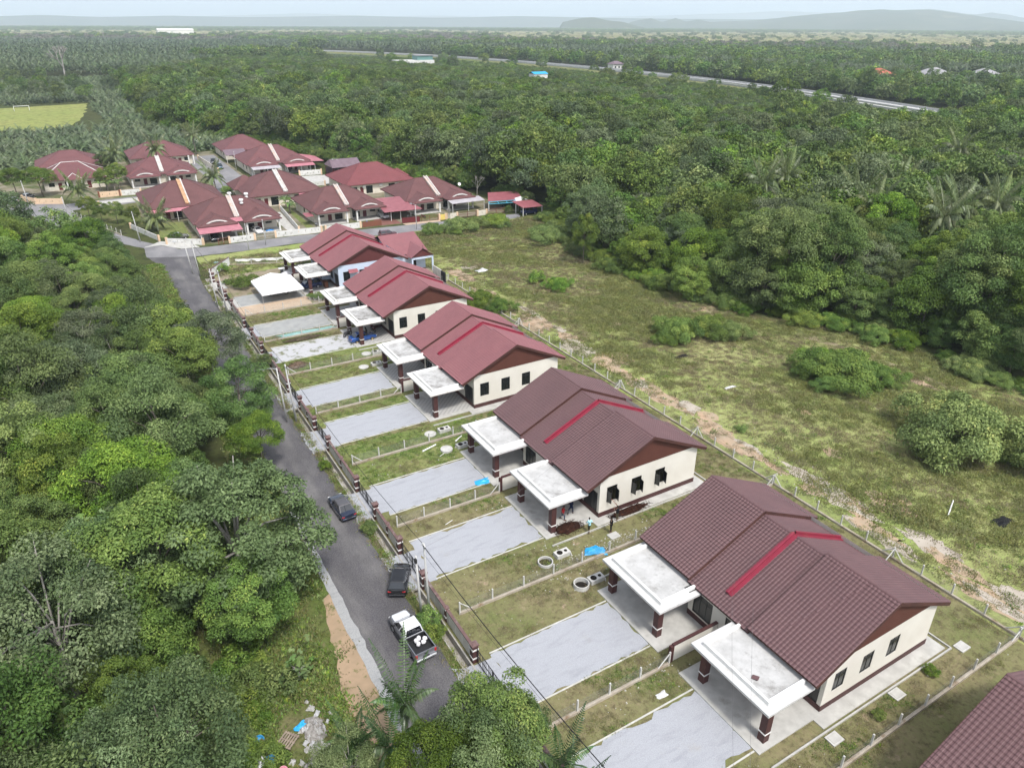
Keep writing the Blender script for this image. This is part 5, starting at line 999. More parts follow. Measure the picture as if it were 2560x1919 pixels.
# ---- palms
def frond_leaflets(rng_, base, az, L, rise, droop, nleaf, lw, ll, jit=1.0, hang_=.45):
    """rachis as an arc, leaflets to both sides; returns leaflet points, normals, directions, lengths"""
    ca, sa = math.cos(az), math.sin(az); P = []; N_ = []; D_ = []; Ls = []
    for k in range(nleaf):
        f = (k+1.5)/(nleaf+1); rr = L*(f-.12*f*f*droop); z = L*(rise*f-droop*f*f); dz = rise-2*droop*f; t3 = Vector((ca, sa, dz)).normalized(); c0 = Vector(base)+Vector((ca*rr, sa*rr, z)); side = Vector((-sa, ca, 0)); up = side.cross(t3); up = up if up.z > 0 else -up
        w = ll*math.sin(math.pi*min(1, .18+.82*f)**.8)*(.85+.3*rng_.random())
        P.append(c0-t3*(L/nleaf)*.3); D_.append(t3); N_.append(up); Ls.append(L/nleaf*1.6)
        for s_ in (-1, 1):
            d = (side*s_*.75+t3*.5-Vector((0, 0, hang_+.35*rng_.random()))).normalized(); P.append(c0); D_.append(d); N_.append((up+side*s_*.3*jit+Vector((rng_.uniform(-.2,.2),)*3)).normalized()); Ls.append(w)
    return P, N_, D_, Ls
def palm_crown(name, seed, nf, L, z, mat, nleaf=11, lw=.28, ll=1.0, rise=(.2, 1.1), droop=(.35, .75)):
    r = random.Random(seed); P = []; N_ = []; D_ = []; Ls = []; T_ = []
    for k in range(nf):
        q = k/nf; az = k*2.399+r.uniform(-.2,.2); rs = rise[1]+(rise[0]-rise[1])*q; dp = droop[0]+(droop[1]-droop[0])*q; a = frond_leaflets(r, (0,0,z), az, L*r.uniform(.85,1.1), rs, dp, nleaf, lw, ll); P += a[0]; N_ += a[1]; D_ += a[2]; Ls += a[3]; T_ += [min(1, max(0, r.gauss(.55-.2*q, .12)))]*len(a[0])
    P, N_, D_ = (np.array([tuple(v) for v in q]) for q in (P, N_, D_)); Ls = np.array(Ls); return leaf_mesh(name, P, N_, D_, Ls, np.full(len(Ls), lw), np.array(T_)+np.random.RandomState(seed).normal(0, .08, len(Ls)), mat, .1)
OP_Y = [palm_crown('crown', 50+k, 30, 4.3, .7, ML_PALM, 11, .30, 1.15) for k in range(3)]; OP_M = [palm_crown('crown', 60+k, 32, 5.2, 6.0, ML_PALM, 9, .42, 1.3) for k in range(2)]; OP_F = palm_crown('oil_palm', 70, 16, 5.2, 5.5, ML_PALM, 4, 1.0, 1.8)
OPT_Y = MB().tube([(0,0,-.2),(0,0,.9)], [.45,.38], 9).mesh('trunk', M_PTRUNK, True); OPT_M = MB().tube([(0,0,-.2),(.1,0,3),(0,0,6.2)], [.42,.32,.36], 9).mesh('trunk', M_PTRUNK, True)
def frond_mesh(name, seed, L, rise, droop, mat, nleaf=24, lw=.11, ll=.75, hang=.45):
    r = random.Random(seed); a = frond_leaflets(r, (0,0,0), 0.0, L, rise, droop, nleaf, lw, ll, 1.0, hang); P, N_, D_ = (np.array([tuple(v) for v in q]) for q in a[:3]); Ls = np.array(a[3]); n = len(Ls)
    me = leaf_mesh(name, P, N_, D_, Ls, np.full(n, lw), np.random.RandomState(seed).normal(.5, .15, n), mat, .1); return me
CF_ = [frond_mesh('frond', 80+k, 4.4, rs, dp, ML_COCO, 38, .13, 1.05, .85) for k, (rs, dp) in enumerate(((1.9, .8), (1.35, 1.05), (.95, 1.2), (.5, 1.15), (.1, 1.0)))]
AF_ = [frond_mesh('frond', 90+k, 2.7, rs, dp, ML_ARECA, 26, .12, .62) for k, (rs, dp) in enumerate(((2.2, .5), (1.4, .8), (.8, .9), (.3, .7)))]
def frond_palm(name, label, x, y, h, fr, nf, s=1.0, lean=(0, 0), r=.16, seed=0, group=None, nuts=False):
    rr = random.Random(seed); T = thing(name, label, 'palm', (x, y, 0), rr.uniform(0, 6.28), group); lx, ly = lean; MB().tube([(0,0,-.3),(lx*.3,ly*.3,h*.4),(lx,ly,h)], [r*1.35,r,r*.8], 8).build('trunk', M_PTRUNK, T, smooth=True)
    for k in range(nf):
        q = k/nf*(len(fr)-.01); o = put('frond', fr[min(len(fr)-1, int(q))], T, (lx, ly, h-.05+.2*(1-k/nf)), (rr.uniform(-.15,.15), rr.uniform(-.15,.15), k*2.399+rr.uniform(-.25,.25)), s*rr.uniform(.85, 1.12))
    if nuts:
        for k in range(6): a = k*1.05; MB().lathe([(0,-.16),(.11,-.08),(.13,.03),(.08,.13),(0,.16)], 8, c=(lx+.32*math.cos(a), ly+.32*math.sin(a), h-.25)).build('coconut', flat('coconut_husk', (0.22,0.20,0.07), .7, .3), T, smooth=True)
    return T
# ---- scatter of stuff (geometry nodes)
def scatter(name, label, cat, pts, srcs, kind='stuff'):
    me = bpy.data.meshes.new(name); me.from_pydata([p[:3] for p in pts], [], [])
    for nm, ty, k in (('rz', 'FLOAT', 3), ('sc', 'FLOAT', 4), ('idx', 'INT', 5), ('sz', 'FLOAT', 6)):
        at = me.attributes.new(nm, ty, 'POINT'); at.data.foreach_set('value', [p[k] if k < len(p) else p[4] for p in pts])
    o = put(name, me, None, label=label, cat=cat, kind=kind); ng = bpy.data.node_groups.new(name+'_spread', 'GeometryNodeTree'); ng.interface.new_socket('Geometry', in_out='INPUT', socket_type='NodeSocketGeometry'); ng.interface.new_socket('Geometry', in_out='OUTPUT', socket_type='NodeSocketGeometry')
    N = ng.nodes.new; lk = ng.links.new; gi = N('NodeGroupInput'); go = N('NodeGroupOutput'); jn = N('GeometryNodeJoinGeometry')
    def attr(nm, ty): a = N('GeometryNodeInputNamedAttribute'); a.data_type = ty; a.inputs['Name'].default_value = nm; return a.outputs['Attribute']
    rz, sc_, ix = attr('rz', 'FLOAT'), attr('sc', 'FLOAT'), attr('idx', 'INT'); cx = N('ShaderNodeCombineXYZ'); lk(rz, cx.inputs['Z']); c3_ = N('ShaderNodeCombineXYZ'); lk(sc_, c3_.inputs['X']); lk(sc_, c3_.inputs['Y']); lk(attr('sz', 'FLOAT'), c3_.inputs['Z'])
    for k, s_ in enumerate(srcs):
        oi = N('GeometryNodeObjectInfo'); oi.inputs['Object'].default_value = s_; oi.transform_space = 'ORIGINAL'; oi.inputs['As Instance'].default_value = True; cmp_ = N('FunctionNodeCompare'); cmp_.data_type = 'INT'; cmp_.operation = 'EQUAL'
        ai = [i for i in cmp_.inputs if i.type == 'INT']; lk(ix, ai[0]); ai[1].default_value = k
        ip = N('GeometryNodeInstanceOnPoints'); lk(gi.outputs[0], ip.inputs['Points']); lk(cmp_.outputs[0], ip.inputs['Selection']); lk(oi.outputs['Geometry'], ip.inputs['Instance']); lk(cx.outputs[0], ip.inputs['Rotation']); lk(c3_.outputs[0], ip.inputs['Scale']); lk(ip.outputs[0], jn.inputs[0])
    lk(jn.outputs[0], go.inputs[0]); md = o.modifiers.new('spread', 'NODES'); md.node_group = ng; return o

# ---- where things grow
def lerp_line(pts, y):
    for (x0, y0), (x1, y1) in zip(pts, pts[1:]):
        if y0 <= y <= y1: return x0+(x1-x0)*(y-y0)/(y1-y0)
    return pts[0][0] if y < pts[0][1] else pts[-1][0]
LEFT_EDGE = [(-2.5,30),(0.6,44),(1.2,52),(4.8,62),(7.4,75),(8.3,100),(7.8,120),(6.9,140),(5.6,155),(4.2,164),(1.0,173),(-9.0,190),(-14.5,204),(-19,216),(-23,226)]
RIGHT_EDGE = [(112,10),(108,34),(106,46),(106,58),(104,68),(97,78),(93.5,92),(91,112),(92,124),(96,138),(104,156),(106,172),(102,198),(98,213),(92,232),(84,258),(74,296),(63,316),(55,345),(40,405),(40,455),(42,560),(44,640),(75,655),(104,730),(140,880),(180,930),(200,960)]
HWY = [(352,90),(385,180),(410,246),(441,330),(470,430),(492,560),(505,720),(500,900),(472,1100),(405,1300),(280,1520),(100,1760),(-150,2000)]
rt = random.Random(99)
FARB = ((357,822,26),(352,552,18),(634,434,17),(690,418,18),(740,400,15),(541,690,11))
def clear_view(x, y):
    """ground kept open in front of the far buildings"""
    for bx, by, w in FARB:
        L = math.hypot(bx, by); ux, uy = bx/L, by/L; dx, dy = bx-x, by-y; t_ = dx*ux+dy*uy; p = abs(dx*uy-dy*ux)
        if -w < t_ < 105 and p < w+3: return True
    return False
def hwy_x(y): return lerp_line(HWY, y)
_hp = sorted((math.atan2(x, y), math.hypot(x, y)) for x, y in HWY)
def hwy_gap(x, y):
    """how far short of the highway a spot lies along its own bearing"""
    return float(np.interp(math.atan2(x, y), [q[0] for q in _hp], [q[1] for q in _hp]))-math.hypot(x, y)
cand = []                                       # (depth, x, y, scale, kind) of every broadleaf tree
def jitter_grid(x0, x1, y0, y1, st):
    y = y0
    while y < y1:
        x = x0+(st*.5 if int((y-y0)/st) % 2 else 0)
        while x < x1: yield x+rt.uniform(-.38,.38)*st, y+rt.uniform(-.38,.38)*st; x += st
        y += st*.88
for x, y in jitter_grid(-26, 12, 30, 228, 4.9):
    if x > lerp_line(LEFT_EDGE, y)-rt.uniform(.2, 2.2): continue
    if y < 45 and x > -2.5 and rt.random() < .85: continue
    if y > 170 and x < -22: continue
    z = on_screen(x, y, 7); 
    if z: cand.append((z, x, y, rt.choice((.55,.68,.8,.9,1.05))*rt.uniform(.9,1.1)*(.8 if y > 150 else .92 if y > 110 else 1), 'L'))
for x, y in jitter_grid(40, 460, 8, 960, 5.3):
    e = lerp_line(RIGHT_EDGE, y); hx = hwy_x(y)
    if x < e+rt.uniform(.5, 2.5) or x > hx-24: continue
    if clear_view(x, y): continue
    if y > 640 and x < 120 and x < 44+(y-640)*.4: continue
    if y > 720 and rt.random() < .55: continue       # palms take over
    z = on_screen(x, y, 7)
    if not z: continue
    s = rt.choice((.5,.65,.78,.9,1.05,1.25))*rt.uniform(.92,1.08)*(1+.15*math.sin(x*.045)*math.cos(y*.05))
    gap = hx-x
    dr = hwy_gap(x, y)
    if dr < 34: continue
    if y > 196 and rt.random() > .02: s = min(s, max(.2, (2+43*dr/(math.hypot(x, y)+dr))*.6/12.5), max(.3, gap/165))
    cand.append((z, x, y, s, 'R'))
cand.sort()
NIND = 284
LBL = {('L','round'): 'rounded mid-green tree in the jungle across the road from the row walls', ('L','oval'): 'tall oval green tree in the jungle across the road from the row walls', ('L','spread'): 'yellow-green spreading tree in the jungle across the road from the row walls', ('L','shaggy'): 'dark shaggy tree in the jungle across the road from the row walls', ('L','feather'): 'grey-green feathery tree in the jungle across the road from the row walls', ('L','young'): 'slim yellow-green young tree in the jungle across the road from the row walls'}
LBL[('L','edge')] = 'dark low-skirted tree in the jungle across the road from the row walls'; LBL[('L','edge_y')] = 'fresh green low-skirted tree in the jungle across the road from the row walls'
for k_ in list(LBL): LBL[('R', k_[1])] = LBL[k_].replace('across the road from the row walls', 'edge beyond the grassy clearing')
KD = dict(round='rounded mid-green tree', oval='oval green tree', spread='yellow-green spreading tree', shaggy='dark shaggy tree', feather='grey-green feathery tree', young='slim yellow-green tree', edge='dark low-skirted tree', edge_y='fresh green low-skirted tree')
LW_ = ((44,'above the rubbish slope'),(58,'beside the big leaning roadside tree'),(75,'across from the navy sedan'),(95,'across from the lamp arm pole'),(118,'across from the weedy gravel drive'),(140,'across from the canopy tent'),(166,'across from the brown corner yard'),(999,'below the bending estate road'))
RW_ = ((48,'behind the broad vine-grown mound'),(70,'behind the dirt track thicket'),(96,'behind the bush cluster in the clearing'),(128,'behind the slender bright tree'),(165,'behind the bamboo-like clump'),(9999,'behind the street-end carports'))
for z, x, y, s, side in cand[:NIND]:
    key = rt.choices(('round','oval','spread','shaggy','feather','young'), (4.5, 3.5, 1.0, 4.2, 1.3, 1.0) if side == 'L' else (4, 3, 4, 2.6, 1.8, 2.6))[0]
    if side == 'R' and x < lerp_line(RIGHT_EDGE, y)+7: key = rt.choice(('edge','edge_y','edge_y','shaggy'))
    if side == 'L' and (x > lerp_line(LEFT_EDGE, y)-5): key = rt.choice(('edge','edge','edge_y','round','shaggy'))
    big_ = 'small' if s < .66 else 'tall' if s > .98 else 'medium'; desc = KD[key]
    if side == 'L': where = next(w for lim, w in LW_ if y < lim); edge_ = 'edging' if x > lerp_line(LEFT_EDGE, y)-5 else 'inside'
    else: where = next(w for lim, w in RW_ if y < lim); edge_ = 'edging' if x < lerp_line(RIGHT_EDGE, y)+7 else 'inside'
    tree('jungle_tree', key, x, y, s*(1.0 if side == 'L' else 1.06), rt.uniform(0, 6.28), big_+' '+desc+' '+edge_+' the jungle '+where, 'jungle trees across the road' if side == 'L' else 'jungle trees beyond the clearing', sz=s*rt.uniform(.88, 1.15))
far = []
for z, x, y, s, side in cand[NIND:]:
    far.append((x, y, -.3*s, rt.uniform(0, 6.28), s*rt.uniform(.95, 1.15), rt.choices((0,1,2,3), (4.5, 2.4, 3.2+1.6*(math.sin(x*.02+y*.013) > .2), 1.8))[0]))
for k in range(330):                                   # low growth along the back of the estate and the palm edge
    y = rt.uniform(166, 640) if k > 160 else rt.uniform(196, 320); x = lerp_line(RIGHT_EDGE, y)+rt.uniform(-6 if 205 < y < 330 else -2.5, 3); far.append((x, y, -1.2, rt.uniform(0, 6.28), rt.uniform(.28, .55), rt.choice((0,0,1,2))))
# ---- trees told apart one by one
tree('roadside_tree', 'big', 4.6, 51.6, 1.30, 0.4, 'large grey-green tree leaning over the road by the navy sedan', None, sz=1.12); tree('roadside_tree', 'feather', 10.4, 97, .95, 2.0, 'grey feathery tree overhanging the road past the bend of jungle', None, sz=.85); tree('roadside_tree', 'shaggy', 11.0, 83, .8, 1.0, 'dark tree overhanging the road opposite the lamp arm pole', None); tree('roadside_tree', 'round', 11.0, 73.5, .58, 3.0, 'small round dark green tree at the road edge below the dark overhanging one', None)
tree('vine_tree', 'oval', 4.4, 46.6, .72, 1.3, 'vine covered yellow-green tree above the grassy rubbish slope', None); tree('mango_tree', 'round', -9.0, 247.6, .82, .3, 'round dark mango tree inside the peach wall bend', None, sz=.72); tree('mango_tree', 'round', -15.2, 250.6, .8, 1.3, 'round mango tree behind the parked silver car', None, sz=.7)
tree('fruit_tree', 'oval', 14.7, 26.8, .78, 2.2, 'leafy fruit tree rising over the nearest gate with yellow shoots', None, sz=.76); tree('fruit_tree', 'feather', 12.7, 25.4, .66, .8, 'smaller grey-green tree crowding the nearest gate', None, sz=.74); tree('fruit_tree', 'young', 17.1, 27.0, .42, 2.9, 'yellow-tipped young tree leaning over the nearest driveway edge', None, sz=.75); tree('fruit_tree', 'feather', 6.6, 31.0, .42, 4.0, 'grey-green cassava-like tree over the rubbish heap', None, sz=.42); tree('fruit_tree', 'spread', 10.6, 26.0, .5, 4.9, 'low spreading tree between the rubbish heap and the fruit tree', None, sz=.75)
tree('slope_tree', 'feather', -4.7, 34.8, .66, 1.1, 'pale feathery tree at the foot of the grassy slope', None, sz=.85); tree('bamboo_clump', 'big', 98, 131, 1.05, .9, 'tall pale bamboo-like clump at the clearing corner', None, sz=1.05); tree('papaya_tree', 'young', 87.6, 118.5, .7, .3, 'slender bright green tree standing just before the jungle edge', None, sz=1.15); tree('tall_tree', 'oval', 152, 122, 1.15, .2, 'tall vine-wrapped bright green tree among the coconut palms', None, sz=1.35); tree('spreading_tree', 'edge_y', 91.6, 91.5, .95, .6, 'pale layered tree at the jungle edge behind the bush line', None)
for x, y, s, d in ((3.4,207,.55,'beside the estate road fence'),(6.6,203.2,.6,'beside the thin leaning pole'),(10.2,200,.5,'between the estate road fence and the bungalow lawn'),(1.0,213,.6,'under the coconut palm on the estate road'),(7.4,249.4,.7,'between banana plants and the pale ridge bungalow'),(11.0,254,.75,'beside the twin eyebrow bungalow'),(9.5,275,.8,'behind the pale ridge bungalow'),(98,200,.75,'behind the street-end bungalow')):
    tree('garden_tree', 'young', x, y, s, rt.uniform(0, 6), 'small yellow-green garden tree '+d, 'garden trees of the estate')
T = thing('bare_tree', 'leafless pale frangipani tree by the yellow wall', 'tree', (80.2, 166.4, 0)); m_ = MB(); rr = random.Random(3)
def branch(p, d, L, r, lv):
    e = p+d*L; m_.tube([p, e], [r, r*.7], 5, caps=False)
    if lv: 
        for _ in range(3): branch(e, (d+Vector((rr.uniform(-.8,.8), rr.uniform(-.8,.8), rr.uniform(-.1,.5)))).normalized(), L*.7, r*.66, lv-1)
branch(Vector((0,0,-.1)), Vector((0,0,1)), 1.1, .1, 4); m_.build('branches', M_BARK_PALE, T)
T = thing('bare_tree', 'tall leafless grey tree behind the street-end bungalow', 'tree', (98.5, 186, 0)); m_ = MB(); branch(Vector((0,0,-.2)), Vector((.03,0,1)), 2.6, .12, 3); m_.build('branches', M_BARK_PALE, T)
T = thing('bare_tree', 'tall dead tree before the mature oil palms', 'tree', (12, 762, 0)); m_ = MB(); branch(Vector((0,0,-.2)), Vector((.03,0,1)), 10, .9, 4); m_.build('branches', M_BARK_PALE, T)
# broad-leaved saplings with leaves large enough to tell apart
lf = MB(); lf.v = [(0,0,0),(.16,.30,.03),(.30,.34,-.02),(.30,.12,.02),(.62,.20,-.04),(.78,0,-.14),(.62,-.20,-.04),(.30,-.12,.02),(.30,-.34,-.02),(.16,-.30,.03)]; lf.f = [(0,3,2,1),(0,9,8,7),(0,7,6,3),(3,6,5,4)]; lf.m = [0]*4
LEAF_BIG = lf.mesh('leaf', ML_BIG); at = LEAF_BIG.attributes.new('tint', 'FLOAT', 'FACE'); at.data.foreach_set('value', [.5,.45,.6,.55])
def macaranga(label, x, y, h, R, nl, seed):
    r = random.Random(seed); T = thing('broadleaf_sapling', label, 'tree', (x, y, 0)); m_ = MB(); m_.tube([(0,0,-.2),(.1,0,h*.5),(0,0,h*.85)], [.14,.1,.06], 6); tips = []
    for k in range(12):
        a = k*2.4; e = Vector((R*.75*math.cos(a)*r.uniform(.5,1), R*.75*math.sin(a)*r.uniform(.5,1), h*r.uniform(.62,1.0))); m_.tube([(.05,0,h*.45+.3*r.random()), e*.6+Vector((0,0,h*.25)), e], [.05,.035,.02], 5); tips.append(e)
    m_.build('trunk', M_BARK_PALE, T)
    for k in range(nl):
        c = tips[k % 12]; p = c+Vector((r.gauss(0,.55), r.gauss(0,.55), r.gauss(0,.35))); put('leaf', LEAF_BIG, T, tuple(p), (r.uniform(-.5,.5), r.uniform(.0,.7), r.uniform(0,6.28)), r.uniform(.6,1.25))
macaranga('sapling with large pale palmate leaves rising above the big roadside tree', -3.6, 56.5, 9.5, 3.2, 210, 4); macaranga('sapling with large pale leaves at the edge of the shaded slope', -9.8, 41.5, 7.0, 2.6, 180, 5); macaranga('small big-leaved sapling on the grassy slope by the sand strip', 6.2, 42.0, 1.6, .8, 40, 6)
# ---- shrubs
shr = [(77.3,78.6,1.75,'bushy mound in the clearing with paler leaves, largest of its cluster'),(82.6,77.2,1.7,'dark bushy mound joined to the cluster in the clearing'),(85.2,74.4,1.35,'low bush ending the cluster in the clearing'),(86.9,55.5,2.7,'large mounded thicket beside the dirt track'),(89.2,60.6,1.2,'small dark bush beside the dirt track thicket'),(90.6,52.0,1.5,'tangled lower end of the dirt track thicket'),(82.6,35.6,3.3,'broad vine-grown mound in the clearing nearest the nearest house fence'),(87.2,31.5,2.0,'lower mound trailing off the broad vine-grown one'),(74.2,107.8,1.25,'round dark bush alone in the mid clearing'),(72.6,113,.95,'smaller bush next to the round dark one'),(57.3,107,1.55,'dense bush growing through the back fence'),(58.9,103.2,1.2,'bush hugging the back fence beside a denser one'),(77,155.4,1.9,'weedy thicket along the cross street verge'),(82,156.2,1.5,'weedy thicket with white flowers along the street verge'),(87.5,155.6,1.6,'weedy thicket near the street end'),(70.5,156.2,1.3,'brownish thicket behind the street lamp'),(91,137,2.3,'rounded bush at the jungle edge of the clearing'),(17.05,42.3,.62,'bright green shrub at the foot of the utility pole'),(16.95,40.7,.5,'pale croton shrub beside the drain and the pickup'),(17.2,56.4,.5,'spindly pale shrub beside the drain near the navy sedan'),(17.0,69.6,.45,'pale shrub beside the drain past the navy sedan'),(17.9,100.0,.8,'dark shrub spilling over the drain by the weedy gravel drive'),(17.2,102.5,.6,'pale shrub leaning by the drain past the dark one'),(22.5,138.0,1.1,'green shrub row beside the tent yard'),(25.0,138.6,1.0,'second green shrub of the tent yard row'),(21.2,150.2,.8,'shrub in front of the white corner wall'),(24.6,190,.8,'round garden shrub under the pink back awning'),(16.5,178.5,.9,'weedy shrub outside the stained corner wall'),(33.5,124.8,.6,'potted shrub by the peach yard column'),(64,52,.4,'small weed tuft near the back fence bare soil'),(20.6,141.5,.5,'low weed in the brown yard'),(48.6,17.9,.35,'small green tuft in the side yard of the nearest house'),(41.5,17.5,.3,'smaller green tuft in the side yard of the nearest house'),(37.6,228,1.0,'dark hedge shrub at the lane corner'),(97.2,166,.8,'yellow-green shrub by the last gate')]
for x, y, s, d in shr: tree('shrub', 'thicket' if s > 1.1 else 'shrub' if rt.random() < .6 else 'shrub_y', x, y, s*(.45 if s > 1.1 else 1), rt.uniform(0, 6), d, 'shrubs of the clearing and verges', 'shrub', sz=s*rt.uniform(.8, 1.05)*(.5 if s > 1.1 else 1))
for x, y, s, d in [q for q in shr if q[2] > 1.45]:       # lower growth round the larger mounds
    for k in range(4):
        a = rt.uniform(0, 6.28); tree('shrub', rt.choice(('shrub','shrub_y','thicket')), x+math.cos(a)*s*1.5, y+math.sin(a)*s*1.5, s*rt.uniform(.16, .3), rt.uniform(0, 6), 'low weedy growth skirting the mounds and thickets of the clearing', 'weedy growth round the mounds', 'shrub')
for k in range(95):                                   # understorey along the jungle foot
    y = rt.uniform(32, 162); x = lerp_line(RIGHT_EDGE, y)+rt.uniform(-1.8, 3.5); s = rt.uniform(.25, .7); tree('shrub', 'thicket', x, y, s, rt.uniform(0, 6), 'leafy undergrowth shrub at the foot of the jungle beyond the clearing', 'undergrowth at the jungle foot', 'shrub')
for k in range(90):
    y = rt.uniform(31, 62); x = lerp_line(LEFT_EDGE, y)+rt.uniform(-5, 4.2); s = rt.uniform(.3, .95)
    if x > 8.2 or (x > 3.2 and y < 40): continue
    s = s; tree('shrub', rt.choice(('shrub','shrub_y')), x, y, s, rt.uniform(0, 6), 'low green shrub on the shaded slope below the roadside jungle', 'shrubs on the shaded slope', 'shrub')
for k in range(26):
    y = rt.uniform(170, 222); x = lerp_line(LEFT_EDGE, y)+rt.uniform(-1.5, .6); tree('shrub', rt.choice(('shrub','shrub_y')), x, y, rt.uniform(.8, 1.5), rt.uniform(0, 6), 'leafy shrub hugging the kerb of the bending estate road', 'shrubs along the estate road', 'shrub')
# ---- palms
for k, (x, y, h, lx) in enumerate(((139,119,12.6,.5),(150,121,13,-.4),(147,100,12.8,.6),(139,90,12.8,.2),(145,79,12.6,-.5),(157,82,12.2,.4),(162,77.5,13.2,.3),(168,104,12,.2),(226,123,13.5,.4))): frond_palm('coconut_palm', 'coconut palm rising through the jungle canopy beyond the clearing', x*.965, y*.965, h-.1, CF_, 26, 1.18, (lx, .2), seed=200+k, group='coconut palms in the jungle')
for k, (x, y, h, d) in enumerate(((12.4,270,7.5,'behind the twin eyebrow bungalow'),(-.4,229,4.2,'at the mouth of the lane by the peach wall'),(14.4,190.4,3.0,'in the lawn beside the front maroon bungalow'),(25.5,279,6.5,'before the half hidden bungalow'),(35.2,231,4.5,'at the lane corner, small and dark'),(41.5,304,7.0,'at the end of the lane'),(70,318,7.5,'at the plantation edge behind the lane-end bungalow'))): frond_palm('coconut_palm', 'coconut palm '+d, x, y, h, CF_, 22, 1.05, (.3, .1), seed=230+k, group='coconut palms of the estate')
for k, (x, y, h, s, d) in enumerate(((10.9,31.6,5.2,.95,'standing at the road edge below the pickup, tallest of the clump'),(9.3,30.4,3.8,.85,'leaning toward the sand strip beside the road'),(18.4,24.2,2.8,.9,'drooping over the gate corner by the fruit tree'),(17.4,22.6,2.4,.8,'half hidden under the fruit tree at the gate'),(7.4,32.2,3.2,.8,'above the sand strip end'))): frond_palm('areca_palm', 'dark areca palm '+d, x, y, h, AF_, 14, s, (.1, .1), .09, seed=260+k, group='areca palms by the nearest gate')
for k, (x, y) in enumerate(((7.6,247),(9.4,246.2),(10.8,248.2),(5.8,248.6),(47.2,199),(46.6,193))): frond_palm('banana_plant', 'banana plant with broad drooping leaves '+('beside the pale ridge bungalow' if k < 4 else 'at the top of the narrow lawn strip'), x, y, 2.2, [frond_mesh('leaf', 300+k, 2.4, 1.0, .9, ML_BIG, 12, .5, .42)], 9, 1.0, seed=270+k, group='banana plants')
pal = []
for x, y in jitter_grid(-45, 75, 306, 770, 7.6):
    if -60 < x < 19 and 400 < y < 545: continue
    e = lerp_line(RIGHT_EDGE, y)
    if x > e-2 or (y > 640 and x > 44+(y-640)*.4): continue
    if x > 35 and y < 312: continue
    z = on_screen(x, y, 3, 60)
    if z: pal.append((z, x, y, rt.uniform(.8, 1.15)))
for x, y in ((-14,296),(-21,281),(-24,262),(12,302),(40,318),(52,322),(60,328),(-26,300),(-5,303),(3,308),(-17,310)): pal.append((on_screen(x, y, 3) or 300, x, y, rt.uniform(.8, 1.1)))
for k in range(70):                                   # stray trees among the palms
    y = rt.uniform(545, 780); x = rt.uniform(-40, 100)
    if on_screen(x, y, 5, 60): far.append((x, y, 0, rt.uniform(0, 6.28), rt.uniform(.5, 1.1), rt.choice((0,1,1,3))))
pal.sort(); NP = 292
for z, x, y, s in pal[:NP]:
    T = thing('oil_palm', ('stunted ' if s < .88 else 'full-grown ' if s > 1.06 else '')+'silvery-green oil palm in the young plantation '+('just behind the bungalow roofs' if y < 335 else 'short of the playing field' if y < 405 else 'beside the playing field' if y < 545 else 'beyond the playing field'), 'palm', (x, y, 0), rt.uniform(0, 6.28), 'young oil palms'); T.scale = (s, s, s); put('trunk', OPT_Y, T); put('crown', OP_Y[rt.randrange(3)], T)
T = thing('oil_palm', 'mature oil palm with dark trunk at the far plantation front', 'palm', (40, 785, 0), 0, 'mature oil palms'); put('trunk', OPT_M, T); opm = put('crown', OP_M[0], T); opf = put('oil_palm', OP_F, None, (120, 930, 0)); tag(opf, 'mature oil palm deep in the far plantation', 'palm', 'mature oil palms')
opm2 = put('crown', OP_M[1], T, (0.05, 0, .2), .6)
palms = [(x, y, 0, rt.uniform(0, 6.28), s, 0) for z, x, y, s in pal[NP:]]
src_y = T.children[0]
young_src = next(o for o in scene.objects if o.name.startswith('crown') and o.data == OP_Y[0])
# ---- beyond: plantations out to the plain
def polar(r, a): return r*math.sin(a), r*math.cos(a)
A0, A1 = RAD(-8), RAD(70)
rub = []; farf = []; pale = []
def sweep(r0, r1, st, grow):
    r = r0
    while r < r1:
        s_ = st*(1+grow*(r-r0)/(r1-r0)); n = int((A1-A0)*r/s_)
        for k in range(n): 
            rr_ = r+rt.uniform(-.5,.5)*s_; a = A0+(A1-A0)*(k+rt.random())/n; x, y = polar(rr_, a); yield rr_, math.degrees(a), x, y, s_
        r += s_*.85
for r, a, x, y, st in sweep(560, 1500, 10.5, .35):
    hx = hwy_x(y); gap = x-hx; side_r = gap > 0
    dr = hwy_gap(x, y)
    if abs(gap) < 30 or abs(dr) < 36: continue
    if not side_r and (y < 955 and x > lerp_line(RIGHT_EDGE, y)): continue      # already jungle
    if x < 60 and y < 775: continue
    if clear_view(x, y): continue
    n_ = math.sin(x*.012+1.0)+math.cos(y*.009+x*.004)
    sc_ = st/9.2
    if side_r and gap < 70: 
        if r < 1200: farf.append((x, y, 0, rt.uniform(0,6.28), sc_*rt.uniform(.7, 1.1), 0 if rt.random() < .5 else 1))
        continue
    if (not side_r and gap > -110) or 0 < dr < 330: palms.append((x, y, -1.6, rt.uniform(0,6.28), min(sc_, max(.3, (2+43*max(dr, 0)/(r+max(dr, 0)))*.75/9.5)) if dr > 0 else .4, 1)); continue
    if n_ > (-.7 if not side_r else -.3): palms.append((x, y, 0, rt.uniform(0,6.28), sc_*rt.uniform(.85, 1.15), 1 if r < 950 else 2))
    else: farf.append((x, y, 0, rt.uniform(0,6.28), sc_*rt.uniform(.7, 1.15), rt.choice((0,1,1))))
for y in np.arange(250, 760, 15.0):                     # columnar trees on the far verge of the highway
    x = hwy_x(y)+rt.uniform(30, 48); 
    if rt.random() < .82 and not clear_view(x, y): farf.append((x, y+rt.uniform(-6,6), 0, rt.uniform(0,6.28), rt.uniform(.85,1.35), 2))
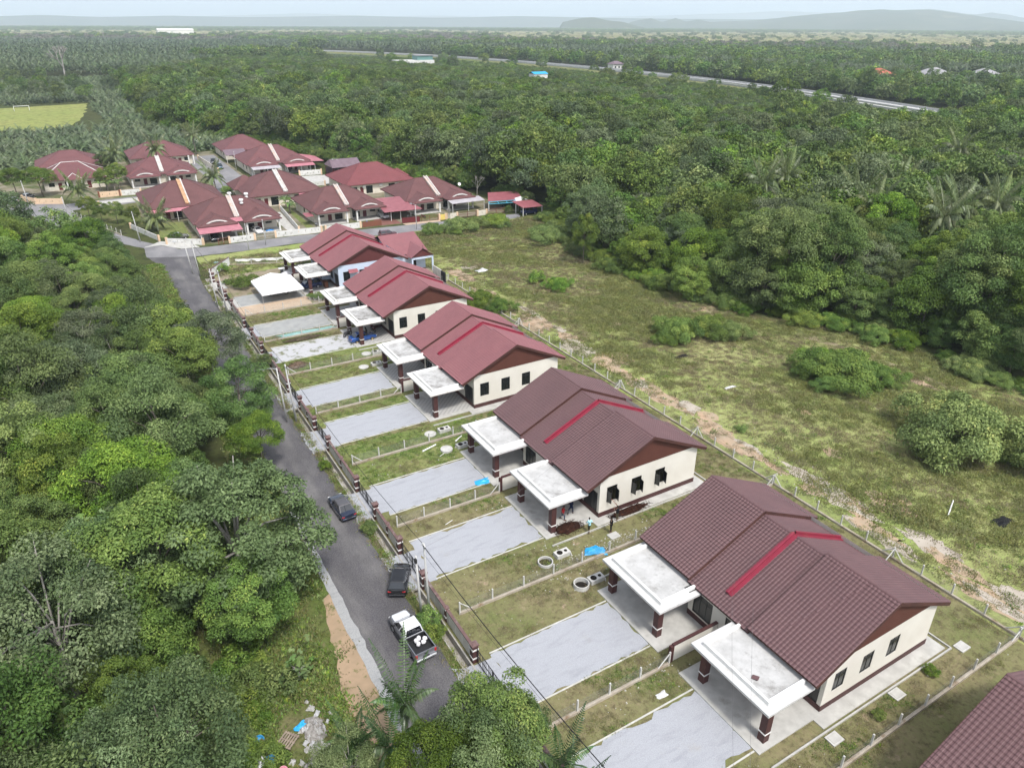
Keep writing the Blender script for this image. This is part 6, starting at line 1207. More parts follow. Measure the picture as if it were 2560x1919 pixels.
for x, y in jitter_grid(430, 760, 120, 560, 9.5):
    gap = x-hwy_x(y)
    if gap < 50 or not on_screen(x, y, 6, 60): continue
    if clear_view(x, y): continue
    farf.append((x, y, 0, rt.uniform(0,6.28), rt.uniform(.75, 1.2), rt.choice((0,1,1,2)))) if gap < 130 or rt.random() < .4 else palms.append((x, y, 0, rt.uniform(0,6.28), rt.uniform(.9, 1.2), 1))
for r, a, x, y, st in sweep(1500, 6600, 19, 1.5):
    n_ = math.sin(x*.0021+1.7)+math.sin(y*.0017+x*.0011); sc_ = st/9.5; w = r*(1+.10*math.sin(a*.21)+.05*math.sin(a*.63+2)); k1 = 2300 if a < 22 else 1650 if a < 36 else 1250; k2 = 2900 if a < 30 else 2250
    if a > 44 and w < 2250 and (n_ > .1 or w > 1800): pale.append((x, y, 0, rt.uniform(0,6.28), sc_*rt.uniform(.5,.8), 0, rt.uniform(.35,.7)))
    elif w < k1: (palms if n_ > -.2 else farf).append((x, y, 0, rt.uniform(0,6.28), sc_*rt.uniform(.7, 1.0), 2 if n_ > -.2 else rt.choice((0,1)), rt.uniform(.8,1.3)))
    elif w < k2:
        if rt.random() < .82: rub.append((x, y, 0, rt.uniform(0,6.28), sc_*rt.uniform(.55,.85), 0, rt.uniform(.6,.9)))
        else: farf.append((x, y, 0, rt.uniform(0,6.28), sc_*rt.uniform(.5, .9), rt.choice((0,1,1)), rt.uniform(.9,1.6)))
    elif w < 4700:
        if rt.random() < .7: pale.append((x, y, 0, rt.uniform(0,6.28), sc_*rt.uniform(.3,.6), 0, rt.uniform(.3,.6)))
        elif rt.random() < .12: farf.append((x, y, 0, rt.uniform(0,6.28), sc_*rt.uniform(.4, .7), 1, rt.uniform(.8,1.3)))
    else: farf.append((x, y, 0, rt.uniform(0,6.28), sc_*rt.uniform(.5, .8), rt.choice((0,1,1)), rt.uniform(.9,1.4)))
def sector(r0, r1, a0_, a1_): return [polar(r0, RAD(a0_+(a1_-a0_)*k/20)) for k in range(21)]+[polar(r1, RAD(a1_+(a0_-a1_)*k/20)) for k in range(21)]
sheet('sunlit_tint_fields', wob(sector(2300, 5000, -8, 70), 60, 120, rt), 0.05, mottled('sun_painted_field', (0.50,0.47,0.30), (0.38,0.37,0.2), .002, .95, .1)); sheet('sunlit_tint_fields', wob(sector(1350, 2290, 45, 70), 40, 80, rt), 0.05, mottled('sun_painted_field', (0.50,0.47,0.30), (0.38,0.37,0.2)))  # sunlit belts of the plain: the sunlight is put into the ground colour
scatter('jungle', 'unbroken jungle of mixed green trees between the clearing and the highway', 'jungle', far, [LOD['m0'], LOD['m1'], LOD['m2'], LOD['m3']]); scatter('oil_palm_plantation', 'rows of silvery oil palms stretching to the plain', 'oil palms', palms, [young_src, opm, opf]); scatter('far_woods', 'distant mixed woods beyond the highway and plantations', 'woods', farf, [LOD['f0'], LOD['f1'], LOD['m4']]); scatter('rubber_plantation', 'grey leafless rubber plantation belt on the plain', 'rubber trees', rub, [LOD['rub']]); scatter('sun_tinted_trees', 'far orchard belt with sunlight painted into its pale yellow-green colour', 'orchard', pale, [LOD['pale']])
# ---- grass
def tuft(name, seed, n, h, w, mat, spread):
    r = np.random.RandomState(seed); P = np.column_stack([r.normal(0, spread, n), r.normal(0, spread, n), np.zeros(n)]); a = r.uniform(0, 6.28, n); D = unit(np.column_stack([np.cos(a)*.75, np.sin(a)*.75, r.uniform(.8, 1.8, n)])); Nn = unit(np.cross(D, np.column_stack([-np.sin(a), np.cos(a), np.zeros(n)]))); Nn[Nn[:, 2] < 0] *= -1; L = h*r.uniform(.6, 1.3, n); return leaf_mesh(name, P, Nn, D, L, np.full(n, w), r.normal(.5, .2, n), mat, .1)
GT = [tuft('grass_tuft', 401, 60, .26, .08, ML_GRASS, .5), tuft('grass_tuft', 402, 60, .28, .07, ML_DRY, .5), tuft('grass_tuft', 403, 50, .24, .12, ML_MID, .3)]
gs = [tag(put('grass_tuft', m_, None, kind='stuff', loc=(66+3*k, 60+5*k, 0)), lb, 'grass') for k, (m_, lb) in enumerate(zip(GT, ('fresh green grass tuft in the clearing', 'dry straw grass tuft in the clearing', 'leafy weed tuft in the clearing')))]
gp = []
def dens(x, y): return math.sin(x*.21+1)*math.cos(y*.17)+.6*math.sin(x*.07-y*.11)+.5*math.sin(x*.5+y*.4)
for k in range(21000):
    y = rt.uniform(14, 158); x = 58.9+(lerp_line(RIGHT_EDGE, y)-59)*rt.random(); d = dens(x, y)+rt.uniform(-.5,.5)
    if x < 64 and rt.random() < .6: continue
    gp.append((x, y, 0, rt.uniform(0,6.28), rt.uniform(.5, 1.2)*(.8+.2*d), 0 if d > -.12 else 1 if rt.random() < .85 else 2))
for k in range(7000):
    y = rt.uniform(27, 74); x = rt.uniform(1.5, 11.4)
    if x > 10.6 or (y < 51 and x > 8.2 and rt.random() < .97) or (3.4 < x < 7.2 and 34.5 < y < 40): continue
    gp.append((x, y, 0, rt.uniform(0,6.28), rt.uniform(.5, 1.3), rt.choice((0,0,2,2,2,2))))
for k in range(34000):
    y = rt.uniform(15.5, 122); x = rt.uniform(19, 58); c = min(HC, key=lambda q: abs(q-y)); dy = y-c
    if (-9.1 < dy < -2.7 or 1.9 < dy < 8.1) and x < 31.8: continue
    if abs(dy) < 10.7 and x > 31.4 and x < 52.6: continue
    d = dens(x*1.7+y, y*1.7)+rt.uniform(-.6,.6)+(.7 if 63 < y < 103 else 0)
    if d < -.1: continue
    gp.append((x, y, 0, rt.uniform(0,6.28), rt.uniform(.2, .5), 2 if d > .75 else 0 if d > .3 else 1))
for k in range(900): gp.append((rt.uniform(16.95, 17.5), rt.uniform(26, 146), 0, rt.uniform(0,6.28), rt.uniform(.3, .8), rt.choice((0,2,1))))
for k in range(1500): gp.append((rt.uniform(18.5, 100), rt.uniform(147.5, 159.2), 0, rt.uniform(0,6.28), rt.uniform(.5, 1.3), rt.choice((0,2,1,1))))
for k in range(1500): gp.append((rt.uniform(8.6, 11.3), rt.uniform(74, 162), 0, rt.uniform(0,6.28), rt.uniform(.5, 1.2), rt.choice((0,2,2))))
scatter('grass', 'rough green and straw-coloured grass over clearing, verges and yards', 'grass', gp, gs)
# ------------------------------------------------------------------ vehicles
def paint(name, c, rough=0.25, metal=0.3, coat=0.6):
    t = NT(name); v = t.coord('Object'); c2 = t.mix(t.ramp(t.noise(v, 1.2, 4), [(0.4, 0.0), (0.75, 0.35)]), c, tuple(min(1, x*1.15+.015) for x in c)); t.base(c2); t.rough(rough, .5, metal); t.b.inputs['Coat Weight'].default_value = coat; t.b.inputs['Coat Roughness'].default_value = .08; return t.m
M_TYRE = flat('tyre_rubber', (0.018,0.018,0.019), .85, .2); M_RIM = flat('alloy_rim', (0.55,0.55,0.57), .3, .5, .8); M_RIM_GOLD = flat('gold_rim', (0.45,0.33,0.12), .35, .5, .7); M_TRIM = flat('black_trim', (0.02,0.02,0.022), .6, .4)
t = NT('car_glass'); t.base((0.010,0.012,0.015)); t.rough(0.04, 0.7); t.b.inputs['Coat Weight'].default_value = .5; M_CGLASS = t.m
t = NT('tail_lamp'); t.base((0.45,0.02,0.025)); t.rough(.15, .6); M_TAIL = t.m; t = NT('head_lamp'); t.base((0.75,0.76,0.78)); t.rough(.1, .6); M_HEAD = t.m; M_PLATE = flat('number_plate', (0.03,0.03,0.03), .5, .4)
def wheel_mesh(r, w, rim):
    m = MB(); m.lathe([(r*.62,-w/2),(r*.93,-w/2),(r,-w*.32),(r,w*.32),(r*.93,w/2),(r*.62,w/2)], 22); ty = m
    q = MB(); q.lathe([(.001,-w*.18),(r*.18,-w*.3),(r*.2,-w*.22),(r*.55,-w*.36),(r*.64,-w*.48),(r*.64,w*.48),(r*.55,w*.36),(.001,w*.2)], 20)
    for k in range(5): a = k*1.2566; q.tube([(r*.12*math.cos(a), r*.12*math.sin(a), -w*.34),(r*.58*math.cos(a), r*.58*math.sin(a), -w*.42)], r*.07, 4)
    X_ = Matrix.Rotation(math.pi/2, 4, 'X'); return ty.xf(X_).mesh('tyre', M_TYRE, True), q.xf(X_).mesh('rim', rim, False)
WHEELS = {}
def wheels(C, r, w, axles, track, rim=None):
    key = (r, w, (rim or M_RIM).name)
    if key not in WHEELS: WHEELS[key] = wheel_mesh(r, w, rim or M_RIM)
    ty, rm = WHEELS[key]
    for ax in axles:
        for s_ in (-1, 1):
            W = put('wheel', ty, C, (ax, s_*track, r), 0 if s_ < 0 else math.pi); put('rim', rm, W)
            MB().lathe([(r*1.18,-.004),(r*1.18,.004),(.01,.004)], 20, c=(0,0,0)).xf(Matrix.Translation((ax, s_*(track+w*.5-.085), r*1.04)) @ Matrix.Rotation(math.pi/2, 4, 'X')).build('wheel_arch', M_TRIM, C)
def body_loft(st, seg=None):
    """stations (x, half width, z low, z shoulder, z top); rounded section"""
    m = MB(); n = 0
    for x, w, zl, zs, zt in st:
        sec = [(w*.86, zl), (w*.97, zl+.06), (w, (zl+zs)/2), (w*.985, zs-.05), (w*.93, zs+(zt-zs)*.45), (w*.80, zs+(zt-zs)*.85), (w*.5, zt), (0, zt+.012)]
        ring = [(x, -y, z) for y, z in sec]+[(x, y, z) for y, z in sec[-2::-1]]; n = len(ring); m.v += ring
    k = len(st); m.f = [(i*n+j, i*n+j+1, (i+1)*n+j+1, (i+1)*n+j) for i in range(k-1) for j in range(n-1)]+[tuple((k-1)*n+j for j in range(n)), tuple(range(n))[::-1]]+[(i*n, (i+1)*n, (i+1)*n+n-1, i*n+n-1) for i in range(k-1)]; m.m = [0]*len(m.f); return m
def cabin(C, xb, xt, wb, wt, zb, zr, paintm, doors=2, roof=None):
    """cab frame with glass panes: xb base rear/front, xt roof rear/front"""
    m = MB(); B = [(xb[0],-wb),(xb[1],-wb),(xb[1],wb),(xb[0],wb)]; T_ = [(xt[0],-wt),(xt[1],-wt),(xt[1],wt),(xt[0],wt)]
    m.add([(x,y,zb) for x,y in B]+[(x,y,zr) for x,y in T_]+[(xt[0]+.12,-wt*.8,zr+.05),(xt[1]-.12,-wt*.8,zr+.05),(xt[1]-.12,wt*.8,zr+.05),(xt[0]+.12,wt*.8,zr+.05)], [(0,1,5,4),(1,2,6,5),(2,3,7,6),(3,0,4,7),(4,5,9,8),(5,6,10,9),(6,7,11,10),(7,4,8,11),(8,9,10,11)])
    o = m.build('cabin', roof or paintm, C); bevel(o, .05, 2)
    def pane(nm, a, b, c, d, f=.1):
        a, b, c, d = map(Vector, (a, b, c, d)); ctr = (a+b+c+d)/4; nrm = (b-a).cross(d-a).normalized(); q = [ctr+(p-ctr)*(1-f)+nrm*.015 for p in (a, b, c, d)]; MB().add(q+[p-nrm*.03 for p in q], [(0,1,2,3),(0,4,5,1),(1,5,6,2),(2,6,7,3),(3,7,4,0)]).build(nm, M_CGLASS, o)
    P = lambda i, t_: (B[i][0], B[i][1], zb+.02) if not t_ else (T_[i][0], T_[i][1], zr)
    pane('windscreen', P(1,0), P(2,0), P(2,1), P(1,1), .12); pane('rear_window', P(3,0), P(0,0), P(0,1), P(3,1), .14)
    for s_, (i, j) in ((-1, (0, 1)), (1, (2, 3))):
        b0, b1, t0, t1 = Vector(P(i,0)), Vector(P(j,0)), Vector(P(i,1)), Vector(P(j,1))
        for k in range(doors): f0, f1 = k/doors, (k+1)/doors; pane('side_window', b0.lerp(b1,f0), b0.lerp(b1,f1), t0.lerp(t1,f1), t0.lerp(t1,f0), .14)
    return o
def lamps(C, xf, xr, w, zf, zr_, tall=.14, wide=.34):
    for s_ in (-1, 1):
        bevel(MB().box(xf-.10, xf+.012, min(s_*(w-wide), s_*(w-.04)), max(s_*(w-wide), s_*(w-.04)), zf, zf+tall).build('headlamp', M_HEAD, C), .03); bevel(MB().box(xr-.012, xr+.12, min(s_*(w-wide), s_*(w-.03)), max(s_*(w-wide), s_*(w-.03)), zr_, zr_+tall).build('tail_lamp', M_TAIL, C), .03)
    MB().box(xr-.03, xr-.005, -.26, .26, zr_-.2, zr_-.08).build('number_plate', M_PLATE, C); MB().box(xf+.005, xf+.03, -.26, .26, zf-.22, zf-.1).build('number_plate', M_PLATE, C)
def mirrors(C, x, w, z, pm):
    for s_ in (-1, 1): bevel(MB().box(x-.08, x+.06, min(s_*(w-.04), s_*(w+.17)), max(s_*(w-.04), s_*(w+.17)), z, z+.14).build('mirror', pm, C), .03)
def car(label, cat, x, y, rz, c, kind='sedan', name='parked_car', roofc=None, hoodc=None, rim=None, scale=1.0, glassy=True, metal=.3):
    C = thing(name, label, cat, (x, y, 0.02), rz); C.scale = (scale,)*3; pm = paint('car_paint_'+str(len(bpy.data.materials)), c, metal=metal)
    if kind == 'sedan':
        st = [(-2.14,.70,.34,.70,.80),(-2.08,.79,.26,.78,.92),(-1.55,.83,.22,.82,.97),(-1.2,.84,.22,.84,.95),(0,.845,.22,.84,.92),(1.0,.835,.22,.82,.90),(1.6,.82,.24,.76,.84),(2.02,.78,.28,.66,.74),(2.14,.68,.36,.58,.64)]; xb, xt, wb, wt, zb, zr, ax, r, w = (-1.62,1.0), (-.98,.32), .76, .60, .90, 1.38, (-1.25,1.3), .29, .19
    elif kind == 'hatch':
        st = [(-1.93,.70,.34,.78,.9),(-1.86,.80,.26,.86,1.0),(-1.2,.84,.22,.88,1.0),(0,.845,.22,.88,.98),(.95,.835,.22,.86,.97),(1.5,.82,.24,.80,.9),(1.84,.77,.28,.68,.78),(1.94,.66,.36,.58,.66)]; xb, xt, wb, wt, zb, zr, ax, r, w = (-1.82,1.12), (-1.45,.28), .77, .62, .96, 1.5, (-1.2,1.22), .30, .19
    elif kind == 'suv':
        st = [(-2.2,.74,.42,.92,1.02),(-2.14,.85,.34,1.0,1.1),(-1.2,.89,.3,1.02,1.12),(0,.9,.3,1.02,1.1),(1.1,.88,.3,.98,1.07),(1.7,.86,.32,.92,1.0),(2.1,.82,.36,.80,.9),(2.22,.72,.44,.68,.76)]; xb, xt, wb, wt, zb, zr, ax, r, w = (-2.12,1.1), (-1.8,.3), .82, .68, 1.08, 1.70, (-1.35,1.38), .35, .22
    elif kind == 'van':
        st = [(-2.1,.74,.40,.98,1.06),(-2.05,.82,.32,1.04,1.12),(0,.84,.3,1.04,1.12),(1.5,.82,.3,1.0,1.08),(1.98,.8,.34,.88,.98),(2.08,.72,.4,.76,.84)]; xb, xt, wb, wt, zb, zr, ax, r, w = (-2.04,1.78), (-1.92,1.1), .80, .70, 1.10, 1.86, (-1.3,1.3), .30, .19
    b = body_loft(st).build('body', pm, C, smooth=True); md = b.modifiers.new('edge', 'EDGE_SPLIT'); md.split_angle = RAD(50)
    if hoodc: MB().add([(zb and xb[1]-.05,-.66,zb+.03),(st[-2][0]-.05,-.6,st[-2][4]+.03),(st[-2][0]-.05,.6,st[-2][4]+.03),(xb[1]-.05,.66,zb+.03)], [(0,1,2,3)]).build('bonnet', paint('bonnet_paint_'+str(len(bpy.data.materials)), hoodc, .5, .1, .2), C)
    cabin(C, xb, xt, wb, wt, zb, zr, pm, 2 if kind != 'van' else 3, paint('roof_paint_'+str(len(bpy.data.materials)), roofc) if roofc else None)
    wheels(C, r, w, ax, max(q[1] for q in st)-.09, rim); xf, xr = st[-1][0], st[0][0]; lamps(C, xf, xr, st[1][1], st[-1][3]-.02, st[0][3]-.06); mirrors(C, xb[1]-.42, st[3][1]-.02, zb+.02, pm)
    for xx, nm in ((xf-.06, 'front_bumper'), (xr-.04, 'rear_bumper')): bevel(MB().box(xx, xx+.10, -.72, .72, st[0][2]-.02, st[0][2]+.16).build(nm, pm, C), .04)
    for s_ in (-1, 1):                                         # door seams and handles
        for dx in (-.55, .35): MB().box(dx-.09, dx+.09, s_*(st[3][1]+.004)-.014, s_*(st[3][1]+.004)+.014, zb-.2, zb-.165).build('door_handle', M_TRIM, C)
    return C
def pickup(label, x, y, rz, c, roofc, name='pickup_truck'):
    C = thing(name, label, 'pickup truck', (x, y, 0.02), rz); pm = paint('pickup_paint_'+str(len(bpy.data.materials)), c, .3, .45); tm = paint('pickup_sky_glare_'+str(len(bpy.data.materials)), roofc, .3, .05)  # second paint whitens cab and bonnet: sky reflection painted onto the silver
    st = [(-.62,.895,.40,.98,1.10),(.0,.90,.40,1.0,1.12),(1.35,.89,.40,1.0,1.13),(1.6,.885,.42,.98,1.12),(2.15,.87,.44,.92,1.06),(2.5,.82,.48,.80,.94),(2.62,.70,.54,.66,.76)]
    b = body_loft(st).build('body', pm, C, smooth=True); md = b.modifiers.new('edge', 'EDGE_SPLIT'); md.split_angle = RAD(50)
    MB().add([(1.45,-.70,1.145),(2.2,-.66,1.075),(2.45,-.55,.985),(2.45,.55,.985),(2.2,.66,1.075),(1.45,.70,1.145)], [(0,1,4,5),(1,2,3,4)]).build('bonnet', tm, C)
    cabin(C, (-.6,1.55), (-.48,.72), .84, .68, 1.10, 1.76, pm, 2, tm)
    bed = MB(); x0, x1 = -2.62, -.64; zf, zt, zl = .74, 1.14, .44
    bed.box(x0, x1, -.90, -.83, zl, zt).box(x0, x1, .83, .90, zl, zt).box(x0, x0+.07, -.828, .828, zl, zt).box(x1-.06, x1, -.828, .828, zl, zt).box(x0+.07, x1-.06, -.828, .828, zl, zf); bo = bed.build('cargo_bed', [pm], C)
    ln = MB(); ln.box(x0+.075, x1-.065, -.826, .826, zf+.002, zf+.02)
    for s_ in (-1, 1): ln.box(x0+.075, x1-.065, min(s_*.826, s_*.806), max(s_*.826, s_*.806), zf+.02, zt+.012)
    ln.box(x0+.075, x0+.09, -.80, .80, zf+.02, zt+.01).box(x1-.08, x1-.065, -.80, .80, zf+.02, zt+.01)
    for k in range(13): yy = -.75+k*.125; ln.box(x0+.1, x1-.1, yy-.03, yy+.03, zf+.02, zf+.036)
    ln.build('bed_liner', M_TRIM, bo)
    bevel(MB().box(-2.78, -2.63, -.86, .86, .42, .60).build('rear_bumper', M_STEEL, C), .03); bevel(MB().box(2.56, 2.68, -.74, .74, .42, .60).build('front_bumper', pm, C), .04); MB().box(-2.665, -2.63, -.14, .14, .92, 1.0).build('tailgate_handle', M_TRIM, C)
    for s_ in (-1, 1):
        bevel(MB().box(-2.66, -2.5, min(s_*.74, s_*.91), max(s_*.74, s_*.91), .74, 1.06).build('tail_lamp', M_TAIL, C), .02); bevel(MB().box(2.42, 2.60, min(s_*.5, s_*.80), max(s_*.5, s_*.80), .70, .84).build('headlamp', M_HEAD, C), .03); MB().box(-.5, 1.2, min(s_*.88, s_*.98), max(s_*.88, s_*.98), .34, .40).build('side_step', M_TRIM, C)
    MB().box(-2.70, -2.665, -.26, .26, .62, .74).build('number_plate', M_PLATE, C); mirrors(C, 1.15, .90, 1.12, M_TRIM); wheels(C, .38, .25, (-1.55, 1.6), .80); return C
pickup('silver pickup truck with sky reflection painted white on its cab top and white jugs in its open bed', 15.2, 41.35, RAD(93), (0.23,0.235,0.26), (0.72,0.73,0.75))
JUG = MB().lathe([(0,0),(.15,0),(.17,.05),(.17,.24),(.12,.31),(.05,.33),(.05,.37),(0,.37)], 12); JUGM = JUG.mesh('plastic_jug', flat('milky_plastic', (0.80,0.78,0.80), .4, .4), True)
for k, (dx, dy, a) in enumerate(((-.25,-.2,.3),(.12,-.05,1.2),(.05,.3,2.0),(.42,.3,.7),(-.22,.15,2.8))):
    o = put('plastic_jug', JUGM, None, (15.35+dx, 39.95+dy, .95), (1.45 if k % 2 else .1, .2, a)); tag(o, 'milky white plastic jug lying in the pickup bed', 'jug', 'jugs in the pickup bed')
car('black hatchback nosing toward the gate by the utility pole', 'car', 16.95, 48.0, RAD(60), (0.010,0.010,0.012), 'hatch', metal=.1); car('old navy sedan with faded grey roof parked at the roadside drive', 'car', 16.05, 61.05, RAD(92), (0.018,0.026,0.055), 'sedan', roofc=(0.10,0.095,0.10), hoodc=(0.055,0.06,0.07), metal=.2)
car('bright blue sedan with grey bonnet and gold wheels under the porch', 'car', 33.5, 102.7, RAD(3), (0.02,0.085,0.32), 'sedan', hoodc=(0.33,0.33,0.34), rim=M_RIM_GOLD); car('dark blue four-wheel drive under the porch behind the canopy tent', 'car', 33.6, 131.6, RAD(182), (0.012,0.03,0.12), 'suv'); car('white van parked under the canopy tent', 'car', 27.6, 131.4, RAD(0), (0.62,0.62,0.62), 'van', metal=0)
car('maroon wagon parked beside the cross street weeds', 'car', 60.2, 158.7, RAD(-2), (0.075,0.018,0.026), 'suv', scale=.96); car('silver sedan parked outside the peach wall', 'car', -16.4, 243.6, RAD(150), (0.42,0.43,0.44), 'sedan'); car('dull green-grey sedan on the grass beside the front bungalow', 'car', 17.6, 180.9, RAD(5), (0.16,0.165,0.14), 'sedan', roofc=(0.22,0.23,0.22)); car('white sedan in the porch behind the steel gate', 'car', 34.6, 177.6, RAD(-82), (0.66,0.66,0.65), 'sedan', metal=0); car('dark car under the pink awning carport', 'car', 24.4, 175.6, RAD(-90), (0.02,0.022,0.03), 'suv'); car('silver people carrier under the red carport sheet', 'car', 66.2, 176.4, RAD(-88), (0.50,0.51,0.53), 'van'); car('blue van under the small red shelter at the street end', 'car', 101.0, 161.6, RAD(178), (0.04,0.05,0.15), 'van'); car('black car parked farther up the estate lane', 'car', 43.4, 280.6, RAD(-95), (0.015,0.015,0.018), 'suv'); car('dark teal car parked in the estate lane nearer the houses', 'car', 43.4, 269.4, RAD(-92), (0.025,0.06,0.085), 'suv'); car('small grey car behind the peach wall and mango tree', 'car', -12.6, 246.6, RAD(60), (0.12,0.125,0.13), 'hatch')
def motorbike(label, x, y, rz, c):
    B = thing('motorcycle', label, 'motorcycle', (x, y, 0.12), rz); pm = paint('bike_paint_'+str(len(bpy.data.materials)), c)
    for ax in (-.6, .62):
        W = MB().lathe([(.22,-.05),(.29,-.045),(.30,0),(.29,.045),(.22,.05)], 18).xf(Matrix.Translation((ax,0,.30)) @ Matrix.Rotation(math.pi/2, 4, 'X')).build('wheel', M_TYRE, B); MB().lathe([(.2,-.02),(.22,0),(.2,.02),(.03,.03),(.03,-.03),(.2,-.02)], 14).xf(Matrix.Translation((ax,0,.30)) @ Matrix.Rotation(math.pi/2, 4, 'X')).build('rim', M_RIM, W)
    fr = MB(); fr.tube([(-.6,.09,.30),(-.1,.08,.42),(.35,.04,.62)], .035, 6).tube([(-.6,-.09,.30),(-.1,-.08,.42),(.35,-.04,.62)], .035, 6).box(-.2, .22, -.12, .12, .25, .5); fr.build('frame', M_TRIM, B); fk = MB(); fk.tube([(.62,.07,.30),(.42,.07,.92)], .03, 6).tube([(.62,-.07,.30),(.42,-.07,.92)], .03, 6).tube([(.42,.07,.92),(.42,-.07,.92)], .03, 6); fk.build('fork', M_STEEL, B)
    MB().tube([(.30,-.34,1.0),(.40,-.12,.96),(.42,0,.94),(.40,.12,.96),(.30,.34,1.0)], .02, 6).build('handlebar', M_STEEL, B); bevel(MB().box(-.75, .12, -.13, .13, .68, .78).build('seat', M_TRIM, B), .04); bevel(MB().box(-.7, .1, -.12, .12, .48, .68).build('fairing', pm, B), .05); bevel(MB().box(.36, .56, -.14, .14, .62, .92).build('leg_shield', pm, B), .05); MB().lathe([(0,0),(.09,0),(.1,.05),(0,.09)], 10).xf(Matrix.Translation((.5,0,.86)) @ Matrix.Rotation(math.pi/2, 4, 'Y')).build('headlamp', M_HEAD, B); return B
for lb, x, y, a, c in (('dark motorcycle standing behind the bright blue sedan', 34.9, 104.9, 1.4, (.03,.03,.035)), ('red motorcycle leaning by the porch wall beyond the blue sedan', 36.2, 105.2, 1.7, (.25,.02,.02)), ('grey motorcycle standing at the porch corner before the blue sedan', 31.9, 105.2, .4, (.15,.15,.16)), ('black motorcycle by the side wall of the empty porch house', 46.0, 109.6-10.3, .2, (.02,.02,.02)), ('motorcycle behind the maroon double gate', 71.2, 171.2, 2.4, (.05,.05,.06)), ('motorcycle behind the open bar brown gate', 74.8, 171.0, 2.0, (.2,.03,.03)), ('motorcycle in the carport with cyan rail', 99.0, 172.0, 1.0, (.1,.1,.12)), ('motorcycle beside the narrow lawn strip', 47.9, 174.2, 1.3, (.04,.04,.05))): motorbike(lb, x, y, a, c)

